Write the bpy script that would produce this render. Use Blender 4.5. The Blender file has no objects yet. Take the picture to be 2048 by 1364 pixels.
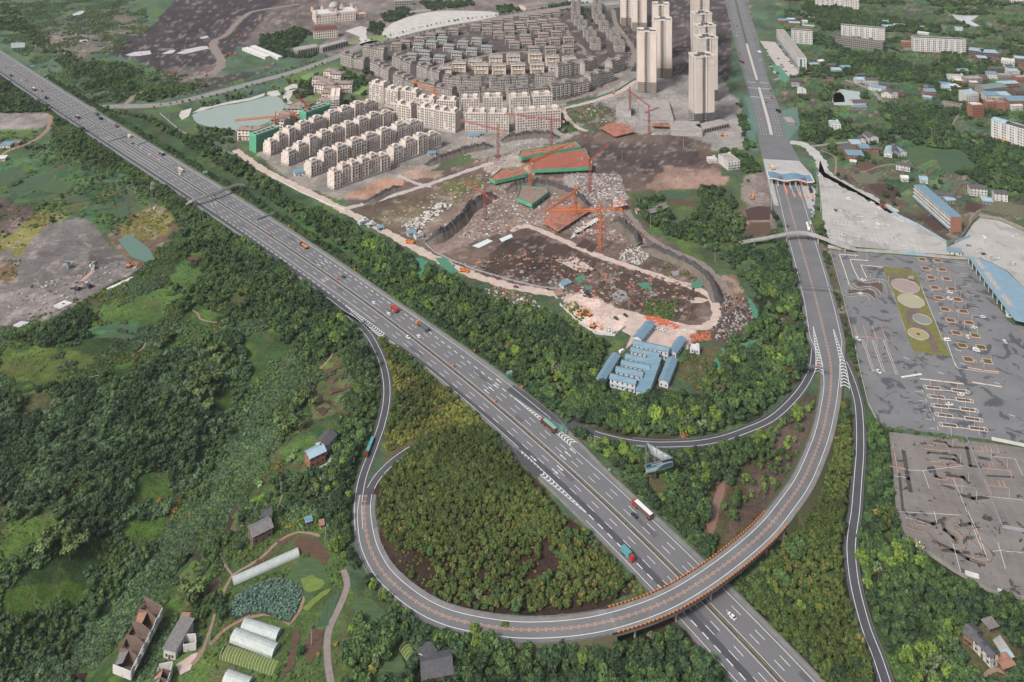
import bpy,bmesh,math,random
import numpy as np
from mathutils import Vector,Matrix,noise as mnoise
random.seed(7); RNG=np.random.default_rng(7)
SC=bpy.context.scene
COL=SC.collection
CH,CF,CY=400.0,1711.0,-380.0 
cam=bpy.data.cameras.new('camera'); camo=bpy.data.objects.new('camera',cam); COL.objects.link(camo)
cam.sensor_width=36; cam.lens=36*CF/2048; cam.shift_y=-(682-CY)/2048
cam.clip_start=1; cam.clip_end=20000
camo.location=(0,0,CH); camo.rotation_euler=(math.pi/2,0,0)
SC.camera=camo
SUN_EL,SUN_AZ=math.radians(46),math.radians(222)
w=bpy.data.worlds.new('World'); SC.world=w; w.use_nodes=True
nt=w.node_tree; nt.nodes.clear()
sky=nt.nodes.new('ShaderNodeTexSky'); sky.sky_type='NISHITA'; sky.sun_disc=False
sky.sun_elevation=SUN_EL; sky.sun_rotation=SUN_AZ; sky.air_density=1.0; sky.dust_density=6.0; sky.ozone_density=1.0
bgn=nt.nodes.new('ShaderNodeBackground'); bgn.inputs[1].default_value=0.065
won=nt.nodes.new('ShaderNodeOutputWorld')
hs=nt.nodes.new('ShaderNodeHueSaturation'); hs.inputs['Saturation'].default_value=.8 
nt.links.new(sky.outputs[0],hs.inputs['Color']); nt.links.new(hs.outputs[0],bgn.inputs[0]); nt.links.new(bgn.outputs[0],won.inputs[0])
sl=bpy.data.lights.new('sun','SUN'); sl.energy=1.5; sl.angle=math.radians(11); sl.color=(1,.985,.96)
so=bpy.data.objects.new('sun',sl); COL.objects.link(so)
sd=Vector((math.sin(SUN_AZ)*math.cos(SUN_EL),math.cos(SUN_AZ)*math.cos(SUN_EL),math.sin(SUN_EL)))
so.rotation_euler=sd.to_track_quat('Z','Y').to_euler(); so.location=(0,0,900)
SC.view_settings.view_transform='Standard'; SC.view_settings.look='None'
SC.view_settings.exposure=1.45; SC.view_settings.gamma=1.0; SC.view_settings.use_curve_mapping=False
SC.cycles.max_bounces=5; SC.cycles.diffuse_bounces=2; SC.cycles.glossy_bounces=2; SC.cycles.volume_bounces=0
SC.cycles.transmission_bounces=2; SC.cycles.transparent_max_bounces=6
SC.cycles.use_denoising=True
VAL=[(660,660),(520,765),(430,865),(335,975),(215,1130),(70,1310),(-40,1450)]
def gp(px,py,z=0.0):
 y=CF*(CH-z)/(py-CY)
 return((px-1024)/CF*y,y,z)
MND=gp(930,1000)
VALW=np.array([gp(*p)[:2]for p in VAL])
def seg_dist(x,y,pl):
 best=np.full(np.shape(x),1e9); tt=np.zeros(np.shape(x)); n=len(pl)-1
 for i in range(n):
  a,b=pl[i],pl[i+1]; d=b-a; L=(d**2).sum()
  t=np.clip(((x-a[0])*d[0]+(y-a[1])*d[1])/L,0,1)
  q=np.hypot(x-a[0]-t*d[0],y-a[1]-t*d[1])
  m=q<best; best=np.where(m,q,best); tt=np.where(m,(i+t)/n,tt)
 return best,tt
def hz(x,y):
 x=np.asarray(x,float); y=np.asarray(y,float)
 d,t=seg_dist(x,y,VALW)
 return-24.0*np.exp(-(d/36.0)**2)*np.clip(t*4.5,0,1)+6.0*np.exp(-((x-MND[0])**2+(y-MND[1])**2)/620.0)
def G(px,py,dz=0.0):
 z=0.0
 for _ in range(6):
  p=gp(px,py,z); z=float(hz(p[0],p[1]))
 return(p[0],p[1],z+dz)
def sc(py):return(py-CY)/CH 
class MB:
 def __init__(s):s.v,s.f,s.m=[],[],[]
 def add(s,vs,fs,mi=0):
  o=len(s.v); s.v.extend(vs); s.f.extend([tuple(i+o for i in q)for q in fs]); s.m.extend([mi]*len(fs))
 def box(s,x0,x1,y0,y1,z0,z1,mi=0,top=None,bottom=False):
  vs=[(x0,y0,z0),(x1,y0,z0),(x1,y1,z0),(x0,y1,z0),(x0,y0,z1),(x1,y0,z1),(x1,y1,z1),(x0,y1,z1)]
  s.add(vs,[(0,1,5,4),(1,2,6,5),(2,3,7,6),(3,0,4,7)],mi)
  s.add(vs[4:],[(0,1,2,3)],mi if top is None else top)
  if bottom:s.add(vs[:4],[(3,2,1,0)],mi)
 def prism(s,poly,z0,z1,mi=0,top=None):
  n=len(poly)
  if sum(poly[i][0]*poly[(i+1)%n][1]-poly[(i+1)%n][0]*poly[i][1]for i in range(n))<0:poly=poly[::-1]
  vs=[(p[0],p[1],z0)for p in poly]+[(p[0],p[1],z1)for p in poly]
  s.add(vs,[(i,(i+1)%n,n+(i+1)%n,n+i)for i in range(n)],mi)
  s.add(vs[n:],[tuple(range(n))],mi if top is None else top)
 def gable(s,x0,x1,y0,y1,z0,h,mi=0,over=.4,wall=None):
  ym=(y0+y1)/2
  if wall is not None:
   for x in(x0,x1):s.add([(x,y0,z0),(x,y1,z0),(x,ym,z0+h)],[(0,1,2)],wall)
  a,b=x0-over,x1+over; c,d=y0-over,y1+over; e=-over*h/max(.1,(y1-y0)/2)
  t=.18
  vs=[(a,c,z0+e+t),(b,c,z0+e+t),(b,ym,z0+h+t),(a,ym,z0+h+t),(b,d,z0+e+t),(a,d,z0+e+t),
   (a,c,z0+e),(b,c,z0+e),(b,ym,z0+h),(a,ym,z0+h),(b,d,z0+e),(a,d,z0+e)]
  s.add(vs,[(0,1,2,3),(3,2,4,5),(6,7,1,0),(4,10,11,5),(7,8,2,1),(8,10,4,2),(9,6,0,3),(11,9,3,5),(7,6,9,8),(8,9,11,10)],mi)
 def hip(s,x0,x1,y0,y1,z0,h,mi=0,over=.6):
  x0-=over; x1+=over; y0-=over; y1+=over
  W,D=x1-x0,y1-y0; k=min(W,D)*.42
  if W>=D:r=[(x0+k,(y0+y1)/2),(x1-k,(y0+y1)/2)]
  else:r=[((x0+x1)/2,y0+k),((x0+x1)/2,y1-k)]
  t=.25
  vs=[(x0,y0,z0+t),(x1,y0,z0+t),(x1,y1,z0+t),(x0,y1,z0+t),(r[0][0],r[0][1],z0+h),(r[1][0],r[1][1],z0+h),
   (x0,y0,z0),(x1,y0,z0),(x1,y1,z0),(x0,y1,z0)]
  if W>=D:fs=[(0,1,5,4),(1,2,5),(2,3,4,5),(3,0,4)]
  else:fs=[(0,1,4),(1,2,5,4),(2,3,5),(3,0,4,5)]
  s.add(vs,fs+[(6,7,1,0),(7,8,2,1),(8,9,3,2),(9,6,0,3),(9,8,7,6)],mi)
 def bar(s,a,b,r,mi=0,n=4):
  a=Vector(a); b=Vector(b); d=(b-a)
  if d.length<1e-6:return
  d.normalize(); u=d.orthogonal().normalized()if abs(d.z)>.9 else d.cross(Vector((0,0,1))).normalized(); w=d.cross(u)
  vs=[]
  for p in(a,b):
   for k in range(n):
    an=2*math.pi*(k+.5)/n
    vs.append(tuple(p+(u*math.cos(an)+w*math.sin(an))*r))
  s.add(vs,[(k,(k+1)%n,n+(k+1)%n,n+k)for k in range(n)]+[tuple(range(n))[::-1],tuple(range(n,2*n))],mi)
 def cyl(s,c,r,z0,z1,mi=0,n=10,r1=None,cap=True):
  r1=r if r1 is None else r1
  vs=[(c[0]+r*math.cos(6.2832*k/n),c[1]+r*math.sin(6.2832*k/n),z0)for k in range(n)]+[(c[0]+r1*math.cos(6.2832*k/n),c[1]+r1*math.sin(6.2832*k/n),z1)for k in range(n)]
  s.add(vs,[(k,(k+1)%n,n+(k+1)%n,n+k)for k in range(n)]+([tuple(range(n,2*n))]if cap else[]),mi)
 def quad(s,a,b,c,d,mi=0):s.add([a,b,c,d],[(0,1,2,3)],mi)
 def mesh(s,name,mats):
  me=bpy.data.meshes.new(name); me.from_pydata(s.v,[],s.f)
  for m in mats:me.materials.append(m)
  if len(mats)>1:me.polygons.foreach_set('material_index',s.m)
  me.update(); return me
def put(o,parent=None,loc=None,rz=None,**kw):
 COL.objects.link(o)
 if parent is not None:o.parent=parent
 if loc is not None:o.location=loc
 if rz is not None:o.rotation_euler=(0,0,rz)
 for k,v in kw.items():
  if v is not None:o[k]=v
 return o
def obj(name,mb,mats,parent=None,loc=None,rz=None,**kw):
 if not isinstance(mats,(list,tuple)):mats=[mats]
 me=mb if isinstance(mb,bpy.types.Mesh)else mb.mesh(name,mats)
 return put(bpy.data.objects.new(name,me),parent,loc,rz,**kw)
def thing(name,label,cat,loc=(0,0,0),rz=0.0,group=None):
 return put(bpy.data.objects.new(name,None),None,loc,rz,label=label,category=cat,group=group)
def dup(root,loc,rz,label=None,group=None,scale=None):
 r=root.copy(); COL.objects.link(r); r.location=loc; r.rotation_euler=(0,0,rz)
 if label:r['label']=label
 if group:r['group']=group
 if scale:r.scale=scale if isinstance(scale,tuple)else(scale,)*3
 for ch in root.children:
  c=ch.copy(); COL.objects.link(c); c.parent=r
  for g in ch.children:
   d=g.copy(); COL.objects.link(d); d.parent=c
 return r
NTH='first second third fourth fifth sixth seventh eighth ninth tenth eleventh twelfth thirteenth fourteenth fifteenth sixteenth seventeenth eighteenth nineteenth twentieth'.split()
def lin(c):return tuple(((v/255)/12.92 if v/255<=.04045 else((v/255+.055)/1.055)**2.4)for v in c)
KA=.60 
def alb(c):return tuple(v*KA for v in lin(c))
MATS={}
def M(name,c,c2=None,sc_=.25,var=.18,rough=.85,bump=0.0,stretch=None,metal=0.0,fine=2.5,spec=.3):
 if name in MATS:return MATS[name]
 m=bpy.data.materials.new(name); m.use_nodes=True; MATS[name]=m
 t=m.node_tree; L=t.links; b=t.nodes['Principled BSDF']
 b.inputs['Roughness'].default_value=rough; b.inputs['Metallic'].default_value=metal
 b.inputs['Specular IOR Level'].default_value=spec
 c=alb(c); c2=alb(c2)if c2 else tuple(v*(1-var)for v in c)
 g=t.nodes.new('ShaderNodeNewGeometry'); src=g.outputs['Position']
 if stretch:
  mp=t.nodes.new('ShaderNodeMapping'); mp.inputs['Scale'].default_value=stretch; L.new(src,mp.inputs[0]); src=mp.outputs[0]
 n1=t.nodes.new('ShaderNodeTexNoise'); n1.inputs['Scale'].default_value=sc_; n1.inputs['Detail'].default_value=5; n1.inputs['Roughness'].default_value=.65
 L.new(src,n1.inputs['Vector'])
 r1=t.nodes.new('ShaderNodeMapRange'); r1.inputs[1].default_value=.35; r1.inputs[2].default_value=.65; L.new(n1.outputs[0],r1.inputs[0])
 mx=t.nodes.new('ShaderNodeMix'); mx.data_type='RGBA'; mx.inputs['A'].default_value=(*c,1); mx.inputs['B'].default_value=(*c2,1)
 L.new(r1.outputs[0],mx.inputs['Factor'])
 n2=t.nodes.new('ShaderNodeTexNoise'); n2.inputs['Scale'].default_value=sc_*0+fine; n2.inputs['Detail'].default_value=2; L.new(g.outputs['Position'],n2.inputs['Vector'])
 r2=t.nodes.new('ShaderNodeMapRange'); r2.inputs[3].default_value=1-var*.7; r2.inputs[4].default_value=1+var*.7; L.new(n2.outputs[0],r2.inputs[0])
 sx=t.nodes.new('ShaderNodeVectorMath'); sx.operation='SCALE'; L.new(mx.outputs['Result'],sx.inputs[0]); L.new(r2.outputs[0],sx.inputs['Scale'])
 L.new(sx.outputs[0],b.inputs['Base Color'])
 if bump:
  bu=t.nodes.new('ShaderNodeBump'); bu.inputs['Strength'].default_value=bump; bu.inputs['Distance'].default_value=.3
  L.new(n2.outputs[0],bu.inputs['Height']); L.new(bu.outputs[0],b.inputs['Normal'])
 return m
def crom(P,step):
 P=np.array(P,float); n=len(P)
 Q=np.vstack([2*P[0]-P[1],P,2*P[-1]-P[-2]]); out=[]
 for i in range(n-1):
  a,b,c,d=Q[i],Q[i+1],Q[i+2],Q[i+3]
  k=max(1,int(np.linalg.norm((c-b)[:2])/step))
  for j in range(k):
   t=j/k
   out.append(.5*(2*b+(c-a)*t+(2*a-5*b+4*c-d)*t*t+(3*b-a-3*c+d)*t**3))
 out.append(P[-1]); return np.array(out)
class Path:
 def __init__(s,pts,step=3.0,world=False):
  s.p=crom(pts if world else[gp(*q)if len(q)==3 else G(*q)for q in pts],step)
  d=np.gradient(s.p[:,:2],axis=0); d/=np.linalg.norm(d,axis=1)[:,None]+1e-9
  s.t=d; s.n=np.stack([d[:,1],-d[:,0]],1)
  s.s=np.r_[0,np.cumsum(np.linalg.norm(np.diff(s.p[:,:2],axis=0),axis=1))]
  s.L=s.s[-1]
 def at(s,q,off=0.0,dz=0.0):
  p=[np.interp(q,s.s,s.p[:,k])for k in range(3)]; n=[np.interp(q,s.s,s.n[:,k])for k in range(2)]
  return(p[0]+n[0]*off,p[1]+n[1]*off,p[2]+dz)
 def head(s,q):return math.atan2(np.interp(q,s.s,s.t[:,1]),np.interp(q,s.s,s.t[:,0]))
 def near(s,x,y):return float(s.s[((s.p[:,0]-x)**2+(s.p[:,1]-y)**2).argmin()])
def fo(o,q):return o(q)if callable(o)else o
def ribbon(mb,P,a,b,mi=0,dz=0.0,s0=0,s1=None,blk=True,step=4.0):
 s1=P.L if s1 is None else s1; n=max(2,int((s1-s0)/step)+1); pr=None
 for q in np.linspace(s0,s1,n):
  u,v=P.at(q,fo(a,q),dz),P.at(q,fo(b,q),dz)
  if pr:
   mb.quad(pr[0],u,v,pr[1],mi)if False else mb.add([pr[1],v,u,pr[0]],[(0,1,2,3)],mi)
   if blk:block([pr[0][:2],u[:2],v[:2],pr[1][:2]])
  pr=(u,v)
def wallrib(mb,P,off,wd,z0,z1,mi=0,s0=0,s1=None,step=6.0):
 s1=P.L if s1 is None else s1; n=max(2,int((s1-s0)/step)+1); pr=None
 for q in np.linspace(s0,s1,n):
  c=[P.at(q,fo(off,q)-wd/2,z0),P.at(q,fo(off,q)+wd/2,z0),P.at(q,fo(off,q)+wd/2,z1),P.at(q,fo(off,q)-wd/2,z1)]
  if pr:
   for k in((0,3),(3,2),(2,1)):mb.add([pr[k[0]],c[k[0]],c[k[1]],pr[k[1]]],[(0,1,2,3)],mi)
  pr=c
def dashes(mb,P,off,wd,on,gap,s0=0,s1=None,mi=0,dz=.03):
 s1=P.L if s1 is None else s1; q=s0
 while q<s1:
  e=min(q+on,s1); k=max(1,int(on/5))
  for j in range(k):
   a,b=q+(e-q)*j/k,q+(e-q)*(j+1)/k
   mb.add([P.at(a,fo(off,a)+wd/2,dz),P.at(b,fo(off,b)+wd/2,dz),P.at(b,fo(off,b)-wd/2,dz),P.at(a,fo(off,a)-wd/2,dz)],[(0,1,2,3)],mi)
  q+=on+gap
BX0,BX1,BY0,BY1=-1400,1400,300,2100
BLK=np.zeros((BY1-BY0,BX1-BX0),bool)
def inpoly(x,y,poly):
 r=np.zeros(np.shape(x),bool); n=len(poly)
 for i in range(n):
  x0,y0=poly[i][:2]; x1,y1=poly[(i+1)%n][:2]
  if y0==y1:continue
  r^=((y0>y)!=(y1>y))&(x<(x1-x0)*(y-y0)/(y1-y0)+x0)
 return r
def block(poly,pad=1):
 xs=[p[0]for p in poly]; ys=[p[1]for p in poly]
 i0,i1=max(0,int(min(xs)-BX0)-pad),min(BLK.shape[1],int(max(xs)-BX0)+pad+1)
 j0,j1=max(0,int(min(ys)-BY0)-pad),min(BLK.shape[0],int(max(ys)-BY0)+pad+1)
 if i1<=i0 or j1<=j0:return
 X,Y=np.meshgrid(np.arange(i0,i1)+BX0+.5,np.arange(j0,j1)+BY0+.5)
 BLK[j0:j1,i0:i1]|=inpoly(X,Y,poly)
def blocked(x,y):
 i=np.clip((np.asarray(x)-BX0).astype(int),0,BLK.shape[1]-1); j=np.clip((np.asarray(y)-BY0).astype(int),0,BLK.shape[0]-1)
 return BLK[j,i]
def blockrect(x,y,rz,w,d,pad=.5):
 c,s=math.cos(rz),math.sin(rz); w=w/2+pad; d=d/2+pad
 block([(x+a*c-b*s,y+a*s+b*c)for a,b in((-w,-d),(w,-d),(w,d),(-w,d))])
def sheet(name,polypx,mat,dz,parent=None,blk=True,label=None,smooth=0,rag=0,**kw):
 pts=[G(*p)for p in polypx]
 if rag:
  q_=[]
  for i in range(len(pts)):
   a,b=pts[i],pts[(i+1)%len(pts)]; n_=max(1,int(math.dist(a[:2],b[:2])/2.2))
   for k in range(n_):q_.append((a[0]+(b[0]-a[0])*k/n_+random.uniform(-rag,rag),a[1]+(b[1]-a[1])*k/n_+random.uniform(-rag,rag),a[2]))
  pts=q_
 if smooth:
  pts=[tuple(q)for q in crom(pts+[pts[0]],smooth)[:-1]]
 if blk:block(pts)
 bm=bmesh.new(); vs=[bm.verts.new((p[0],p[1],dz+(p[2]if abs(p[2])>.02 else 0)))for p in pts]; f=bm.faces.new(vs)
 if f.normal.z<0 or sum(pts[i][0]*pts[(i+1)%len(pts)][1]-pts[(i+1)%len(pts)][0]*pts[i][1]for i in range(len(pts)))<0:bmesh.ops.reverse_faces(bm,faces=[f])
 bmesh.ops.triangulate(bm,faces=bm.faces[:])
 me=bpy.data.meshes.new(name); bm.to_mesh(me); bm.free(); me.materials.append(mat)
 kw.setdefault('kind','structure' if label is None else None)
 return put(bpy.data.objects.new(name,me),parent,label=label,**kw)
def vnoise(x,y,scale,seed=0):
 r=np.random.default_rng(seed).random((256,256)); u=x/scale; v=y/scale
 i=np.floor(u).astype(int); j=np.floor(v).astype(int); a=u-i; b=v-j; a=a*a*(3-2*a); b=b*b*(3-2*b)
 g=lambda p,q:r[np.mod(q,256),np.mod(p,256)]
 return(g(i,j)*(1-a)+g(i+1,j)*a)*(1-b)+(g(i,j+1)*(1-a)+g(i+1,j+1)*a)*b
# ================================================================ the setting: roads
asph=M('asphalt',(120,120,121),(108,108,110),sc_=.06,var=.10,fine=1.2,rough=.9,stretch=(1,1,1))
asphd=M('dark_asphalt',(84,85,89),(74,75,80),sc_=.08,var=.12,fine=1.2,rough=.9)
shld=M('concrete_shoulder',(140,137,134),(120,118,116),sc_=.15,var=.15,rough=.9)
white=M('white_paint',(243,243,241),(225,225,225),sc_=.8,var=.08,rough=.6)
orange=M('orange_paint',(226,152,112),(214,170,140),sc_=.8,var=.12,rough=.6)
conc=M('concrete',(190,186,182),(160,157,153),sc_=.2,var=.15,rough=.9)
soil=M('brown_soil',(104,84,74),(84,70,62),sc_=.3,var=.3,rough=1,bump=.5)
steel=M('galvanised_steel',(150,153,157),(125,128,132),sc_=.5,var=.12,rough=.5,metal=.3)
dark=M('dark_opening',(42,42,46),(58,58,62),sc_=.4,var=.3,rough=.6)
grassy=M('slope_grass',(78,92,58),(96,84,64),sc_=.12,var=.4,rough=1,bump=.5)
_d=np.array([.7003158,-.71383316]); _n=np.array([.71383316,.7003158])
_pc=[-61.19680981,169.00882834,-151.11732914,82.82366774,-.4976529]
_s=np.arange(-250,1930,30.0)
_ax=np.array([-1121.92771,1649.15663])+np.outer(_s,_d)+np.outer(np.polyval(_pc,_s/1000),_n)
X=Path([(p[0],p[1],0)for p in _ax],5,world=True)
xs=lambda px,py:X.near(*gp(px,py)[:2])
XO=xs(0,122)-418
X.n=-X.n 
st=lambda q:q+XO
def tab(keys,vals,off=0):return lambda q:float(np.interp(q-XO,keys,vals))+off
Rr=tab([0,1400,1520,1575,1606,1640,1950],[19,18.8,22.6,23,20,16.6,16.2])
Rl=tab([0,1380,1440,1480,1575,1600,1700,1950],[-21.5,-21.5,-17,-15.4,-15.6,-20.5,-20,-20])
mb=MB(); ribbon(mb,X,Rl,Rr,0,.10,step=8)
ribbon(mb,X,tab([0,1380,1440,1480,1600,1950],[-15,-15,-13.6,-11,-9.9,-9.9]),tab([0,1380,1440,1480,1600,1950],[-19,-19,-14,-14,-13.6,-13.6]),1,.125,blk=False,step=8)
ribbon(mb,X,Rl,lambda q:Rl(q)+1.6,2,.13,blk=False,step=8)
ribbon(mb,X,lambda q:Rr(q)-2.4,Rr,2,.13,blk=False,step=8)
worn=M('worn_asphalt',(109,109,112),(118,118,121),sc_=.12,var=.12,fine=1.6,rough=.85)
for o_ in(2.4,3.6,6.0,7.2,9.7,10.9,-3.6,-4.9,-7.4,-8.6):
 ribbon(mb,X,o_-.38,o_+.38,3,.115,blk=False,step=14)
for q_ in(712,748,790):
 for a_,b_ in((-20,-2.4),(1,17)):mb.add([X.at(st(q_),a_,.14),X.at(st(q_),b_,.14),X.at(st(q_)+.9,b_,.14),X.at(st(q_)+.9,a_,.14)],[(0,1,2,3)],2)
for i_ in range(26):
 q_=st(500+53*i_); o_=(3,-4.5,6.6,-8.2,10.3)[i_%5]; mb.add([X.at(q_,o_-1.4,.12),X.at(q_+7+i_%4*4,o_-1.4,.12),X.at(q_+7+i_%4*4,o_+1.4,.12),X.at(q_,o_+1.4,.12)],[(0,1,2,3)],4)
ew=obj('expressway',mb,[asph,asphd,shld,worn,M('patched_asphalt',(100,100,104),(92,92,96),sc_=.3,var=.12,fine=1.2)],kind='structure')
mk=MB()
S=lambda off,wd,on,gap,a,b:dashes(mk,X,off,wd,on,gap,st(a),st(b),dz=.16)
ph=1522.0 
def ds(off,a,b,wd=.28):
 a=ph-math.floor((ph-a)/15)*15
 S(off,wd,6,9,a,b)
S(.95,.26,5,0,-200,1900); S(-2.2,.26,5,0,-200,1900)
R1,R2,R3=tab([0,1300,1520,1640,1950],[4.2,4.4,5.4,4.9,4.8]),tab([0,1300,1520,1640,1950],[8.05,8.2,9.3,8.8,8.6]),tab([0,1300,1520,1620,1950],[11.9,12.3,13.3,12.7,12.4])
solid=[(880,1005)]
for o in(R1,R2):ds(o,1010,1900); ds(o,-200,880)
for o in(R1,R2,R3):S(o,.3,5,0,885,1003)
ds(R3,1010,1285); ds(R3,-200,880)
S(R3,.5,4.2,3.6,1292,1545)
S(tab([0,1380,1520,1575,1590,1620,1950],[15.6,15.9,19.2,19.4,17,12.9,12.4]),.28,5,0,-200,1577)
S(R3,.28,5,0,1603,1900)
L1,L2,L3,L4=tab([0,1180,1300,1420,1950],[-6.4,-6.5,-6.8,-6.0,-6.1]),tab([0,1180,1300,1430,1950],[-10.3,-10.3,-11.2,-9.7,-9.8]),tab([0,1180,1400,1950],[-14.4,-14.6,-14.8,-13.8]),tab([0,1380,1440,1480,1590,1625,1950],[-19,-19.2,-15,-13.2,-13.4,-17.6,-17.4])
ds(L1,-200,860); ds(L1,1010,1900); S(L1,.3,5,0,865,1003); ds(L2,-200,860); ds(L2,1010,1185); S(L2,.3,5,0,865,1003)
S(L2,.3,5,0,1195,1410); ds(L2,1425,1900)
S(L3,.3,5,0,860,1150); ds(L3,-200,850); S(L3,.5,4.2,3.6,1160,1372)
S(L4,.28,5,0,-200,1392); S(L4,.28,5,0,1436,1583); S(L4,.28,5,0,1650,1900)
S(tab([0,1950],[-13.7,-13.7]),.5,4.2,3.6,1648,1900)
def arrow(mb,P,q,off,sgn=1,dz=.165,L=6.0,w=1.0,sw=.24):
 f=lambda a,b:P.at(q+sgn*a,off+sgn*b,dz)
 mb.add([f(-L/2,-sw),f(L*.12,-sw),f(L*.12,sw),f(-L/2,sw)],[(0,1,2,3)if sgn>0 else(0,1,2,3)])
 mb.add([f(L*.12,-w*.6),f(L/2,0),f(L*.12,w*.6)],[(0,1,2)])
def fixnormals(mb):
 for i,f in enumerate(mb.f):
  p=[mb.v[k]for k in f]; a=sum(p[k][0]*p[(k+1)%len(p)][1]-p[(k+1)%len(p)][0]*p[k][1]for k in range(len(p)))
  if a<0:mb.f[i]=f[::-1]
for q in(1306,1529,1606):
 for o in(2.9,6.7,10.5):arrow(mk,X,st(q),o*(1 if q<1400 else 1.08),-1)
for q in(1128,1330,1612):
 for o in(-4.2,-8.2):arrow(mk,X,st(q),o,1)
arrow(mk,X,st(1526),16.5,-1); arrow(mk,X,st(1596),-11.9,1)
def chevrons(mb,P,qa,qb,fa,fb,n,w=1.0,dz=.165,lean=1.0,sides=True):
 for i in range(n):
  q=qa+(qb-qa)*(i+.3)/n; a,b=fa(q),fb(q); m=(a+b)/2; k=abs(b-a)*.35*lean
  for u,v in((a,m),(b,m)):
   mb.add([P.at(q,u,dz),P.at(q+w,u,dz),P.at(q+k+w,v,dz),P.at(q+k,v,dz)],[(0,1,2,3)])
 if sides:
  for f in(fa,fb):dashes(mb,P,f,.3,5,0,min(qa,qb),max(qa,qb),dz=dz+.003)
chevrons(mk,X,st(1546),st(1603),lambda q:R3(q)+.1,tab([1546,1575,1603],[13.5,15.4,18.2]),22,w=.75,lean=-1)
chevrons(mk,X,st(1374),st(1428),lambda q:L2(q)-4.0+min(1,(q-st(1374))/54)*.6,tab([1374,1428],[-15.0,-18.2]),20,w=.75)
chevrons(mk,X,st(1586),st(1646),lambda q:-13.7,tab([1586,1646],[-19.0,-14.1]),20,w=.75)
fixnormals(mk); obj('road_marking',mk,white,ew,kind='structure')
mb=MB(); ribbon(mb,X,-1.5,.55,0,.2,step=10,blk=False); obj('median_strip',mb,soil,kind='structure')
def rail(P,off,a,b,label,post=8,kerb=False):
 t=thing('guardrail',label,'guardrail',P.at((a+b)/2,fo(off,(a+b)/2)),group='steel guardrails along the roads')
 o=Vector(t.location); r=MB()
 wallrib(r,P,off,.16,.5,.9,0,a,b)
 r.v=[(v[0]-o.x,v[1]-o.y,v[2]-o.z)for v in r.v]; obj('rail',r,steel,t)
 p=MB(); q=a
 while q<b:
  c=P.at(q,fo(off,q)); p.box(c[0]-.1-o.x,c[0]+.1-o.x,c[1]-.1-o.y,c[1]+.1-o.y,-.1,.8); q+=post
 obj('posts',p,steel,t,kind='stuff')
TP=[(1566,360,0),(1571.5,385,0),(1577,403.5,0),(1596,473.5,0),(1616,541,0),(1635,611,0),(1651,678.5,0),(1661,727,0.2),(1661.5,777,.8),(1654,824.5,1.8),(1643.5,869.5,3),
 (1624,922,4.4),(1601,969.5,5.8),(1563.5,1022,6.8),(1536,1055.5,7),(1499,1090.5,7.2),(1449,1130.5,7.3),(1399,1165.5,7.3),(1349,1195,7.2),(1299,1217.5,7),(1236.5,1238,6.5),
 (1174,1252,5.6),(1100,1259.5,4.4),(1024,1259,3.2),(937,1246,2),(877,1228,1.3),(824.5,1198.5,.8),(774.5,1155.5,.4),(749.5,1118,.2),(734.5,1078,0),(728,1023,0),(732,990,0)]
T=Path(TP,3)
tpos=[T.near(*gp(*p)[:2])for p in TP]
def ts(px,py,z=0):return T.near(*gp(px,py,z)[:2])
tq=lambda keys,vals,off=0:(lambda q:float(np.interp(q,keys,vals))+off)
ky=[tpos[1],tpos[3],tpos[5],tpos[6],tpos[7],tpos[8],tpos[10],tpos[-3],tpos[-1]]
Twi=tq(ky,[8.2,9,9.7,11.2,5.6,4.4,4.0,3.9,3.4]); Two=tq(ky,[-15,-14.3,-12.6,-11.7,-6.2,-4.6,-4.3,-4.2,-3.4])
Tsi=lambda q:Twi(q)+2.6; Tso=lambda q:Two(q)-2.6
BR0,BR1=ts(1548,1043,7),ts(1219,1240,6.4)
mb=MB(); ribbon(mb,T,Tso,Tsi,0,.16,0,BR0); ribbon(mb,T,Tso,Tsi,0,.16,BR1,T.L)
ribbon(mb,T,lambda q:Twi(q)+.4,Tsi,1,.19,tpos[8],BR0,blk=False); ribbon(mb,T,Tso,lambda q:Two(q)-.4,1,.19,tpos[8],BR0,blk=False)
ribbon(mb,T,lambda q:Twi(q)+.4,Tsi,1,.19,BR1,T.L-25,blk=False)
loop=obj('loop_road',mb,[asph,shld],kind='structure')
mk=MB(); mo=MB(); bk=MB(); bo=MB()
def tline(a,b,m1,m2):
 dashes(m1,T,Twi,.3,5,0,a,b,dz=.24); dashes(m1,T,Two,.3,5,0,a,b,dz=.24)
 for o in(-.3,.3):dashes(m2,T,o,.2,5,0,a,b,dz=.24)
 q=a
 while q<b:
  for o in(-.75,.75):dashes(m1,T,o,.14,.9,0,q,q+.9,dz=.24)
  q+=4
tline(0,BR0,mk,mo); tline(BR1,T.L,mk,mo); tline(BR0,BR1,bk,bo)
chevrons(mk,T,tpos[6]-14,tpos[7]+16,tq([tpos[6]-14,tpos[7]+16],[7.0,5.6]),tq([tpos[6]-14,tpos[7]+16],[7.3,11.0]),17,dz=.25,w=.9,lean=-1)
chevrons(mk,T,tpos[6]-14,tpos[7]+26,tq([tpos[6]-14,tpos[7]+26],[-7.4,-6.2]),tq([tpos[6]-14,tpos[7]+26],[-7.7,-12.0]),19,dz=.25,w=.9,lean=-1)
for m in(mk,mo,bk,bo):fixnormals(m)
obj('road_marking',mk,white,loop,kind='structure'); obj('road_marking',mo,orange,loop,kind='structure')
A=Path([(655,597),(690,623),(718,648),(736,668),(748,687),(764.5,724.5),(773,764.5),(773,802),(764.5,844.5),(752,882),(737,922),(726,952),(719.5,982),(716,1019),(718,1060)],4)
B=Path([(733,1010),(741,978),(757,952),(778,930),(806,908),(845,886),(900,872),(950,872),(1000,886),(1040,915),(1080,950)],4)
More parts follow.
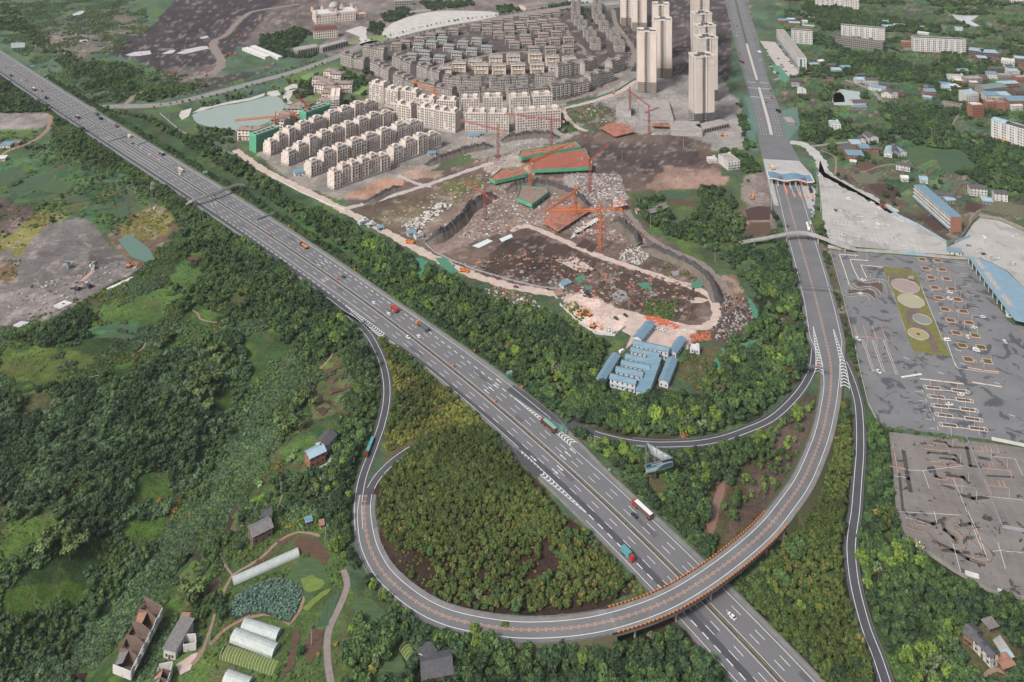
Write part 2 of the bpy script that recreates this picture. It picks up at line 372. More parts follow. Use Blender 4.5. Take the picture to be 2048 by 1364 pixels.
Cc=Path([(1020,775),(1065,806),(1100,829),(1131.5,844),(1165,859),(1200,871),(1250,883),(1300,889),(1350,889),(1400,886),(1449,876),(1492,861),(1536,842),(1568.5,817),(1598.5,784.5),(1616,757),(1626,732),(1629,697),(1627,670)],4)
D=Path([(1668,650),(1677,690),(1686,720),(1697,745),(1708.5,777),(1717,812),(1720,857),(1720,907),(1716,957),(1711,1023),(1706,1055),(1702,1098),(1707,1153),(1716,1198),(1733.5,1260),(1753.5,1310),(1775,1375),(1800,1450)],4)
ribbon(MB(),B,-2.2,2.2,0,0,0,42)
for P_,nm,lw,m_,dz in((A,'ramp_road',2.1,asphd,.13),(B,'ramp_road',2.1,asphd,.135),(Cc,'ramp_road',2.1,asphd,.14),(D,'ramp_road',2.1,asphd,.145)):
 e_=.7 if P_ is B else 1.7
 mb=MB(); ribbon(mb,P_,-lw-e_,lw+e_,0,dz,blk=P_ is not B); r=obj(nm,mb,[m_],kind='structure')
 a,b={A:(30,A.L),B:(12,B.L-92),Cc:(70,Cc.L-18),D:(45,D.L)}[P_]
 mk=MB()
 for o in(-lw,lw):dashes(mk,P_,o,.28,5,0,a,b,dz=.02+dz)
 fixnormals(mk); obj('road_marking',mk,white,r,kind='structure')
emb=MB()
def skirt(P_,off,out,a,b,mi=0):
 pr=None
 for q in np.linspace(a,b,max(2,int((b-a)/5))):
  o=fo(off,q); z=P_.at(q)[2]; u=P_.at(q,o,.1); e=P_.at(q,o+out*(.4+z*.9*(1 if abs(q-BR0)>12 and abs(q-BR1)>12 else .55))); v=(e[0],e[1],-.3)
  if pr:emb.add([pr[0],u,v,pr[1]]if out<0 else[pr[1],v,u,pr[0]],[(0,1,2,3)],mi)
  pr=(u,v)
for a,b in((tpos[7],BR0),(BR1,tpos[-3])):
 skirt(T,Tsi,1,a,b); skirt(T,Tso,-1,a,b)
obj('embankment',emb,grassy,kind='structure')
br=thing('overpass_bridge','curved grey overpass bridge with orange and black edge blocks crossing the expressway','bridge',T.at((BR0+BR1)/2))
o=Vector(br.location)
def rel(m):
 m.v=[(v[0]-o.x,v[1]-o.y,v[2]-o.z)for v in m.v]; return m
dk=MB(); ribbon(dk,T,Tso,Tsi,0,.16,BR0,BR1); ribbon(dk,T,lambda q:Twi(q)+.4,Tsi,1,.19,BR0,BR1,blk=False); ribbon(dk,T,Tso,lambda q:Two(q)-.4,1,.19,BR0,BR1,blk=False)
for f,k in((Tsi,1),(Tso,0)):
 pr=None
 for q in np.linspace(BR0,BR1,40):
  c=(T.at(q,f(q),.16),T.at(q,f(q)*.97,-1.5),T.at(q,0,-1.7))
  if pr:
   for i in(0,1):
    vs=[pr[i],c[i],c[i+1],pr[i+1]]; dk.add(vs if k==0 else vs[::-1],[(0,1,2,3)],1)
  pr=c
obj('deck',rel(dk),[asph,shld],br)
obj('road_marking',rel(bk),white,br); obj('road_marking',rel(bo),orange,br)
for q in(BR0+.3,BR1-.3):
 jm=MB()
 for e in(-.45,.45):jm.add([T.at(q+e-.2,Tso(q),.23),T.at(q+e-.2,Tsi(q),.23),T.at(q+e+.2,Tsi(q),.23),T.at(q+e+.2,Tso(q),.23)],[(0,1,2,3)])
 fixnormals(jm); obj('expansion_joint',rel(jm),shld,br)
for k,(nm_)in enumerate(('parapet','parapet')):
 pm=MB(); f=Tsi if k==0 else Tso; wallrib(pm,T,f,.35,.1,.75,0,BR0-3,BR1+2,step=4); pa=obj('parapet',rel(pm),dark,br)
 ob=MB(); ob.box(-.25,.25,-.52,.52,0,.62,0); ome=ob.mesh('parapet_block',[M('orange_block',(236,140,52),(216,120,50),sc_=1,var=.15,rough=.6)])
 n=int((BR1-BR0+4)/2.15)
 for i in range(n):
  q=BR0-3+2.15*(i+.5); c=T.at(q,f(q),.42)
  put(bpy.data.objects.new('parapet_block',ome),pa,(c[0]-o.x,c[1]-o.y,c[2]-o.z),T.head(q)+math.pi/2)
for q in np.linspace(BR0+14,BR1-10,5):
 for e in(-4.2,4.2):
  c=T.at(q,e); pm=MB(); pm.cyl((c[0]-o.x,c[1]-o.y),.65,-c[2]+c[2]-o.z-.3,c[2]-o.z-1.4,n=12); obj('pier',pm,conc,br)
 pm=MB(); a,b=T.at(q,-5.4,-1.7),T.at(q,5.4,-1.7); pm.bar((a[0]-o.x,a[1]-o.y,a[2]-o.z),(b[0]-o.x,b[1]-o.y,b[2]-o.z),.7); obj('cap_beam',pm,conc,br)
for q in(BR0,BR1):
 pm=MB(); a,b=T.at(q,Tso(q)),T.at(q,Tsi(q)); d=(T.at(q+1.2,0)[0]-T.at(q,0)[0],T.at(q+1.2,0)[1]-T.at(q,0)[1])
 pm.prism([(a[0]-o.x,a[1]-o.y),(b[0]-o.x,b[1]-o.y),(b[0]+d[0]-o.x,b[1]+d[1]-o.y),(a[0]+d[0]-o.x,a[1]+d[1]-o.y)],-o.z-.3,a[2]-o.z-.05); obj('abutment',pm,conc,br)
rail(X,lambda q:Rr(q)-.1,st(0),st(1590),'long steel guardrail along the north east edge of the expressway up to the exit ramp')
rail(X,lambda q:Rr(q)-.1,st(1640),st(1900),'steel guardrail on the north east edge of the expressway beside the billboard and bridge')
rail(X,lambda q:Rl(q)+.1,st(0),st(1385),'long steel guardrail along the south west edge of the expressway above the valley')
rail(X,lambda q:Rl(q)+.1,st(1450),st(1590),'steel guardrail on the expressway edge above the yellowish triangle of shrubs')
rail(X,lambda q:Rl(q)+.1,st(1650),st(1900),'steel guardrail on the expressway edge beside the round grove')
rail(X,-.55,st(0),st(1900),'low steel barrier in the planted median of the expressway',post=4)
rail(T,lambda q:Tsi(q)-.2,BR1+4,T.L-30,'curved guardrail on the inner side of the loop round the grove')
rail(T,lambda q:Tso(q)+.2,BR1+4,T.L-30,'curved guardrail on the outer side of the loop above the gardens')
rail(T,lambda q:Tsi(q)-.2,tpos[8],BR0-4,'guardrail on the loop approach above the brown slope')
rail(Cc,-3.5,95,Cc.L-30,'guardrail on the outer edge of the exit ramp below the blue barracks')
rail(D,-3.5,60,D.L,'guardrail on the side road east of the olive tree strip')
sheet('boulevard',[(1425,-120),(1440,-60),(1449,0),(1481,132),(1499,190),(1511,250),(1521,300),(1529,340),(1536,375),(1545,412),(1559,442),(1620,442),(1629,410),(1632,380),(1624,348),(1602,325),(1578,282),(1561,220),(1543.5,175),(1536,157),(1514,67),(1489,0),(1476,-60),(1455,-120)],asph,.12)
sheet('toll_apron',[(1526,318),(1533,348),(1541,385),(1549,411),(1628,418),(1632,385),(1623,350),(1598,322)],M('pale_concrete',(186,185,182),(168,167,165),sc_=.1,var=.1,rough=.9),.15)
NB=Path([(1446,-110),(1460,-50),(1474,12),(1494,90),(1514,160),(1518,175),(1536,240),(1543,271)],8)
mb=MB(); nq=ts
a1,a2=NB.near(*gp(1494,88)[:2]),NB.near(*gp(1514,161)[:2]); b1=NB.near(*gp(1518,175)[:2])
ribbon(mb,NB,-1.9,1.9,0,.3,a1,a2); ribbon(mb,NB,-1.9,1.9,0,.3,b1,NB.L-2); obj('paved_median',mb,M('white_paving',(204,201,196),(186,180,172),sc_=.5,var=.1),kind='structure')
mb=MB(); ribbon(mb,NB,-1.2,1.2,0,.25,0,a1-4); obj('green_median',mb,grassy,kind='structure')
mk=MB()
for o in(-12.5,-9.2,-5.9,5.9,9.2,12.5):dashes(mk,NB,o,.3,4,6,0,NB.L,dz=.18)
for q in(b1-24,b1+3,b1+42):
 for o in np.arange(-15,15.1,1.3):
  if abs(o)>2.8:dashes(mk,NB,float(o),.5,3.2,0,q,q+3.2,dz=.18)
fixnormals(mk); obj('road_marking',mk,white,kind='structure')
pink=M('pink_gravel',(208,188,178),(184,164,152),sc_=.15,var=.12,rough=1)
pale=M('pale_gravel',(196,188,182),(176,168,162),sc_=.15,var=.12,rough=1)
dirtroad=M('dirt_track',(150,138,130),(128,116,110),sc_=.2,var=.15,rough=1)
grey_lane=M('village_lane',(150,147,144),(134,131,128),sc_=.2,var=.12,rough=1)
footp=M('worn_footpath',(160,134,118),(140,116,102),sc_=.3,var=.15,rough=1)
def road(name,pts,wd,m,dz=.07,kind='structure'):
 p=Path(pts,4); mb=MB(); vr=.22 if name in('site_road','dirt_track','footpath','villa_street')else .04; ph_=random.uniform(0,99); j_=lambda q,k:1+vr*(math.sin(q*.21+ph_+k)+math.sin(q*.53+ph_*2+k*3)+.7*math.sin(q*1.1+k))/1.6
 ribbon(mb,p,lambda q:-wd/2*j_(q,0),lambda q:wd/2*j_(q,5),0,dz,step=3); return obj(name,mb,m,kind=kind),p
road('site_road',[(470,300),(505,325),(540,347),(600,376),(650,401),(700,427),(760,457),(820,491),(880,521),(950,551),(1024,573),(1090,584),(1130,592)],9,pink,.07)
road('site_road',[(1200,612),(1300,638),(1390,656),(1420,648),(1433,628),(1425,600),(1400,580),(1340,560),(1250,530),(1180,505),(1120,478),(1080,461),(1050,452),(1020,462)],7,pink,.075)
road('site_road',[(690,417),(740,405),(800,387),(880,361),(940,340),(1000,320),(1040,303)],6.5,pale,.08)
road('site_road',[(795,350),(830,366),(862,374)],5,pale,.085)
road('dirt_track',[(1255,425),(1268,440),(1285,462),(1310,482),(1345,502),(1390,520),(1425,545),(1450,575),(1462,590)],6,dirtroad,.08)
road('dirt_track',[(1124,217),(1180,204),(1236,185),(1271,162)],8,pink,.08); road('dirt_track',[(1124,217),(1132,233),(1144,247),(1156,256),(1175,262)],7,pink,.085)
road('villa_street',[(1106,209),(1179,188),(1236,163),(1261,132),(1268,105),(1256,82),(1240,60),(1231,45),(1226,20)],9,dirtroad,.075)
road('villa_street',[(1170,110),(1166,96),(1150,84),(1138,70),(1132,50)],6,dirtroad,.08)
road('villa_street',[(850,137),(900,126),(960,114),(1000,106),(1100,102),(1165,104)],7,dirtroad,.085)
lake_road,LR=road('lakeside_road',[(150,222),(205,214),(330,209),(430,186),(520,162),(600,140),(672,114),(725,90),(774,77),(887,51),(1024,31),(1150,12),(1260,0)],16,grey_lane,.09)
road('lakeside_road',[(205,217),(245,212),(270,190),(290,182)],7,dirtroad,.1)
road('dirt_track',[(430,80),(426,92),(432,104),(441,116),(440,134),(425,145),(380,158)],14,dirtroad,.07)
road('dirt_track',[(430,80),(452,70),(470,50),(490,32),(512,22),(600,8)],11,dirtroad,.075)
road('dirt_track',[(1580,285),(1610,290),(1640,320),(1650,345),(1690,370),(1740,395),(1790,425)],12,M('lot_concrete',(196,193,188),(176,173,168),sc_=.06,var=.1),.1)
road('village_lane',[(1548,160),(1575,152),(1600,148),(1625,146),(1650,152)],7,grey_lane,.09); road('village_lane',[(1690,160),(1720,170),(1745,182),(1757,195),(1768,208)],6,grey_lane,.09)
road('village_lane',[(1581,285),(1620,292),(1660,288),(1700,284)],5,grey_lane,.08); road('village_lane',[(1860,245),(1890,260),(1925,272),(1990,300)],4.5,grey_lane,.08)
road('lane',[(686,1140),(695,1170),(676,1220),(657,1260),(654,1290),(656,1330),(664,1380),(668,1420)],3.3,M('farm_lane',(150,138,134),(134,122,118),sc_=.4,var=.1),.06)
for pts,wd in(([(405,1300),(420,1260),(440,1200),(465,1150),(490,1135),(520,1118),(560,1080),(600,1064),(640,1072)],1.5),([(465,1150),(450,1130),(440,1090),(470,1060),(485,1050)],1.2),([(405,1300),(400,1310),(385,1330)],2.4),
    ([(500,1235),(530,1228),(560,1235),(580,1250),(595,1228),(610,1190),(600,1165)],1.6),([(420,1290),(455,1255),(500,1232)],1.6),([(385,620),(396,628),(400,638),(430,645),(455,646)],1.4),([(292,682),(285,697),(262,712)],1.3),([(170,757),(200,750),(220,744)],1.3),
    ([(600,765),(625,750),(650,728),(665,708)],1.3),([(1480,545),(1495,532),(1508,527)],1.6),([(1720,345),(1770,330),(1810,325),(1840,300),(1860,280),(1868,272)],2),([(1900,258),(1910,240),(1922,222)],2),([(1945,460),(1940,440),(1952,425),(1975,415),(2000,412),(2048,422)],2),
    ([(1968,1362),(1975,1345),(1992,1338),(2010,1345)],2),([(100,225),(100,245),(90,265),(60,285),(20,300),(0,312),(-30,325)],5),([(1640,300),(1668,312),(1672,330),(1670,350)],2),([(555,1015),(565,990)],.8)):
 road('footpath',pts,wd,footp,.06)
# ================================================================ terrain
TZ=[([(560,285),(640,250),(760,195),(900,195),(1130,200),(1130,272),(1000,280),(880,320),(760,360),(680,395),(600,370)],(148,141,134),4),([(760,215),(830,215),(840,240),(780,250)],(110,98,92),4)]
def build_terrain():
 us=np.arange(-520,2580,5.0); vs=np.arange(-150,1500,3.6)
 U,V=np.meshgrid(us,vs)
 Y=CF*CH/(V-CY); Xx=(U-1024)/CF*Y
 Z=hz(Xx,Y)
 zones=[
  ([(-600,-200),(2700,-200),(2700,420),(1640,420),(1520,200),(700,200),(400,210),(-600,260)],(84,106,88),8),
  ([(1500,-200),(2700,-200),(2700,420),(1800,420),(1650,330),(1560,190)],(78,100,78),8),
  ([(60,40),(230,10),(300,55),(240,100),(150,118),(70,98)],(112,108,98),10),([(-100,-50),(90,-20),(120,20),(40,60),(-100,70)],(84,108,86),8),
  ([(222,112),(228,80),(290,62),(345,10),(400,-150),(760,-150),(760,20),(640,40),(628,66),(560,86),(480,96),(445,128),(380,150),(320,150),(290,124)],(70,64,67),9),
  ([(560,0),(640,-20),(640,60),(520,90),(480,90)],(108,98,94),8),([(300,175),(420,152),(520,140),(560,120),(540,142),(420,180),(300,200)],(74,74,70),5),
  ([(320,140),(440,128),(448,150),(400,166),(330,165)],(110,102,100),5),
  ([(640,-150),(1500,-150),(1500,60),(1240,20),(1000,40),(760,95),(650,110),(640,60)],(126,118,114),9),
  ([(690,160),(700,120),(780,86),(900,58),(1060,30),(1200,6),(1262,70),(1278,140),(1240,176),(1120,215),(1060,240),(900,248),(770,220),(720,190)],(90,83,81),5),
  ([(1225,-60),(1460,-60),(1462,150),(1440,190),(1280,190),(1230,60)],(80,73,75),5),([(1230,140),(1330,150),(1440,150),(1480,210),(1490,300),(1300,290),(1240,260),(1150,250),(1190,200)],(150,146,142),5),
  ([(1130,222),(1200,205),(1235,225),(1230,252),(1170,252)],(92,92,74),5),([(1330,30),(1400,30),(1400,110),(1340,120)],(88,78,80),4),
  ([(500,300),(560,260),(700,230),(800,245),(900,280),(880,330),(790,370),(680,400),(600,375)],(150,143,136),4),
  ([(735,440),(690,400),(800,360),(870,345),(985,310),(1040,275),(1130,262),(1250,262),(1400,280),(1450,320),(1440,380),(1270,385),(1262,430),(1330,480),(1430,550),(1455,620),(1420,665),(1300,640),(1180,600),(1030,575),(880,515),(800,470)],(108,92,84),6),
  ([(1150,290),(1230,285),(1390,285),(1400,320),(1340,345),(1230,350),(1180,320)],(86,76,74),6),([(1330,330),(1460,345),(1450,385),(1360,388),(1290,375)],(150,124,112),6),
  ([(690,392),(760,360),(815,358),(800,378),(740,402)],(178,138,118),5),([(795,340),(880,338),(890,352),(820,362)],(165,140,124),5),
  ([(735,430),(800,402),(890,372),(915,400),(850,450),(800,462)],(116,104,84),5),([(880,368),(960,350),(980,400),(910,412)],(114,112,74),6),
  ([(830,470),(930,390),(990,366),(1090,366),(1180,372),(1260,440),(1300,490),(1180,480),(1060,450),(960,480),(880,505)],(138,121,111),6),
  ([(960,330),(1080,290),(1160,300),(1190,330),(1000,362)],(176,160,150),5),([(1130,345),(1240,350),(1258,400),(1180,405),(1120,372)],(148,142,138),5),
  ([(890,300),(1010,268),(1160,262),(1120,285),(960,318)],(150,146,140),5),([(1000,480),(1080,470),(1200,520),(1180,560),(1050,560),(960,545)],(80,67,61),6),([(1200,540),(1330,560),(1400,590),(1390,640),(1280,625),(1200,600)],(86,74,65),6),
  ([(1120,590),(1180,585),(1260,630),(1250,660),(1200,670),(1150,640)],(214,192,180),3),([(1255,625),(1330,640),(1395,660),(1380,700),(1330,690),(1290,655)],(205,186,176),4),
  ([(1290,600),(1360,600),(1345,640),(1290,625)],(86,100,62),4),([(1440,590),(1500,600),(1510,660),(1440,690),(1420,668)],(92,80,76),6),([(1380,690),(1460,690),(1470,770),(1400,780),(1350,740)],(96,92,66),7),
  ([(1420,560),(1470,545),(1500,600),(1470,620)],(124,100,84),6),([(1250,385),(1440,372),(1560,400),(1560,500),(1500,560),(1400,520),(1300,470)],(80,96,66),6),([(1480,415),(1540,412),(1545,470),(1490,478)],(112,92,80),3),
  *TZ,
  ([(-500,230),(105,225),(110,245),(60,262),(-500,268)],(140,134,130),4),([(-400,262),(90,258),(30,300),(-400,330)],(92,116,72),5),([(-400,330),(100,300),(280,345),(280,372),(160,392),(0,400),(-400,400)],(82,108,76),6),
  ([(-500,400),(20,388),(90,388),(70,430),(20,468),(-500,480)],(96,84,80),5),([(-400,470),(20,465),(75,430),(95,395),(170,385),(185,408),(110,450),(60,510),(40,560),(-400,570)],(124,120,72),7),
  ([(-500,560),(20,500),(36,520),(70,470),(100,448),(160,432),(178,440),(200,470),(240,510),(310,525),(308,545),(262,556),(210,590),(150,615),(90,640),(-20,668),(-500,760)],(118,113,111),4),
  ([(-300,570),(10,520),(34,530),(36,560),(-300,600)],(122,104,82),6),([(-100,600),(60,575),(120,590),(90,630),(-100,665)],(146,138,134),8),([(180,500),(225,495),(250,520),(215,530),(180,520)],(92,86,86),4),
  ([(218,470),(250,435),(300,412),(350,425),(358,470),(330,520),(305,545),(262,530),(235,500)],(108,92,76),5),([(250,435),(300,415),(345,430),(330,468),(280,480),(240,470)],(124,116,70),6),
  ([(170,420),(250,410),(255,440),(200,470)],(74,106,70),6),([(200,385),(235,380),(240,395),(205,402)],(96,84,78),3),
  ([(-500,700),(60,650),(270,550),(350,470),(520,480),(650,590),(760,740),(720,1000),(700,1080),(450,1130),(330,1400),(-500,1500)],(58,80,46),8),
  ([(170,620),(330,560),(380,480),(440,520),(420,600),(300,650),(190,665)],(82,108,58),9),([(180,655),(270,640),(290,660),(230,672),(180,668)],(86,128,84),3),([(0,690),(110,700),(220,715),(200,760),(90,770),(0,760)],(90,104,54),9),([(0,790),(110,780),(120,830),(20,840)],(84,84,58),8),
  ([(270,955),(330,940),(345,985),(250,1010)],(78,104,48),6),([(0,1060),(20,1040),(130,1020),(120,1060),(20,1130),(0,1130)],(84,108,52),7),([(0,1160),(180,1100),(230,1090),(190,1140),(80,1220),(0,1250)],(78,104,46),8),([(440,790),(480,770),(470,800),(430,830)],(76,108,50),6),
  ([(350,1120),(420,1080),(470,1000),(540,940),(560,1000),(640,1060),(690,1100),(690,1200),(660,1400),(330,1400),(400,1300),(390,1200)],(80,100,58),6),([(480,985),(530,980),(520,1010),(485,1012)],(112,150,56),4),([(520,900),(620,840),(640,900),(580,980)],(70,92,56),8),
  ([(600,730),(690,690),(710,740),(690,820),(620,830)],(94,100,66),6),([(690,1180),(840,1200),(870,1300),(820,1400),(660,1400)],(84,96,60),7),([(400,1140),(460,1090),(470,1150),(430,1230),(405,1240)],(74,98,56),5),
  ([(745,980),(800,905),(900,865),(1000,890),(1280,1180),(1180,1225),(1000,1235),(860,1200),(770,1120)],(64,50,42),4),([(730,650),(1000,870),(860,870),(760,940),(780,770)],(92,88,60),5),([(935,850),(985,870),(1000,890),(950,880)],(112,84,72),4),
  ([(1140,850),(1480,890),(1620,780),(1640,800),(1560,1000),(1420,1115),(1290,980)],(82,78,56),5),([(1540,870),(1625,790),(1640,830),(1590,950),(1500,1040),(1440,1090)],(92,78,70),4),
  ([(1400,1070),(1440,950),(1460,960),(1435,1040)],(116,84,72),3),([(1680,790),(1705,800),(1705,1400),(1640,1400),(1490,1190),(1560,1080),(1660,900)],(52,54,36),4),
  ([(1725,820),(1790,880),(1800,1080),(2048,1200),(2400,1300),(2400,1500),(1760,1500),(1715,1200)],(56,70,44),6),([(1900,1240),(2060,1240),(2060,1400),(1940,1400)],(92,92,64),6),([(1640,480),(1660,480),(1720,760),(1720,820),(1690,760),(1650,560)],(88,84,68),3),
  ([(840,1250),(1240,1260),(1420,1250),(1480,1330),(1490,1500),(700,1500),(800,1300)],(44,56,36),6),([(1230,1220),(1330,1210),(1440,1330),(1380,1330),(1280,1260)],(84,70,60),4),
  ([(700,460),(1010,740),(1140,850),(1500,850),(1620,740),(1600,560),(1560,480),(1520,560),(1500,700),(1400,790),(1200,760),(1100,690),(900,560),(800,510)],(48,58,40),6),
  ([(190,215),(400,330),(560,440),(720,560),(1000,760),(900,560),(700,450),(480,315),(300,232)],(66,88,60),6),([(600,420),(680,470),(720,500),(660,500),(600,450)],(76,106,60),5),
  ([(440,250),(560,185),(600,160),(700,150),(740,190),(700,230),(640,250),(520,300),(470,300)],(112,118,92),5),([(395,255),(480,270),(520,300),(470,310),(390,275)],(86,102,78),4),([(560,150),(690,130),(740,160),(730,200),(660,175),(570,168)],(100,118,78),4),
  ([(1560,190),(1700,180),(1740,300),(1700,330),(1600,290)],(82,100,72),5),([(1560,215),(1595,215),(1600,275),(1578,280)],(98,124,116),5),([(1700,330),(1720,340),(1830,400),(1800,420),(1690,360),(1660,340)],(96,84,76),5),
  ([(1820,410),(1990,390),(2048,420),(2400,420),(2400,440),(1950,440),(1925,470),(1850,460)],(92,92,74),4),([(1790,420),(1830,418),(1920,470),(1925,480),(1880,480)],(94,88,74),4),
  ([(1480,380),(1500,330),(1530,340),(1548,420),(1550,470),(1500,440)],(130,118,112),4),([(1440,300),(1500,310),(1530,345),(1490,350),(1440,350)],(76,92,70),4),([(1490,190),(1505,230),(1518,300),(1500,300),(1480,240)],(92,122,112),4)]
 C=np.zeros(U.shape+(3,)); base=np.array(alb((78,98,72)))
 C[:]=base
 wob=lambda s,k:(vnoise(Xx,Y,s,k)-.5)*2
 w1,w2=wob(14,1)+.6*wob(5,2),wob(14,3)+.6*wob(5,4)
 kpx=np.clip((V-CY)/1000,.4,1.6)
 for poly,c,e in zones:
  p=np.array(poly); pad=30
  j0,j1=np.searchsorted(vs,[p[:,1].min()-pad,p[:,1].max()+pad]); i0,i1=np.searchsorted(us,[p[:,0].min()-pad,p[:,0].max()+pad])
  if j1<=j0 or i1<=i0:continue
  sl=(slice(j0,j1),slice(i0,i1))
  m=inpoly(U[sl]+w1[sl]*e*1.3*kpx[sl],V[sl]+w2[sl]*e*.8*kpx[sl],poly)
  C[sl][m]=alb(c)
 def cells(mask,wx,wy,pal,amt,seed):
  r=np.random.default_rng(seed); a=vnoise(Xx,Y,60,seed)*1.2
  xr=Xx*math.cos(.5)+Y*math.sin(.5)+9*wob(25,seed+1); yr=-Xx*math.sin(.5)+Y*math.cos(.5)+9*wob(25,seed+2)
  j=np.floor(yr/wy).astype(int); off=r.random(4096)[np.mod(j,4096)]*wx; i=np.floor((xr+off)/wx).astype(int)
  k=r.integers(0,len(pal),65536)[np.mod(i*7919+j*104729,65536)]
  pc=np.array([alb(q)for q in pal])[k]
  edge=(np.mod(yr,wy)<wy*.16)
  C[mask]=C[mask]*(1-amt)+pc[mask]*amt
  C[mask&edge]*=.62
 far_r=inpoly(U,V,[(1560,-200),(2700,-200),(2700,430),(1990,420),(1800,400),(1660,320),(1550,190)])
 cells(far_r,26,10,[(70,104,76),(86,120,78),(64,92,66),(112,100,88),(92,82,76),(76,110,84),(60,84,62),(104,122,84)],.75,21)
 cells(inpoly(U,V,[(-400,300),(290,330),(290,400),(170,440),(0,400),(-400,420)]),30,13,[(74,110,76),(66,100,80),(90,118,72),(78,98,70),(60,92,66)],.75,31)
 cells(inpoly(U,V,[(-500,-160),(260,-160),(230,60),(60,60),(-500,120)]),70,26,[(78,102,84),(90,116,90),(68,90,76),(104,104,92),(84,108,84)],.7,41)
 n=.55*vnoise(Xx,Y,22,5)+.3*vnoise(Xx,Y,7,6)+.15*vnoise(Xx,Y,3,7)
 green=(C[...,1]>C[...,0]*1.03)
 f=1+(n-.5)*1.1
 C*=f[...,None]
 b=np.clip((vnoise(Xx,Y,17,8)*.6+vnoise(Xx,Y,5,9)*.4-.60)*6,0,1)*green*.6
 C=C*(1-b[...,None])+np.array(alb((104,92,72)))*b[...,None]
 b=np.clip((vnoise(Xx,Y,20,10)*.6+vnoise(Xx,Y,6,11)*.4-.58)*6,0,1)*green*.6
 C=C*(1-b[...,None])+np.array(alb((98,124,58)))*b[...,None]
 b=np.clip((vnoise(Xx,Y,9,12)*.5+vnoise(Xx,Y,3,13)*.5-.62)*7,0,1)*(~green)*(V<660)*.42
 C=C*(1-b[...,None])+np.array(alb((190,176,166)))*b[...,None]
 Z=Z+(vnoise(Xx,Y,12,14)-.5)*.12-.07
 ny,nx=U.shape
 co=np.stack([Xx,Y,Z],-1).reshape(-1,3)
 idx=np.arange(ny*nx).reshape(ny,nx)
 q=np.stack([idx[1:,:-1],idx[1:,1:],idx[:-1,1:],idx[:-1,:-1]],-1).reshape(-1,4)
 x0,x1,y0,y1=-9000,9000,-3000,9000; k=len(co)
 ring=[co[idx[-1,0]],co[idx[-1,-1]],co[idx[0,-1]],co[idx[0,0]]]
 ex=np.array([(x0,y0,-.1),(x1,y0,-.1),(x1,y1,-.1),(x0,y1,-.1)])
 co=np.vstack([co,ex]); ii=[idx[-1,0],idx[-1,-1],idx[0,-1],idx[0,0]]
 q=np.vstack([q,[[k+a,k+(a+1)%4,ii[(a+1)%4],ii[a]]for a in range(4)]])
 me=bpy.data.meshes.new('ground'); me.vertices.add(len(co)); me.vertices.foreach_set('co',co.ravel())
 me.loops.add(q.size); me.loops.foreach_set('vertex_index',q.ravel().astype(np.int32)); me.polygons.add(len(q))
 me.polygons.foreach_set('loop_start',np.arange(0,q.size,4,dtype=np.int32)); me.polygons.foreach_set('use_smooth',np.ones(len(q),bool))
 me.update(calc_edges=True)
 at=me.color_attributes.new('cover','FLOAT_COLOR','POINT'); cc=np.ones((len(co),4)); cc[:ny*nx,:3]=np.clip(C.reshape(-1,3),.004,1); cc[ny*nx:,:3]=base
 at.data.foreach_set('color',cc.ravel())
 m=bpy.data.materials.new('ground_cover'); m.use_nodes=True; t=m.node_tree; L=t.links; bs=t.nodes['Principled BSDF']; bs.inputs['Roughness'].default_value=1; bs.inputs['Specular IOR Level'].default_value=.1
 a=t.nodes.new('ShaderNodeAttribute'); a.attribute_name='cover'; g=t.nodes.new('ShaderNodeNewGeometry')
 pr=a.outputs['Color']
 for s_,lo,hi in((.9,.55,1.45),(.28,.75,1.25)):
  nz=t.nodes.new('ShaderNodeTexNoise'); nz.inputs['Scale'].default_value=s_; nz.inputs['Detail'].default_value=4; nz.inputs['Roughness'].default_value=.7; L.new(g.outputs['Position'],nz.inputs['Vector'])
  r=t.nodes.new('ShaderNodeMapRange'); r.inputs[1].default_value=.3; r.inputs[2].default_value=.7; r.inputs[3].default_value=lo; r.inputs[4].default_value=hi; L.new(nz.outputs[0],r.inputs[0])
  x=t.nodes.new('ShaderNodeVectorMath'); x.operation='SCALE'; L.new(pr,x.inputs[0]); L.new(r.outputs[0],x.inputs['Scale']); pr=x.outputs[0]
 L.new(pr,bs.inputs['Base Color'])
 bu=t.nodes.new('ShaderNodeBump'); bu.inputs['Strength'].default_value=.9; bu.inputs['Distance'].default_value=.8; L.new(nz.outputs[0],bu.inputs['Height']); L.new(bu.outputs[0],bs.inputs['Normal'])
 me.materials.append(m)
 put(bpy.data.objects.new('ground',me),kind='structure')
build_terrain()
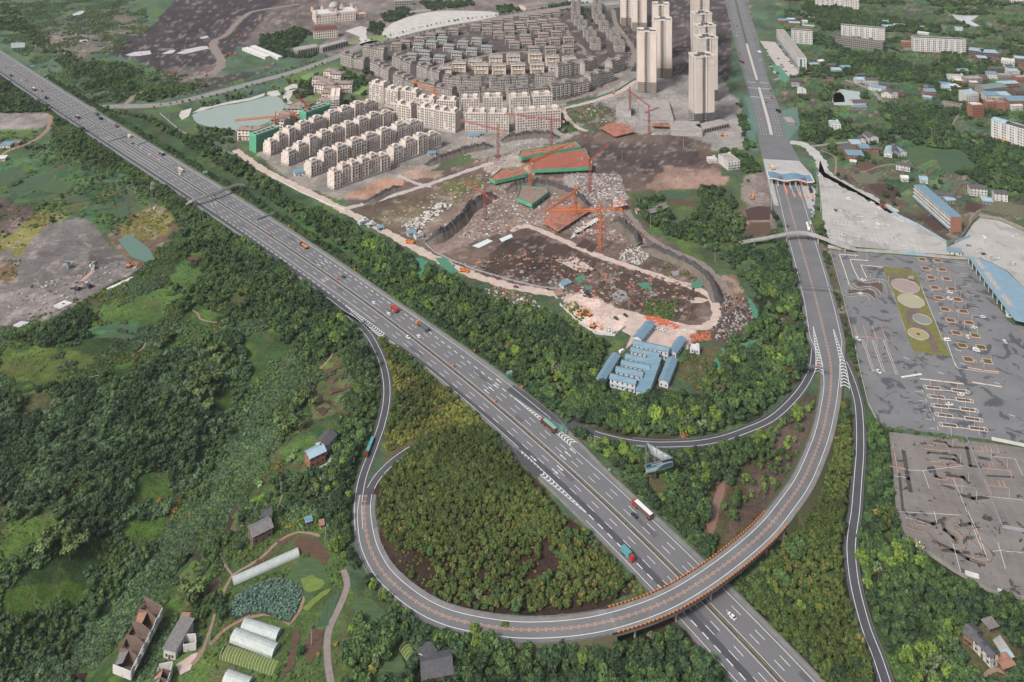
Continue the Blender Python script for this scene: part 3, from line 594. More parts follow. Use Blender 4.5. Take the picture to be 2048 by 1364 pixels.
# ================================================================ yards, lake, plaza, fields
def stained(name,c,c2,stain,thr=.6,sc_=.07,joints=None):
 m=M(name,c,c2,sc_=.05,var=.12,fine=1.3,rough=.9); t=m.node_tree; L=t.links; b=t.nodes['Principled BSDF']; src=b.inputs['Base Color'].links[0].from_socket
 g=t.nodes.new('ShaderNodeNewGeometry'); n=t.nodes.new('ShaderNodeTexNoise'); n.inputs['Scale'].default_value=sc_; n.inputs['Detail'].default_value=6; n.inputs['Roughness'].default_value=.62; n.inputs['Distortion'].default_value=1.2; L.new(g.outputs['Position'],n.inputs['Vector'])
 r=t.nodes.new('ShaderNodeMapRange'); r.inputs[1].default_value=thr; r.inputs[2].default_value=thr+.02; L.new(n.outputs[0],r.inputs[0])
 mx=t.nodes.new('ShaderNodeMix'); mx.data_type='RGBA'; L.new(src,mx.inputs['A']); mx.inputs['B'].default_value=(*alb(stain),1); L.new(r.outputs[0],mx.inputs['Factor']); out=mx.outputs['Result']
 if joints:
  v=t.nodes.new('ShaderNodeTexBrick'); v.offset=0; v.inputs['Scale'].default_value=1; v.inputs['Brick Width'].default_value=joints; v.inputs['Row Height'].default_value=joints; v.inputs['Mortar Size'].default_value=.12
  mp=t.nodes.new('ShaderNodeMapping'); mp.inputs['Rotation'].default_value=(0,0,.22); L.new(g.outputs['Position'],mp.inputs[0]); L.new(mp.outputs[0],v.inputs['Vector'])
  m3=t.nodes.new('ShaderNodeMix'); m3.data_type='RGBA'; L.new(out,m3.inputs['A']); m3.inputs['B'].default_value=(*alb([q*1.12 for q in c]),1)
  k=t.nodes.new('ShaderNodeMath'); k.operation='MULTIPLY'; k.inputs[1].default_value=.6; L.new(v.outputs['Fac'],k.inputs[0]); L.new(k.outputs[0],m3.inputs['Factor']); out=m3.outputs['Result']
 L.new(out,b.inputs['Base Color']); return m
yard_p=stained('pale_yard',(184,181,176),(168,165,160),(158,155,151),.56,.035,7)
yard_g=stained('driving_yard_asphalt',(128,128,129),(116,116,118),(84,86,90),.56,.075)
yard_b=stained('abandoned_yard_concrete',(134,129,125),(114,108,104),(62,60,59),.60,.11,6)
lot1=sheet('pale_yard',[(1640,320),(1650,345),(1690,368),(1740,396),(1776,417),(1835,452),(1893,487),(1896,510),(1780,500),(1660,489),(1652,465),(1645,440),(1642,400),(1636,350)],yard_p,.1)
lot1b=sheet('pale_yard',[(1900,492),(1925,480),(1948,446),(1960,436),(2000,442),(2048,463),(2200,500),(2200,720),(2048,575),(2018,545),(1985,526),(1960,516),(1936,514),(1898,508)],yard_p,.1)
lot2=sheet('driving_yard',[(1659,500),(1780,509),(1896,519),(1936,522),(1962,560),(2000,620),(2026,650),(2100,660),(2200,700),(2200,905),(2048,888),(1931,874),(1776,855),(1756,845),(1736,807),(1722,750),(1708,682),(1686,594)],yard_g,.1)
lot3=sheet('abandoned_yard',[(1778,864),(1931,880),(2048,896),(2200,915),(2200,1230),(2048,1196),(1985,1188),(1900,1140),(1810,1070),(1792,1020),(1786,940)],yard_b,.1)
garden=sheet('pond_garden',[(1766,536),(1801,536),(1831,543),(1856,611),(1883,676),(1901,712),(1866,709),(1827,702),(1818,682),(1808,651),(1796,616),(1786,586)],M('yellow_lawn',(128,122,66),(104,108,58),sc_=.2,var=.35,rough=1),.15)
sheet('garden_path',[(1775,550),(1790,548),(1803,555),(1812,548),(1800,542),(1806,540),(1818,552),(1800,562),(1780,560)],M('garden_soil',(124,106,98),(100,88,82),sc_=.4,var=.25),.18,blk=False); sheet('garden_path',[(1810,622),(1830,614),(1842,620),(1826,632),(1822,644),(1850,652),(1868,672),(1880,704),(1866,706),(1858,680),(1840,664),(1814,646)],MATS['garden_soil'],.18,blk=False)
def watermat(name,c,rough=.12):
 m=M(name,c,sc_=.05,var=.05,rough=rough,spec=.5); return m
kerbm=M('cream_kerb',(222,212,198),(200,188,174),sc_=.8,var=.12); kerbo=M('orange_kerb',(218,166,126),(206,176,150),sc_=.8,var=.15)
for px,py,rx,c,nm in((1811,573,25,(168,148,138),'brown water'),(1822,602.5,24,(176,170,140),'shallow olive water'),(1844.5,639.5,16.5,(140,142,136),'grey water'),(1836.5,669,18,(170,158,112),'yellow water and a small island')):
 p=G(px,py); r=rx/sc(py); t=thing('round_pond',f'round concrete pond with {nm} in the driving school garden','pond',p,0,'round ponds in the driving school garden')
 a=MB(); n=28
 for k in range(n):
  a0,a1=6.2832*k/n,6.2832*(k+1)/n; f=lambda rr,an,z:(rr*math.cos(an),rr*math.sin(an),z)
  for(r0,z0,r1,z1)in((r+.5,.1,r+.5,.7),(r+.5,.7,r,.7),(r,.7,r,.2)):a.add([f(r0,a0,z0),f(r0,a1,z0),f(r1,a1,z1),f(r1,a0,z1)],[(0,1,2,3)])
 obj('rim',a,conc,t); w_=MB(); w_.add([(r*math.cos(6.2832*k/n),r*math.sin(6.2832*k/n),.3)for k in range(n)],[tuple(range(n))]); obj('water',w_,watermat('pond_'+nm.split()[0],c),t)
 if py>660:i_=MB(); i_.cyl((0,0),1.3,.25,.6,0,8); obj('island',i_,soil,t)
def polyline(mb,pts,wd,z,h=None,mi=0,m2=None):
 W=[G(*p)for p in pts]
 for i in range(len(W)-1):
  a,b=Vector(W[i][:2]),Vector(W[i+1][:2]); d=(b-a)
  if d.length<.01:continue
  d.normalize(); n=Vector((d.y,-d.x))*wd/2; a=a-d*wd/2; b=b+d*wd/2
  q=[(a+n),(b+n),(b-n),(a-n)]
  if h:mb.prism([(v.x,v.y)for v in q],z,z+h,mi)
  else:mb.add([(v.x,v.y,z)for v in q][::-1],[(0,1,2,3)],mi); 
Zk=lambda o,f,pts:[(o[0]+x/f,o[1]+y/f)for x,y in pts]
mw,mo_=MB(),MB(); O8=(1536,341)
for pts in([(530,405),(680,405)],[(530,430),(690,440)],[(480,345),(600,365),(600,330)],[(530,405),(525,430)],[(560,410),(556,432)],[(590,408),(588,434)],[(620,410),(620,436)],[(650,410),(652,438)],[(550,490),(690,510)],[(560,520),(590,560),(680,575)],[(690,500),(900,515)],[(800,500),(830,560)],[(840,510),(880,580)],[(920,520),(960,590)],[(700,540),(740,540)],[(460,420),(500,580)],[(620,330),(660,370)],[(520,360),(640,345)],[(730,500),(720,560)]):
 polyline(mw,Zk(O8,4,pts),.22,.14)
for pts in([(985,530),(1000,560),(1040,585),(1100,600),(1110,620),(1080,630),(1060,620)],[(1025,535),(1030,555),(1080,575),(1150,600),(1190,620),(1180,640)],[(1100,550),(1110,575),(1160,595),(1215,615),(1225,640)],[(990,530),(1020,522),(1050,530)],[(1110,545),(1150,548),(1180,580)]):polyline(mw,[tuple(q)for q in crom([(a[0],a[1],0)for a in Zk(O8,4,pts)],2)[:,:2]],.25,.14)
for k in range(6):polyline(mw,Zk(O8,4,[(1500+k*28,735+k*85),(1570+k*28,745+k*85)]),.2,.14); polyline(mw,Zk(O8,4,[(1505+k*28,755+k*85),(1575+k*28,765+k*85)]),.2,.14)
for x,y in((1290,830),(1310,962),(1380,1142),(1420,1235),(1275,880),(1350,1050)):polyline(mw,Zk(O8,4,[(x-15,y),(x+15,y)]),.3,.14)
polyline(mw,Zk(O8,4,[(1170,800),(1230,940),(1290,1090),(1400,1364)]),.25,.14); polyline(mw,Zk(O8,4,[(1000,980),(1130,1364)]),.25,.14)
O9=(1536,682)
for k in range(5):polyline(mw,Zk(O9,4,[(1075+k*31,289-k*5),(1096+k*31,286-k*5)]),1.6,.14)
for x,y in((1105,140),(1380,258),(1830,340),(1560,185),(1520,75),(1950,598)):polyline(mw,Zk(O9,4,[(x-20,y-8),(x+24,y+6)]),.4,.14)
for k in range(5):polyline(mw,Zk(O9,4,[(1180+k*28,402+k*74),(1225+k*28,408+k*74)]),.25,.14); polyline(mw,Zk(O9,4,[(1230+k*31,390+k*74),(1240+k*31,416+k*74)]),.25,.14)
polyline(mw,Zk(O9,4,[(1490,170),(1520,220),(1840,262)]),.3,.14); polyline(mw,Zk(O9,4,[(1430,0),(1500,200)]),.3,.14)
for pts in([(1240,830),(1320,838),(1330,815),(1420,825),(1440,850)],[(1255,862),(1450,885)],[(1300,965),(1375,970),(1385,950),(1480,965),(1500,985),(1545,990)],[(1310,998),(1560,1028)],[(1350,1105),(1430,1115),(1440,1090),(1550,1105),(1555,1118)],[(1365,1145),(1590,1165)],[(1010,890),(1040,1060)],[(958,995),(1105,1030)],[(970,1003),(1100,1022)],[(1630,870),(1640,880),(1720,888)],[(1705,842),(1722,885)],[(1735,840),(1760,888)],[(1780,850),(1790,890),(1850,895),(1840,860)],[(1690,1015),(1940,1040),(1950,1095)],[(1765,975),(1780,1012)],[(1790,970),(1810,1008)],[(1755,1155),(1920,1175)],[(1840,1120),(1860,1160)],[(1880,1118),(1900,1172)],[(1735,1100),(1790,1230)]):polyline(mo_,Zk(O9,4,pts),.3,.14)
for pts in([(1240,1035),(1290,1180)],[(1120,1032),(1240,1040),(1560,1000)],[(980,1075),(1110,1095)],[(1480,1095),(1590,1364)],[(1800,925),(1950,940)],[(1975,940),(2040,1080)],[(1720,1240),(2040,1275)]):polyline(mw,Zk(O9,4,pts),.2,.14)
O10=(1536,1023)
for pts in([(1000,0),(1540,30)],[(1330,0),(1350,90)],[(1100,50),(1190,70),(1300,110)],[(1600,0),(1690,200),(1760,390)],[(1480,260),(1540,480)],[(1630,100),(1720,330)],[(1900,320),(2040,330)],[(1800,320),(1890,310)],[(1840,250),(1900,460)]):polyline(mw,Zk(O10,4,pts),.2,.14)
mst=MB()
for i_,pts in enumerate(([(1330,800),(1420,812),(1450,845),(1600,860)],[(1385,938),(1490,950),(1550,985)],[(1440,1076),(1560,1092),(1600,1130)],[(1275,900),(1290,892),(1500,915),(1530,960)],[(1325,1035),(1345,1085),(1380,1100)],[(1085,885),(1120,1100),(1140,1200)],[(1050,1060),(1080,1364)],[(1590,850),(1620,1000),(1700,1010)],[(1700,935),(1760,945)],[(1760,1080),(1960,1090)],[(1390,1150),(1480,1180)],[(1540,1230),(1640,1260),(1750,1250)])):polyline(mst,Zk(O9,4,pts),1.5+.5*(i_%3),.11)
for i_,pts in enumerate(([(1400,100),(1415,150),(1480,205),(1505,240)],[(1180,60),(1320,100),(1420,60)],[(1330,240),(1480,310),(1600,380),(1720,425)],[(1540,110),(1620,100),(1680,130)],[(1400,310),(1600,330)])):polyline(mst,Zk((1536,1023),4,pts),2.2,.11)
fixnormals(mst); obj('moss_stain',mst,M('black_moss',(54,53,50),(88,84,80),sc_=.45,var=.3),kind='structure')
for m in(mw,mo_):fixnormals(m)
obj('yard_marking',mw,white,kind='structure'); obj('yard_marking',mo_,orange,kind='structure')
def kerbline(label,o,f,pts,wd=.7,h=.35,smooth=False,m=kerbm,cat='kerb',nm='lane_kerb'):
 pp=Zk(o,f,pts)
 if smooth:pp=[tuple(q)for q in crom([(a[0],a[1],0)for a in pp],1.5)[:,:2]]
 mb=MB(); polyline(mb,pp,wd,.05,h); q=Vector(mb.v[0]); mb.v=[(v[0]-q.x,v[1]-q.y,v[2])for v in mb.v]
 return obj(nm,mb,m,loc=(q.x,q.y,0),label=label,category=cat,group='kerbs of the practice lanes')
for i,pts in enumerate(([(570,672),(720,682)],[(570,672),(610,790),(650,915)],[(655,712),(800,722)],[(655,712),(690,800),(725,868)],[(742,757),(915,775)],[(742,757),(765,810),(790,860)])):
 kerbline(('long cream kerb along the top of','long slanting cream kerb left of','short cream kerb above','slanting cream kerb beside','lowest cross kerb above','short slanting kerb nearest')[i]+' the practice lanes and the curved drive',O8,4,pts)
for i,pts in enumerate(([(735,865),(760,885),(800,893),(870,880),(920,885),(955,920),(975,1000)],[(655,905),(690,935),(730,948),(790,938),(840,945),(870,965),(885,1000)],[(600,975),(640,1003),(690,998),(740,992),(800,1000),(840,1040)])):
 p=Path(Zk(O8,4,pts),1.5); mb=MB(); ribbon(mb,p,-1.8,1.8,0,.16); kb=MB(); kb2=MB(); wallrib(kb,p,-1.9,.3,.05,.5,0,step=2); wallrib(kb2,p,1.9,.3,.05,.5,0,step=2); o_=p.at(p.L/2)
 for q in(mb,kb,kb2):q.v=[(v[0]-o_[0],v[1]-o_[1],v[2])for v in q.v]
 t=thing('curved_lane',('uppermost','middle','lowest')[i]+' of three winding practice lanes with pale kerbs','practice lane',(o_[0],o_[1],0),0,'winding practice lanes'); obj('surface',mb,asph,t);[obj('kerb',kq,conc,t)for kq in(kb,kb2)]
sheet('planting_bed',Zk(O8,4,[(700,905),(720,888),(800,905),(880,895),(915,915),(918,980),(880,955),(800,925),(730,935)]),soil,.2); sheet('planting_bed',Zk(O8,4,[(640,955),(720,955),(800,950),(850,975),(858,1030),(800,985),(700,985),(650,990)]),soil,.2)
for i,pts in enumerate(([(1418,1090-1023),(1440,60),(1490,40)],)):pass
for i,pts in enumerate(([(1505,45),(1450,50),(1418,90),(1430,140),(1490,195),(1520,230),(1500,262),(1465,250)],[(1530,95),(1490,100),(1485,130),(1540,180),(1590,250),(1580,305),(1540,320)],[(1710,140),(1640,140),(1612,175),(1625,230),(1690,290),(1722,335),(1705,368),(1640,372)],[(1700,185),(1680,195),(1690,230),(1760,295),(1796,350),(1780,405),(1720,415),(1620,385)],[(1115,50),(1118,120),(1190,150),(1260,165),(1330,230),(1390,300)],[(1175,55),(1180,95),(1300,115)])):
 kerbline(('upper left','inner left','upper right','outer right','long bent','short hooked')[i]+' overgrown orange kerb curve in the abandoned yard',O10,4,pts,.4,.3,True,kerbo)
def bay(L_,R_,dep,label,planted,slot=True,group='garage practice bays'):
 a,b=G(*L_),G(*R_); W=math.dist(a[:2],b[:2]); rz=math.atan2(b[1]-a[1],b[0]-a[0]); t=thing('garage_bay',label,'practice bay',((a[0]+b[0])/2,(a[1]+b[1])/2,.1),rz,group)
 for sx in(-1,1):
  x0,x1=sorted((sx*W*.5,sx*W*(.2 if slot else .16))); p=MB(); p.box(x0,x1,0,dep,0,.22,0,top=1); k=MB()
  for bx in((x0-.45,x1+.45,-.45,0),(x0-.45,x1+.45,dep,dep+.45),(x0-.45,x0,0,dep),(x1,x1+.45,0,dep)):k.box(*bx,0,.32)
  q=obj('planter',p,[kerbo,grassy if planted==2 else soil],t); obj('kerb',k,kerbo if slot else kerbm,q)
 k=MB()
 if slot:
  for x0,x1,y0,y1 in((-W*.2,-W*.08,dep*.45,dep*.45+.3),(W*.08,W*.2,dep*.45,dep*.45+.3),(-W*.08-.3,-W*.08,0,dep*.45),(W*.08,W*.08+.3,0,dep*.45)):k.box(x0,x1,y0,y1,0,.3)
 else:
  k.box(-W*.16,W*.16,0,.3,0,.3)
  for sx in(-1,1):
   for j in range(6):
    a0,a1=-1.57+j*.524,-1.57+(j+1)*.524; f=lambda an,r:(sx*(W*.5+.4+r*math.cos(an)*.9),dep/2+r*math.sin(an))
    k.prism([f(a0,dep*.75),f(a1,dep*.75),f(a1,dep*.75+.3),f(a0,dep*.75+.3)],0,.3)
 obj('slot_kerb',k,kerbo if slot else kerbm,t,kind='stuff')
for i,(x0,y0,x1,y1)in enumerate(((1215,722,1392,735),(1240,795,1430,808),(1283,868,1466,882),(1313,948,1505,966),(1345,1030,1553,1050),(1390,1122,1602,1145),(1435,1210,1648,1238),(1482,1312,1696,1340))):
 bay(*Zk(O8,4,[(x0,y0),(x1,y1)]),4.6,f'{NTH[i]} garage bay down the slope from the boundary wall with two {"grassy" if i == 7 else "bare brown"} planters',2 if i==7 else 1)
for i,(x0,y0,x1,y1)in enumerate(((1530,50,1748,72),(1578,162,1800,186))):bay(*Zk(O9,4,[(x0,y0),(x1,y1)]),4.8,('green planted garage bay next below a parked white car','lowest garage bay with bright green planters')[i],2)
for i,(x0,y0,x1,y1)in enumerate(((1275,382,1588,418),(1308,455,1622,492),(1338,528,1658,568),(1370,602,1695,645),(1402,682,1735,722))):bay(*Zk(O9,4,[(x0,y0),(x1,y1)]),2.6,f'{NTH[i]} long side parking strip from the top with rounded cream kerbs',1,False,'side parking strips')
kerbline('thin cream kerb island above the side parking strips',O9,4,[(1225,305),(1400,325),(1560,345)],.9,.3); kerbline('short thin kerb island at the right of the driving yard',O9,4,[(1640,332),(1750,350),(1865,368)],.9,.3); kerbline('orange kerb island closing the last garage bay',O9,4,[(1605,215),(1720,235),(1845,250)],.8,.3,False,kerbo)
for i,(a,b)in enumerate((((760,0),(842,235)),((840,0),(925,240)),((930,0),(1030,262)))):
 t=thing('lane_island',('left','middle','right')[i]+' long narrow kerbed island between the queueing lanes','traffic island',(0,0,0),0,'islands between the queueing lanes'); o_=G(*Zk(O9,4,[a])[0]); t.location=(o_[0],o_[1],.1)
 mb=MB(); polyline(mb,Zk(O9,4,[a,b]),1.5,0,.2); mb.v=[(v[0]-o_[0],v[1]-o_[1],v[2])for v in mb.v]; obj('body',mb,kerbm,t); mb=MB(); polyline(mb,Zk(O9,4,[a,b]),.9,.2,.03); mb.v=[(v[0]-o_[0],v[1]-o_[1],v[2])for v in mb.v]; obj('top',mb,asph,t)
mb=MB()
for k in range(4):polyline(mb,Zk(O8,4,[(690+72*k,1245),(730+72*k,1364)]),.35,.14)
for y in(1322,):polyline(mb,Zk(O8,4,[(690,y),(910,y+22)]),.3,.143)
fixnormals(mb); obj('yard_marking',mb,orange,kind='structure')
lakem=watermat('lake_water',(158,172,160),.22)
sheet('lake',[(384,230),(400,222),(418,219),(440,212),(470,208),(500,202),(530,194),(546,190),(560,196),(572,208),(584,214),(582,222),(566,232),(548,240),(528,248),(508,258),(490,268),(470,262),(440,256),(412,252),(392,244)],lakem,.05,smooth=4)
paving=M('white_plaza_paving',(206,203,197),(186,180,173),sc_=.08,var=.08)
sheet('plaza',[(690,62),(720,52),(735,56),(732,68),(735,78),(760,82),(722,92),(716,86),(720,74)],paving,.09); sheet('plaza',[(768,58),(790,44),(830,30),(880,22),(950,22),(985,24),(1000,30),(960,40),(900,50),(840,62),(785,76),(765,70)],paving,.095,smooth=6)
for pts in([(384,226),(402,215),(425,212),(455,204),(500,196),(530,186),(528,192),(500,201),(440,211),(405,221)],[(568,176),(585,168),(600,170),(592,178),(572,182)],[(535,184),(555,180),(562,190),(545,193),(534,189)],[(566,190),(580,178),(592,176),(578,200),(586,206),(578,208),(568,204)],[(556,226),(575,228),(570,238),(552,240)],[(362,222),(384,216),(378,232),(364,240),(358,232)]):sheet('lakeside_paving',pts,paving,.085)
sheet('lawn',[(602,152),(628,145),(625,160),(606,166)],M('bright_lawn',(128,152,92),(112,138,84),sc_=.2,var=.15),.06); sheet('lawn',[(704,178),(735,172),(738,176),(718,190),(706,188)],MATS['bright_lawn'],.06); sheet('lawn',[(735,75),(770,70),(776,78),(745,82)],MATS['bright_lawn'],.1); sheet('lawn',[(690,86),(718,80),(720,86),(694,90)],MATS['bright_lawn'],.1)
pud=watermat('pale_puddle',(206,204,204),.2)
for pts in([(250,110),(268,104),(300,101),(303,108),(280,112),(262,112)],[(322,108),(340,100),(352,100),(345,107)],[(352,107),(370,99),(400,93),(414,92),(418,97),(395,102),(370,108)],[(398,76),(414,71),(418,75),(404,78)],[(154,80),(170,79),(178,81),(160,84)],[(140,30),(160,22),(172,23),(155,32)],[(1665,187),(1680,184),(1688,192),(1690,204),(1665,205)],[(1766,202),(1768,200)],[(1595,174),(1604,173),(1604,187),(1594,187)],[(1605,174),(1612,178),(1613,187),(1605,187)]):
 if len(pts)>2:sheet('puddle',pts,pud,.06)
sheet('pond',[(1668,188),(1682,178),(1700,181),(1722,184),(1718,192),(1725,202),(1710,209),(1690,211),(1668,210),(1666,200)],watermat('green_pond',(180,190,180),.25),.06); sheet('pond',[(1903,28),(1925,31),(1958,31),(1942,42),(1960,52),(1950,53),(1928,46),(1912,38)],pud,.07); sheet('pond',[(1224,588),(1240,578),(1252,584),(1258,600),(1240,604),(1226,598)],watermat('site_pond',(150,152,146),.3),.06); sheet('pond',[(1220,575),(1230,570),(1232,578),(1222,580)],MATS['site_pond'],.06); sheet('pond',[(1342,543),(1358,541),(1358,550),(1346,552)],MATS['site_pond'],.06)
sheet('muddy_stream',[(1424,1010),(1432,985),(1444,960),(1452,965),(1448,990),(1438,1020),(1430,1060),(1420,1080),(1416,1060)],watermat('muddy_water',(140,108,94),.3),.05); sheet('puddle',[(26,650),(42,642),(58,644),(50,652),(30,656)],pud,.06)
sheet('lotus_pond',[(458,1220),(470,1195),(500,1175),(540,1160),(575,1160),(600,1172),(606,1190),(596,1210),(590,1230),(578,1246),(560,1240),(530,1228),(500,1228),(468,1240)],watermat('dark_pond',(66,72,70),.3),.06,smooth=3)
fields=[([(520,1120),(545,1076),(560,1072),(560,1060),(545,1064)],0)]
fsoil=M('tilled_soil',(104,80,64),(82,64,52),sc_=1.2,var=.25,stretch=(.12,1,1)); fdark=M('dark_tilled_soil',(84,62,56),(70,52,48),sc_=.5,var=.25); fg=M('crop_green',(82,108,66),(60,82,52),sc_=1.2,var=.3,stretch=(.12,1,1)); fl=M('crop_lime',(122,138,62),(98,120,58),sc_=.4,var=.25); ft=M('crop_teal',(76,100,72),(58,82,58),sc_=1.2,var=.3,stretch=(1,.12,1))
for pts,m in(([(585,1090),(597,1073),(640,1078),(660,1112),(648,1132)],fsoil),([(550,1080),(580,1072),(588,1075),(560,1094)],fsoil),([(470,1160),(512,1120),(560,1095),(560,1100),(500,1140),(466,1172)],fsoil),([(572,1160),(600,1115),(640,1120),(658,1160),(612,1200)],fg),([(600,1158),(625,1150),(650,1165),(640,1180),(612,1185)],fl),([(605,1215),(640,1185),(665,1175),(660,1182),(612,1222)],fl),([(632,1255),(652,1205),(684,1180),(676,1200),(656,1250)],ft),([(700,1215),(720,1194),(745,1198),(770,1225),(760,1255),(735,1250)],fg),([(745,1364),(770,1320),(800,1308),(812,1330),(800,1364)],fg),([(618,1330),(640,1300),(650,1258),(625,1258),(605,1300)],fsoil),([(640,745),(662,710),(684,720),(680,735),(655,752)],fsoil),([(650,762),(690,732),(692,742),(665,768)],fsoil),([(660,775),(690,762),(703,770),(700,778),(660,790)],fsoil),([(630,780),(645,784),(660,800),(674,812),(668,816),(646,804),(632,795)],fdark),([(632,820),(648,806),(662,815),(645,832)],fdark),([(675,825),(690,820),(700,826),(692,838),(676,836)],fsoil),([(410,1188),(430,1155),(448,1160),(425,1195)],fdark),([(373,1120),(390,1102),(410,1104),(400,1126)],fdark),([(355,1190),(395,1150),(405,1158),(370,1195)],fdark),([(145,1364),(158,1338),(178,1338),(172,1370)],fdark),([(450,1080),(458,1040),(470,1010),(478,1014),(470,1062)],fdark),([(575,1320),(590,1256),(600,1256),(590,1330),(560,1364)],fsoil),
   ([(1490,420),(1515,412),(1540,414),(1540,440),(1495,440)],fdark),([(1500,445),(1540,445),(1542,468),(1492,472)],fsoil),([(1330,398),(1390,402),(1398,414),(1340,408)],fsoil),([(1310,394),(1330,380),(1378,384),(1372,400),(1335,398)],ft),([(1475,535),(1500,522),(1508,528),(1490,545),(1478,550)],ft),([(1700,350),(1730,346),(1760,352),(1750,368),(1715,366)],M('crop_rows',(120,122,96),(90,84,70),sc_=.5,var=.3)),([(1735,372),(1775,366),(1800,378),(1790,400),(1755,392)],fdark),([(1845,440),(1870,425),(1900,452),(1870,465)],fdark),([(1990,400),(2048,412),(2048,436),(1960,420)],MATS['crop_rows']),([(1930,400),(1965,410),(1950,425),(1930,420)],fdark),
   ([(1700,330),(1735,322),(1760,330),(1730,342)],fsoil),([(1800,300),(1850,290),(1880,315),(1830,330)],fg),([(1860,300),(1920,300),(1960,340),(1890,345)],ft),([(20,380),(70,352),(110,345),(100,365),(40,388)],ft),([(75,375),(110,358),(150,366),(130,388),(90,385)],fg),([(225,425),(255,405),(258,430),(235,440)],ft),([(0,345),(40,338),(60,350),(10,372),(-40,372)],ft),([(145,396),(165,392),(168,402),(150,406)],ft)):
 fk_=globals().get('fk_',0)+1; sheet('field_plot',pts,m,.06+.0045*fk_,blk=True,rag=.45)
for pts in([(180,662),(210,650),(245,648),(282,656),(270,668),(240,660),(205,660)],[(185,676),(215,664),(245,666),(280,674),(260,680),(225,676)]):sheet('rice_terrace',pts,ft,.08)
sheet('brown_patch',[(374,516),(386,510),(398,512),(396,520),(380,524)],fsoil,.07)
def lotus():
 W=[G(*p)for p in[(458,1220),(470,1195),(500,1175),(540,1160),(575,1160),(600,1172),(606,1190),(596,1210),(590,1230),(578,1246),(560,1240),(530,1228),(500,1228),(468,1240)]]; xs_=[w[0]for w in W]; ys_=[w[1]for w in W]; mb=MB(); k=0
 while k<2600:
  k+=1; x,y=random.uniform(min(xs_),max(xs_)),random.uniform(min(ys_),max(ys_))
  if not inpoly(np.array(x),np.array(y),W):continue
  r=random.uniform(.28,.5); z=random.uniform(.3,1.1); tx,ty=random.gauss(0,.25),random.gauss(0,.25)
  mb.add([(x+r*math.cos(j*1.0472),y+r*math.sin(j*1.0472),z+r*(tx*math.cos(j*1.0472)+ty*math.sin(j*1.0472)))for j in range(6)],[tuple(range(6))],k%2)
 obj('lotus_leaves',mb,[M('lotus_leaf',(118,146,128),(98,126,110),sc_=1,var=.2),M('lotus_leaf_dark',(78,108,90),(66,94,80),sc_=1,var=.2)],kind='stuff')
lotus()
# ================================================================ buildings of the new town
cream=M('cream_render',(234,221,211),(218,204,193),sc_=.12,var=.06,rough=.9,stretch=(1,1,.3)); creamo=M('peach_render',(232,204,182),(220,206,194),sc_=.15,var=.08,rough=.9)
grey=M('grey_render',(190,183,176),(168,161,154),sc_=.12,var=.1,rough=.95,stretch=(1,1,.3)); greyr=M('grey_roof',(142,134,129),(122,114,110),sc_=.2,var=.15,rough=.95); brownr=M('brown_roof',(158,142,135),(138,122,116),sc_=.3,var=.15); greenr=M('grey_green_roof',(146,152,148),(128,134,132),sc_=.3,var=.15)
whitew=M('white_render',(222,220,216),(196,194,190),sc_=.15,var=.1,rough=.9,stretch=(1,1,.3)); roofc=M('concrete_roof',(176,170,164),(146,140,136),sc_=.25,var=.15); brick=M('brick_wall',(168,118,98),(146,104,90),sc_=.6,var=.18); brickd=M('old_brick',(132,108,96),(110,94,86),sc_=.5,var=.2)
bluer=M('blue_sheet_roof',(126,156,172),(108,138,156),sc_=.2,var=.12,rough=.5,stretch=(.4,3,1)); bluep=M('pale_blue_roof',(170,194,204),(146,174,188),sc_=.2,var=.12,rough=.5); tiler=M('dark_tile_roof',(96,95,97),(76,76,80),sc_=.6,var=.2); glassd=M('dark_glass',(52,56,64),(74,80,90),sc_=.3,var=.2,rough=.15,spec=.6); trimw=M('white_trim',(228,222,214),(210,204,196),sc_=.3,var=.06)
mossy=M('mossy_roof',(118,116,92),(94,92,76),sc_=.3,var=.25); base_g=M('stone_base',(150,136,124),(132,120,110),sc_=.3,var=.1); base_d=M('dark_base',(104,100,104),(90,87,92),sc_=.3,var=.1)
def frame(FL,FR,back=None):
 a,b=G(*FL),G(*FR); W=math.dist(a[:2],b[:2]); D=None
 if back:c=G(*back); D=math.dist(a[:2],c[:2])
 return((a[0]+b[0])/2,(a[1]+b[1])/2,(a[2]+b[2])/2),math.atan2(b[1]-a[1],b[0]-a[0]),W,D
def facade(mb,face,W,D,z0,fl,fh,bays,ww,wh,sill=.9,mi=0,skip=0,rnd=None,out=.05):
 L=W if face in 'FB' else D
 for f in range(fl):
  for b in range(bays):
   if skip and(b+f)%skip==skip-1:continue
   if rnd and random.random()<rnd:continue
   u=-L/2+L*(b+.5)/bays; z=z0+f*fh+sill; h,v=ww/2,wh
   if face=='F':q=[(u-h,-out,z),(u+h,-out,z),(u+h,-out,z+v),(u-h,-out,z+v)]
   elif face=='B':q=[(u+h,D+out,z),(u-h,D+out,z),(u-h,D+out,z+v),(u+h,D+out,z+v)]
   elif face=='L':y=u+D/2; q=[(-W/2-out,y+h,z),(-W/2-out,y-h,z),(-W/2-out,y-h,z+v),(-W/2-out,y+h,z+v)]
   else:y=u+D/2; q=[(W/2+out,y-h,z),(W/2+out,y+h,z),(W/2+out,y+h,z+v),(W/2+out,y-h,z+v)]
   mb.add(q,[(0,1,2,3)],mi)
def parapet(mb,x0,x1,y0,y1,z,h=.9,t=.35,mi=0):
 for q in((x0,x1,y0,y0+t),(x0,x1,y1-t,y1),(x0,x0+t,y0+t,y1-t),(x1-t,x1,y0+t,y1-t)):mb.box(*q,z,z+h,mi)
def block_rect(loc,rz,W,D,pad=.5):
 c,s=math.cos(rz),math.sin(rz); blockrect(loc[0]-s*D/2,loc[1]+c*D/2,rz,W,D,pad)
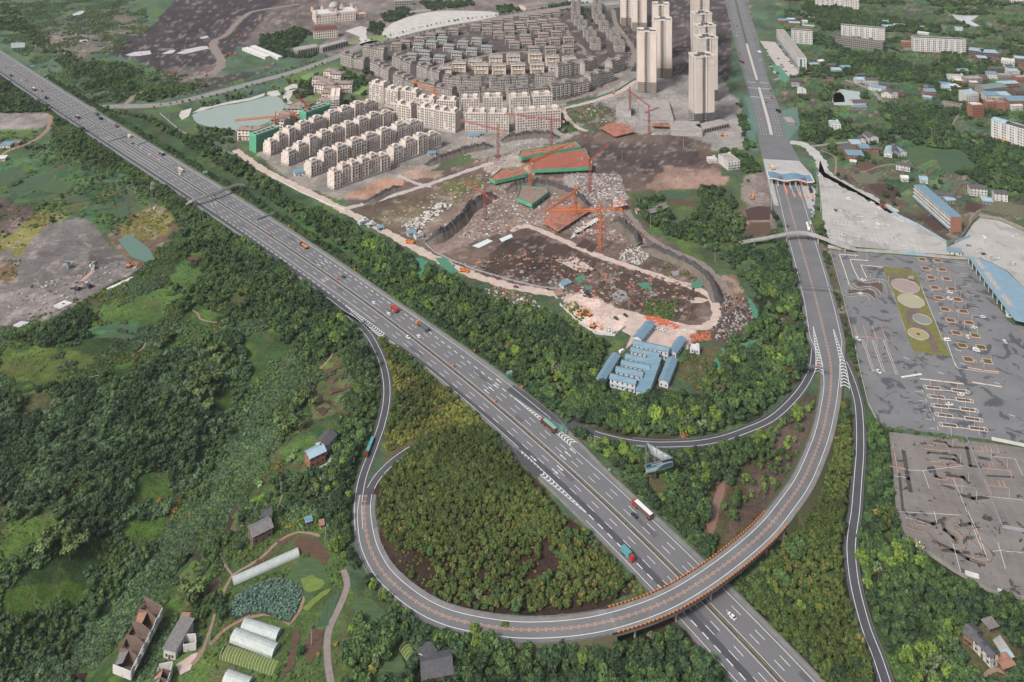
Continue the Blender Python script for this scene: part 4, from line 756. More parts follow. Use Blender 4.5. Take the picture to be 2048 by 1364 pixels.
def villa_proto(nm,label,w_,d_,fl,fh,wall,roof,kind):
 t=thing(nm,label,'house'); a=MB(); H=fl*fh; x=w_/2; y=d_/2
 a.box(-x,x,-y+2,y,0,H); 
 for s in(-1,1):a.box(s*x-(2.4 if s>0 else 0)-.01*s,s*x+(2.4 if s<0 else 0)+.01*s,-y,-y+2.1,0,H-fh)
 obj('walls',a,wall,t); wn=MB()
 for s in(-1,1):
  for f in range(fl):
   for k in range(4):
    u=-x+w_*(k+.5)/4; yy=-y+2-.05 if abs(u)<x-2.6 or f==fl-1 else-y-.05; 
    if s>0:yy=y+.05
    ww=.95; wn.add([(u-ww*s*-1,yy,f*fh+.8),(u+ww*s*-1,yy,f*fh+.8),(u+ww*s*-1,yy,f*fh+2.5),(u-ww*s*-1,yy,f*fh+2.5)],[(0,1,2,3)])
   for k in range(3):
    u=-y+3+(d_-3)*(k+.5)/3; xx=s*(x+.05); wn.add([(xx,u-.7*s,f*fh+.9),(xx,u+.7*s,f*fh+.9),(xx,u+.7*s,f*fh+2.4),(xx,u-.7*s,f*fh+2.4)],[(0,1,2,3)])
 obj('windows',wn,dark,t,kind='stuff'); r=MB()
 if kind=='hip':r.hip(-x,x,-y+1.5,y,H,2.3,0,.9); r.box(-1.2,1.2,-1,1.6,H+1.2,H+3)
 else:
  parapet(r,-x,x,-y+2,y,H,1.0,.4); r.box(-x+.4,x-.4,-y+2.4,y-.4,H,H+.12); r.box(-x*.6,-x*.2,y-4,y-1,H,H+2.4); r.box(x*.2,x*.6,y-4,y-1,H,H+2.4)
 obj('roof',r,roof,t); p=MB()
 for k in(-1,-.34,.34,1):p.cyl((k*(x-3.2),-y+.8),.35,0,fh*2-.4,0,8)
 p.box(-x+2.2,x-2.2,-y+.2,-y+2.2,fh*2-.4,fh*2+.4); p.box(-x-.3,x+.3,-y-.2,y+.3,H-.35,H+.05)if kind!='hip' else p.box(-x-.2,x+.2,-y+1.8,y+.2,fh*2-.2,fh*2+.15)
 obj('portico',p,trimw if kind=='flat' else wall,t); return t
VP={'b':villa_proto('grey_villa','',17,14,3,3.3,grey,brownr,'hip'),'g':villa_proto('grey_villa','',17.5,14,3,3.4,M('pale_grey_render',(196,192,186),(178,173,167),sc_=.15,var=.08),greenr,'hip'),'c':villa_proto('cream_villa','',21,15,4,3.3,creamo,roofc,'flat')}
VROWS=[('b','row nearest the lakeside road',[(793,101),(810,96),(839,88.5),(861.5,81),(881.5,77),(907,85-14)]),('g','left end second row',[(837,103),(863.5,97),(885,88.5)]),('g','third row at the left end',[(823.5,123),(850,117),(879,127),(898,104.5),(926,97),(954,91)]),
  ('g','front row facing the cream villas',[(850,134),(879,127.5),(914,119.5),(944,112),(974,107)]),('b','top row by the plaza',[(951,62.7),(974,55),(996,51.3),(1017,47.5),(1048.5,44.7),(1071,40.9),(1092,37),(1111,34.2)]),
  ('b','second row below the plaza',[(974,70.3),(995,64.6),(1018,60.8),(1038,57),(1063.4,55.1),(1085.3,52.3),(1108,50.4)]),('b','third row below the plaza',[(997,78),(1018.7,70.3),(1043.5,67.5),(1070,66.5),(1094.8,62.7),(1120,61)]),
  ('b','fourth row below the plaza',[(1020,87.5),(1051,83.6),(1087,79.8),(1113,76)]),('b','fifth row below the plaza',[(1028.3,98),(1053.6,95),(1080.5,93.2),(1109.5,90.3),(1137,88.4)]),('b','lowest brown roofed row',[(1068,108.4),(1101.4,108.4),(1136,106.5)]),
  ('b','back rows near the long grey terraces',[(1091.4,37),(1115.2,37.5),(1087.6,51.3),(1108.5,50.4)]),('c','upper row of cream blocks',[(889.5,154),(918,144.5),(950.3,139.7),(991.2,131.2),(1026.3,129.3),(1070,126.4),(1104.7,132.1),(1139,135)]),('c','lower row of cream blocks',[(962.7,148.3),(997.8,149.2),(1035.8,148.3),(1073.9,147.3),(1112,152)])]
seen=[]; first=set()
for kd,where,pts in VROWS:
 pts=[p for p in pts if all(math.hypot(p[0]-q[0],(p[1]-q[1])*2)>9 for q in seen)]; seen+=pts
 for i,(px,py)in enumerate(sorted(pts)):
  p=G(px,py); nm={'b':'brown roofed grey villa','g':'pale grey villa','c':'cream flat roofed villa'}[kd]
  lab=f'{nm}, {NTH[i]} from the left in the {where}'; rz=(px-980)/900*.6+(-.15 if kd=='g' else 0); grp={'b':'brown roofed grey villas','g':'pale grey villas','c':'cream villas'}[kd]; loc=(p[0],p[1]+7,0); blockrect(p[0],p[1]+7,rz,17,14)
  if kd in first:dup(VP[kd],loc,rz,lab,grp)
  else:first.add(kd); o=VP[kd]; o.location=loc; o.rotation_euler.z=rz; o['label']=lab; o['group']=grp
def walkup(FL,FR,label,D=13,fl=6,fh=3.1,wall=grey,roof=greyr,group='grey six storey walk up blocks',back=None,nm='walkup_block',rot=None):
 loc,rz,W,d2=frame(FL,FR,back); D=d2 or D; t=thing(nm,label,'apartment block',loc,rz,group); H=fl*fh; block_rect(loc,rz,W,D); n=max(1,round(W/26)); sw=W/n
 a=MB()
 for k in range(n):
  o=(k%2)*1.6; h=H-(fh if k==n-1 and n>1 else 0); a.box(-W/2+k*sw,-W/2+(k+1)*sw,o,D+o,0,h)
  for s in(0,1):a.box(-W/2+(k+s*.7)*sw+.3,-W/2+(k+.3+s*.7)*sw-.3,o+2,D+o-2,h,h+2.9)
 obj('walls',a,wall,t); wn=MB(); sl=MB(); nb=max(3,int(sw/3.2))
 for k in range(n):
  o=(k%2)*1.6; f_=fl-(1 if k==n-1 and n>1 else 0); tmp=MB(); facade(tmp,'F',sw,D,0,f_,fh,nb,1.35,1.7,.8,rnd=.12); facade(tmp,'B',sw,D,0,f_,fh,nb,1.5,1.6)
  for e in 'LR':facade(tmp,e,sw,D,0,f_,fh,2,1.0,1.4)
  c=-W/2+(k+.5)*sw; wn.add([(v[0]+c,v[1]+o,v[2])for v in tmp.v],tmp.f)
  for f in range(1,f_):
   for b in range(0,nb,2):u=c-sw/2+sw*(b+.5)/nb; sl.box(u-1.6,u+1.6,o-1.1,o,f*fh-.15,f*fh+.75)
   sl.box(c-sw/2,c+sw/2,o-.3,o,f*fh-.12,f*fh+.1)
  for b in range(0,nb+1,2):u=c-sw/2+sw*b/nb; sl.box(u-.25,u+.25,o-.4,o,0,f_*fh)
 obj('windows',wn,dark,t,kind='stuff'); obj('balconies',sl,M('grey_trim',(204,197,190),(186,178,171),sc_=.3,var=.1),t,kind='stuff'); r=MB()
 for k in range(n):
  o=(k%2)*1.6; h=H-(fh if k==n-1 and n>1 else 0); x0=-W/2+k*sw; r.box(x0-.5,x0+sw+.5,o-.7,o+D+.7,h-.02,h+.35)
  for s in(0,1):r.hip(x0+s*.7*sw+.3,x0+(.3+s*.7)*sw-.3,o+2,D+o-2,h+2.9,1.2,0,.9)
 obj('roof',r,roof,t); return t
WU=[((682,131),(726,141),'nearest the lakeside road'),((741,147),(775,162),'second from the lakeside road in the front rank'),((787,174),(826,189.5),'third in the front rank behind a lone crane'),((836,190),(902,203),'behind the orange tower crane'),((726,117.5),(767,123),'half hidden in the second rank by the road'),((785,134),(819,148.5),'in the second rank beside the pale villas'),((834,155),(876,167.5),'in the second rank below the cream villas'),
 ((886,182),(921,185),'narrow one behind the central blocks'),((924,185.5),(962,185.5),'behind the left central block'),((982,188),(1020,185),'left half of the curved middle pair'),((1024,185),(1056,183),'right half of the curved middle pair'),((919,207),(999,205),'left one facing the cream apartments'),((1017,206),(1097,199),'right one facing the cream apartments'),((1070,177),(1107,178),'between the cream villas and the right front block'),((1116,156),(1170,147),'behind the dirt street on the right'),
 ((1104,198),(1179,185),'long front one beside the curved street'),((1181,178),(1229,163),'along the curved street'),((1224,150),(1250,140),'by the dirt street bend'),((1169,151),(1196,142),'set back from the curved street')]
for i,(a,b,w_)in enumerate(WU):walkup(a,b,'grey walk up block, '+w_)
for row,(pts,w_)in enumerate((([(1192,92),(1184,77),(1177,68),(1166,54.5),(1158,45),(1153,37.5),(1152.5,28),(1152,20),(1152,12)],'left'),([(1240,96),(1232,77),(1224,69.5),(1209,56),(1202,43),(1196.5,37),(1194,29),(1195,21),(1196,12)],'right'))):
 for i,(px,py)in enumerate(pts):
  e=8.5*sc(py); walkup((px-e,py+8),(px+e,py+8),f'grey terrace block, {NTH[i]} up the {w_} of the two long terraces',D=24,fl=4,group='grey stepped terraces',nm='terrace_block')
def creamrow(FL,FR,label,secs,D=13,fh=3.1,group='cream stepped apartment rows',base=2.5):
 loc,rz,W,_=frame(FL,FR); t=thing('apartment_row',label,'apartment block',loc,rz,group); block_rect(loc,rz,W,D); a=MB(); r=MB(); wn=MB(); tr=MB(); n=len(secs); sw=W/n; x0=-W/2
 bs=MB(); bs.box(-W/2-.15,W/2+.15,-.15,D+.15,-.3,base); obj('base',bs,conc,t)
 for k,fl in enumerate(secs):
  xa,xb=x0+k*sw,x0+(k+1)*sw; o=1.4*(k%2); h=base+fl*fh; a.box(xa,xb,o,D,base,h-fh); a.box(xa+sw*.08,xb-sw*.25,o+1.5,D-1.0,h-fh,h)
  parapet(a,xa,xb,o,D,h-fh,.9); parapet(a,xa+sw*.08,xb-sw*.25,o+1.5,D-1,h,.8); a.box(xa+sw*.3,xa+sw*.5,D*.5,D*.8,h,h+2.2); r.box(xa+.35,xb-.35,o+.35,D-.35,h-fh,h-fh+.06); r.box(xa+sw*.08+.35,xb-sw*.25-.35,o+1.85,D-1.35,h,h+.06)
  nb=max(3,int(sw/(3.5,3.0)[k%2])); tmp=MB(); facade(tmp,'F',sw,D,base,fl-1,fh,nb,(1.5,1.15)[k%2],(1.8,1.5)[k%2],.75,rnd=.18); facade(tmp,'B',sw,D-o,base,fl-1,fh,nb,.9,1.6); c=(xa+xb)/2; wn.add([(v[0]+c,v[1]+o,v[2])for v in tmp.v],tmp.f)
  tmp=MB(); facade(tmp,'F',sw*.6,D,h-fh,1,fh,max(2,nb//2),1.5,1.8,.7); wn.add([(v[0]+c-sw*.08,v[1]+o+1.5,v[2])for v in tmp.v],tmp.f)
  for f in range(fl-1):
   if f:tr.box(xa,xb,o-.35,o,base+f*fh-.15,base+f*fh+.2)
  for b in range(0,nb+1,1 if k%2 else 2):u=xa+sw*b/nb; tr.box(max(xa,u-.3),min(xb,u+.3),o-.5,o,base,base+(fl-1)*fh)
  tmp=MB()
  for e in('L','R'):facade(tmp,e,sw,D-o,base,fl-1,fh,3,.9,1.4,1,skip=2)
  wn.add([(v[0]+c,v[1]+o,v[2])for v in tmp.v],tmp.f)
 obj('walls',a,cream,t); obj('roof',r,roofc,t); obj('windows',wn,dark,t,kind='stuff'); obj('trim',tr,cream,t,kind='stuff'); return t
creamrow((668,381),(722,361.5),'cream stepped row nearest the pink site road, left half',[5,6,6]); creamrow((724,360.5),(781,341),'cream stepped row nearest the pink site road, middle part',[6,6,5]); creamrow((787,331),(884,295),'front cream stepped row, right hand part beside a red crane',[5,6,6,5])
creamrow((622,355.5),(700,325),'cream row second from the front, left part',[4,6,6]); creamrow((703,323),(790,291),'cream row second from the front, middle part',[6,6,6]); creamrow((793,289),(848,269),'cream row second from the front, right end',[6,5])
creamrow((577,333),(640,307),'cream row third from the front, left part',[4,5,6]); creamrow((643,305),(715,278),'cream row third from the front, middle part',[6,6,6]); creamrow((718,277),(790,249),'cream row third from the front, right part',[6,6,5])
creamrow((541,312),(596,289),'cream row at the back of the cluster, left part behind green netting',[4,5,6]); creamrow((600,287),(655,265),'cream row at the back of the cluster, middle part',[6,6]); creamrow((659,263),(758,227),'cream row at the back of the cluster, right part by bare soil',[6,6,6,5])
def creamapt(FL,FR,label,fl=7,D=14,fh=3.1,group='cream apartment blocks with white frames'):
 loc,rz,W,_=frame(FL,FR); t=thing('apartment_block',label,'apartment block',loc,rz,group); H=2.5+fl*fh; block_rect(loc,rz,W,D); a=MB(); a.box(-W/2,W/2,0,D,2.5,H); parapet(a,-W/2,W/2,0,D,H,1.1); 
 for s in(-1,1):a.box(s*W*.28-3,s*W*.28+3,3,D-2,H,H+2.8); parapet(a,s*W*.28-3,s*W*.28+3,3,D-2,H+2.8,.6,.3)
 obj('walls',a,cream,t); b=MB(); b.box(-W/2-.2,W/2+.2,-.2,D+.2,-.3,2.5); obj('base',b,conc,t); wn=MB(); nb=max(5,int(W/3.2)); facade(wn,'F',W*.94,D,2.5,fl,fh,nb,1.55,1.75,.7,rnd=.1); facade(wn,'B',W,D,2.5,fl,fh,nb,1.2,1.6)
 for e in 'LR':facade(wn,e,W,D,2.5,fl,fh,3,1.0,1.5)
 obj('windows',wn,dark,t,kind='stuff'); tr=MB()
 for f in range(1,fl+1):tr.box(-W/2+.1,W/2-.1,-.45,0,2.5+f*fh-.2,2.5+f*fh+.2)
 for k in range(0,nb+1,2):u=-W*.47+W*.94*k/nb; tr.box(u-.3,u+.3,-.6,0,2.5,H)
 obj('trim',tr,trimw,t,kind='stuff'); r=MB(); r.box(-W/2+.35,W/2-.35,.35,D-.35,H,H+.08); obj('roof',r,roofc,t); return t
CAP=[((788,246),(822,252),'leftmost in the front rank'),((834.5,252.5),(872,259),'left half of the first joined pair in front'),((873,260),(911,266.5),'right half of the first joined pair in front'),((930,265),(973,266),'left half of the second joined pair in front'),((975,266),(1018,266.5),'right half of the second joined pair in front'),((1033,265),(1077,261.5),'left half of the right hand pair in front'),((1079,261.5),(1122,258.5),'right half of the right hand pair, behind a red crane'),
 ((738,201),(767,207.5),'first at the left in the rear rank'),((769.5,213),(795,220),'second from the left in the rear rank'),((797,217),(833,223),'third from the left in the rear rank'),((833,234),(868,238),'rear rank, behind the orange crane mast'),((873,238),(912,241),'rear rank, right of the orange crane'),((922,235.5),(958,235),'rear rank, left of the middle gap'),((966.5,233),(1005,232),'rear rank, right of the middle gap'),((1020,233),(1060,231),'rear rank, behind the right hand pair'),((1066,230),(1105,228),'rightmost in the rear rank')]
for a,b,w_ in CAP:creamapt(a,b,'cream apartment block, '+w_)
def tower(px,py,label,rz=-.12,fl=28,fh=3.05,base=base_g,W=26,D=20):
 p=G(px,py); t=thing('apartment_tower',label,'tower block',(p[0],p[1],0),rz,'cream apartment towers'); H=fl*fh; zb=fh*5; a=MB(); blockrect(p[0]+.12*10,p[1]+D/2,rz,W,D,2)
 parts=[(-W/2,-W*.1,0,D),(W*.1,W/2,0,D),(-W*.1,W*.1,3,D-3)]; b=MB()
 for x0,x1,y0,y1 in parts:a.box(x0,x1,y0,y1,zb,H); b.box(x0-.03,x1+.03,y0-.03,y1+.03,-.5,zb)
 obj('walls',a,cream,t); obj('base',b,base,t); c=MB()
 for x0,x1,y0,y1 in parts[:2]+[(-W*.1,W*.1,3,D-3)]:parapet(c,x0-.5,x1+.5,y0-.5,y1+.5,H-.2,2.6,.6); c.box(x0-.4,x1+.4,y0-.4,y1+.4,H-fh*3-.3,H-fh*3+.3)
 obj('crown',c,trimw,t); r=MB(); r.box(-W/2,W/2,3.2,D-3.2,H,H+.2); r.box(-4,4,6,D-6,H,H+3.5); obj('roof',r,M('dark_roof_deck',(104,100,100),(88,84,84),sc_=.3,var=.15),t); wn=MB()
 for f in range(fl):
  z=f*fh+.8
  for u in(-W*.1+1.2,-W*.02,W*.1-1.2):wn.add([(u-.75,2.9,z),(u+.75,2.9,z),(u+.75,2.9,z+1.8),(u-.75,2.9,z+1.8)],[(0,1,2,3)])
  for u in(-W*.14,W*.14):wn.add([(u-.5,-.08,z),(u+.5,-.08,z),(u+.5,-.08,z+1.5),(u-.5,-.08,z+1.5)],[(0,1,2,3)])
  for s in(-1,1):
   x=s*(W/2+.08)
   for k in range(5):
    y=D*(k+.5)/5; hw=(.6,1.3,.6,1.4,.6)[k]; wn.add([(x,y-hw*s,z-.1),(x,y+hw*s,z-.1),(x,y+hw*s,z+1.7),(x,y-hw*s,z+1.7)],[(0,1,2,3)])
 obj('windows',wn,glassd,t,kind='stuff'); bl=MB()
 for f in range(1,fl):
  for s in(-1,1):
   x=s*W/2
   for k in(1,3):y=D*(k+.5)/5; bl.box(min(x,x+s*1.3),max(x,x+s*1.3),y-1.7,y+1.7,f*fh-.15,f*fh+.15)
  bl.box(-W*.1,W*.1,1.9,3,f*fh-.12,f*fh+.12)
 obj('balconies',bl,trimw,t,kind='stuff')
for px,py,w_,rz,bs in((1294,186,'frontmost of the left group, by a red crane',-.12,base_g),(1326,157,'second of the left group, behind the frontmost',-.12,base_g),(1322,118,'third of the left group, half hidden',-.12,base_g),(1256,52,'far left one at the picture top',-.1,base_g),(1279,62,'second from the far left at the picture top',-.1,base_g),(1410,250,'nearest of the right group, beside the boulevard',.22,base_d),(1418,203,'second of the right group',.2,base_d),(1415,172,'third of the right group',.2,base_d),(1408,141,'fourth of the right group',.18,base_d),(1404,100,'farthest of the right group at the picture top',.15,base_d)):
 tower(px,py,'cream apartment tower, '+w_,rz,base=bs)
def boxthing(nm,label,cat,FL,FR,D,H,wm,rm=None,group=None,par=False,fac=None,back=None,z=0):
 loc,rz,W,d2=frame(FL,FR,back); D=d2 or D; loc=(loc[0],loc[1],loc[2]+z); t=thing(nm,label,cat,loc,rz,group); block_rect(loc,rz,W,D); a=MB(); a.box(-W/2,W/2,0,D,-.3,H)
 if par:parapet(a,-W/2,W/2,0,D,H,.8)
 obj('walls',a,wm,t); r=MB(); r.box(-W/2+(.35 if par else-.3),W/2-(.35 if par else-.3),.35 if par else-.3,D-.35 if par else D+.3,H+.003,H+.2); obj('roof',r,rm or roofc,t)
 if fac:
  w_=MB(); fl,fh,nb,ww,wh=fac; facade(w_,'F',W,D,.3,fl,fh,nb,ww,wh,.8); nd=max(1,int(nb*D/W))
  for e in 'LR':facade(w_,e,W,D,.3,fl,fh,nd,ww,wh,.8)
  obj('windows',w_,dark,t,kind='stuff')
 return t
boxthing('podium','grey concrete podium deck between the two tower groups','podium',(1282,251),(1348,253),78,7,conc,roofc); boxthing('podium','broken concrete podium with ribbed walls beside a red crane','podium',(1232,231),(1262,233),22,8,conc,roofc); boxthing('podium','low concrete podium edge below the nearest right tower','podium',(1343,271),(1405,273),34,6,conc,roofc); boxthing('parking_deck','open concrete deck at the foot of the nearest right tower','parking deck',(1408,268),(1458,256),16,6,conc,roofc,fac=(1,5,10,3,3.6))
for i,(px,py)in enumerate(((637,176),(650,181),(658,187),(661,196),(656,205),(648,222),(642,180+8),(690,186),(672,166),(660,160),(588,238),(555,262),(570,250),(518,282),(490,282),(600,232))):
 p=G(px,py); lab=f'cream lakeside villa under a brown roof, {NTH[i]} along the winding lane'; blockrect(p[0],p[1],0,17,14)
 if i==0:LV=villa_proto('lakeside_villa',lab,18,14,4,3.2,cream,brownr,'hip'); LV.location=(p[0],p[1]+7,0); LV.rotation_euler.z=-.2; LV['group']='cream lakeside villas'
 else:dup(LV,(p[0],p[1]+7,0),-.2+.25*math.sin(i*2),lab,'cream lakeside villas')
creamapt((660,227),(678,226),'slim cream block with grey roof edges by the netted building',5,40,group='single cream block')
netg=M('green_net',(104,182,146),(80,156,122),sc_=.3,var=.18,rough=.9)
for FL,FR,bk,w_ in(((512,306),(519,309),None,'left of the cream rows by the pink road'),((612,258),(622,261),None,'behind the cream rows, below an orange crane')):
 FR2=(FL[0]+45 if FL[0]<560 else FL[0]+48,FL[1]-17 if FL[0]<560 else FL[1]-17); t=boxthing('netted_building','unfinished block wrapped in green safety net, '+w_,'building site',(FL[0],FL[1]),FR2,13,20,netg,roofc,'blocks wrapped in green net'); loc,rz,W,_=frame(FL,FR2); r=MB()
 for k in range(5):r.box(-W/2+W*(k+.15)/5,-W/2+W*(k+.85)/5,4.5,9,20.2,20.25)
 obj('stair_opening',r,dark,t); p=MB(); parapet(p,-W/2-.4,W/2+.4,-.4,13.4,19,2.4,.25); obj('net_rim',p,M('bright_net',(104,206,158),(88,186,140),sc_=.3,var=.1),t)
 c=MB()
 for f in range(6):
  c.box(-W/2-.5,W/2+.5,-.55,-.45,f*3.3,f*3.3+.2)
 for k in range(int(W/3)):c.box(-W/2+k*3,-W/2+k*3+.15,-.55,-.4,0,20)
 obj('scaffold_poles',c,steel,t,kind='stuff')
t=boxthing('palace_hall','cream palace style hall with small orange domes and a large grey dome','hall',(632,48),(712,40),38,17,cream,whitew,par=True,fac=(3,5,14,1.6,2.6)); loc,rz,W,_=frame((632,48),(712,40))
for x,y in((-W/2,0),(W/2,0),(0,0),(-W/2,38),(W/2,38),(-W*.25,38),(W*.25,38)):
 a=MB(); a.box(x-2.2,x+2.2,y-2.2,y+2.2,15,23); b=MB()
 for k in range(4):b.cyl((x,y),2.4*math.cos(k*.38),23+2.6*math.sin(k*.38),23+2.6*math.sin(k*.38+.38),0,10,2.4*math.cos(k*.38+.38))
 tu=obj('turret',a,cream,t); obj('dome',b,M('orange_dome',(226,160,120),(210,150,116),sc_=.5,var=.1),tu)
a=MB(); a.cyl((0,20),9,17,26,0,20); 
for k in range(20):a.box(9.2*math.cos(k*.314)-.4,9.2*math.cos(k*.314)+.4,20+9.2*math.sin(k*.314)-.4,20+9.2*math.sin(k*.314)+.4,17,26)
for k in range(6):a.cyl((0,20),9.5*math.cos(k*.26),26+8*math.sin(k*.26),26+8*math.sin(k*.26+.26),0,20,9.5*math.cos(k*.26+.26))
obj('main_dome',a,conc,t); t2=boxthing('portico_hall','small cream porch hall with a pale orange roof beside the palace','porch',(714,38),(733,35),14,8,cream,M('pale_orange_roof',(232,188,158),(220,176,150),sc_=.3,var=.08)); 
t=boxthing('mansard_building','cream mansion with dark red mansard roof and arched windows','mansion',(628,78),(676,74),16,14,cream,roofc,fac=(3,4.4,11,1.8,3)); loc,rz,W,_=frame((628,78),(676,74)); a=MB(); a.add([(-W/2-.5,-.5,14),(W/2+.5,-.5,14),(W/2+.5,16.5,14),(-W/2-.5,16.5,14),(-W/2+2.5,2.5,19),(W/2-2.5,2.5,19),(W/2-2.5,13.5,19),(-W/2+2.5,13.5,19)],[(0,1,5,4),(1,2,6,5),(2,3,7,6),(3,0,4,7),(4,5,6,7)]); obj('mansard',a,M('red_mansard',(120,78,74),(102,66,64),sc_=.4,var=.15),t)
boxthing('gallery_building','flat grey gallery building with tall open bays, left part','building',(596,112),(640,104),20,9,grey,roofc,fac=(1,8,9,2.6,6)); boxthing('gallery_building','flat grey gallery building with tall open bays, right part','building',(645,106),(696,92),14,9,grey,roofc,fac=(1,8,10,2.6,6))
t=boxthing('curved_shelter','long white curved shelter roof by the dirt mound','shelter',(484,101),(530,119),10,4,whitew,M('white_roof',(226,226,224),(212,212,210),sc_=.2,var=.05)); boxthing('curved_shelter','second white shelter roof behind the curved one','shelter',(500,97),(556,120),8,4,whitew,MATS['white_roof'])
boxthing('market_hall','long hall with a brown hipped roof at the picture top','hall',(1052,22),(1096,16),26,8,cream,brownr,fac=(2,4,12,1.5,2)); boxthing('warehouse','long pale shed with a turquoise roof edge at the picture top','shed',(1140,6),(1192,5),30,8,whitew,M('turquoise_roof',(150,206,190),(130,190,176),sc_=.3,var=.08)); boxthing('warehouse','flat grey shed at the end of the terraces','shed',(1205,18),(1245,14),18,6,conc,roofc); boxthing('market_hall','unfinished concrete frame behind the plaza','building site',(790,12),(826,10),14,9,conc,roofc,fac=(2,4.4,8,3,3)); boxthing('plaza_stand','grey stepped stand at the edge of the white plaza','stand',(822,28),(862,24),10,3,conc,roofc)
# ================================================================ village houses, farms, barracks
HM={'b':bluer,'p':bluep,'t':tiler,'c':roofc,'w':whitew,'m':mossy,'d':M('green_grey_sheet',(128,142,142),(112,126,126),sc_=.3,var=.12),'r':M('rusty_sheet',(176,134,112),(140,100,84),sc_=.5,var=.25),'g':M('weathered_slate',(132,130,128),(108,106,106),sc_=.6,var=.2)}
WMt={'w':whitew,'k':brick,'o':brickd,'g':M('grey_wall',(160,154,148),(136,130,126),sc_=.3,var=.12),'e':M('pale_sheet_wall',(212,216,218),(196,202,206),sc_=.3,var=.06)}
RN={'b':'blue','p':'pale blue','t':'tiled','c':'flat','w':'white','m':'mossy flat','d':'grey green','r':'rusty','g':'weathered grey'}; WN={'w':'white','k':'red brick','o':'brown brick','g':'grey','e':'pale panelled'}
def house(FL,FR,D,H,roof,wall,kind,where,nm='village_house',label=None,cat='house',group='houses of the hillside village',doors=True,chim=False):
 back=D if isinstance(D,tuple)else None; loc,rz,W,d2=frame(FL,FR,back); D=d2 or D
 lab=label or f'{WN[wall]} house, {RN[roof]} roof, {where}'; t=thing(nm,lab,cat,loc,rz,group); block_rect(loc,rz,W,D,1); a=MB(); x=W/2; a.box(-x,x,0,D,-.5,H); r=MB(); wm,rm=WMt[wall],HM[roof]
 if kind=='gb':r.gable(-x,x,0,D,H,min(2.4,D*.22),0,.6,1)
 elif kind=='gs':
  q=MB(); q.gable(0,D,-x,x,H,min(2.4,W*.22),0,.6,1); r.add([(v[1],v[0],v[2])for v in q.v],[f[::-1]for f in q.f]); r.m=list(q.m)
 elif kind=='sh':r.add([(-x-.5,-.6,H),(x+.5,-.6,H),(x+.5,D+.5,H+D*.12),(-x-.5,D+.5,H+D*.12),(-x-.5,-.6,H+.2),(x+.5,-.6,H+.2),(x+.5,D+.5,H+.2+D*.12),(-x-.5,D+.5,H+.2+D*.12)],[(4,5,6,7),(3,2,1,0),(0,1,5,4),(1,2,6,5),(2,3,7,6),(3,0,4,7)])
 else:parapet(a,-x,x,0,D,H,.7,.25); r.box(-x+.25,x-.25,.25,D-.25,H+.003,H+.1); r.box(x-3.2,x-.6,D-3.4,D-.8,H,H+2.2,1)
 obj('walls',a,wm,t); ro=obj('roof',r,[rm,wm],t); fl=max(1,round(H/3.1)); nb=max(2,int(W/3.2)); w_=MB(); facade(w_,'F',W,D,0,fl,H/fl,nb,1.1,1.3,.9)
 for e in 'LR':facade(w_,e,W,D,0,fl,H/fl,max(1,int(D/4)),1.0,1.2,.9)
 obj('windows',w_,dark,t,kind='stuff')
 if doors:d=MB(); d.box(-.6,.6,-.12,0,0,2.1); obj('door',d,M('door_wood',(112,88,72),(92,72,60),sc_=1,var=.2),t)
 if fl>=2 and W>14:
  b=MB()
  for f in range(1,fl):b.box(-x,x,-.9,0,f*H/fl-.1,f*H/fl+.06); b.box(-x,x,-.9,-.8,f*H/fl+.06,f*H/fl+.9)
  obj('balcony',b,wm,t)
 if chim:c=MB(); c.box(x-1.5,x-.8,D*.6,D*.6+.7,H,H+2.6); obj('chimney',c,brickd,ro)
 return t
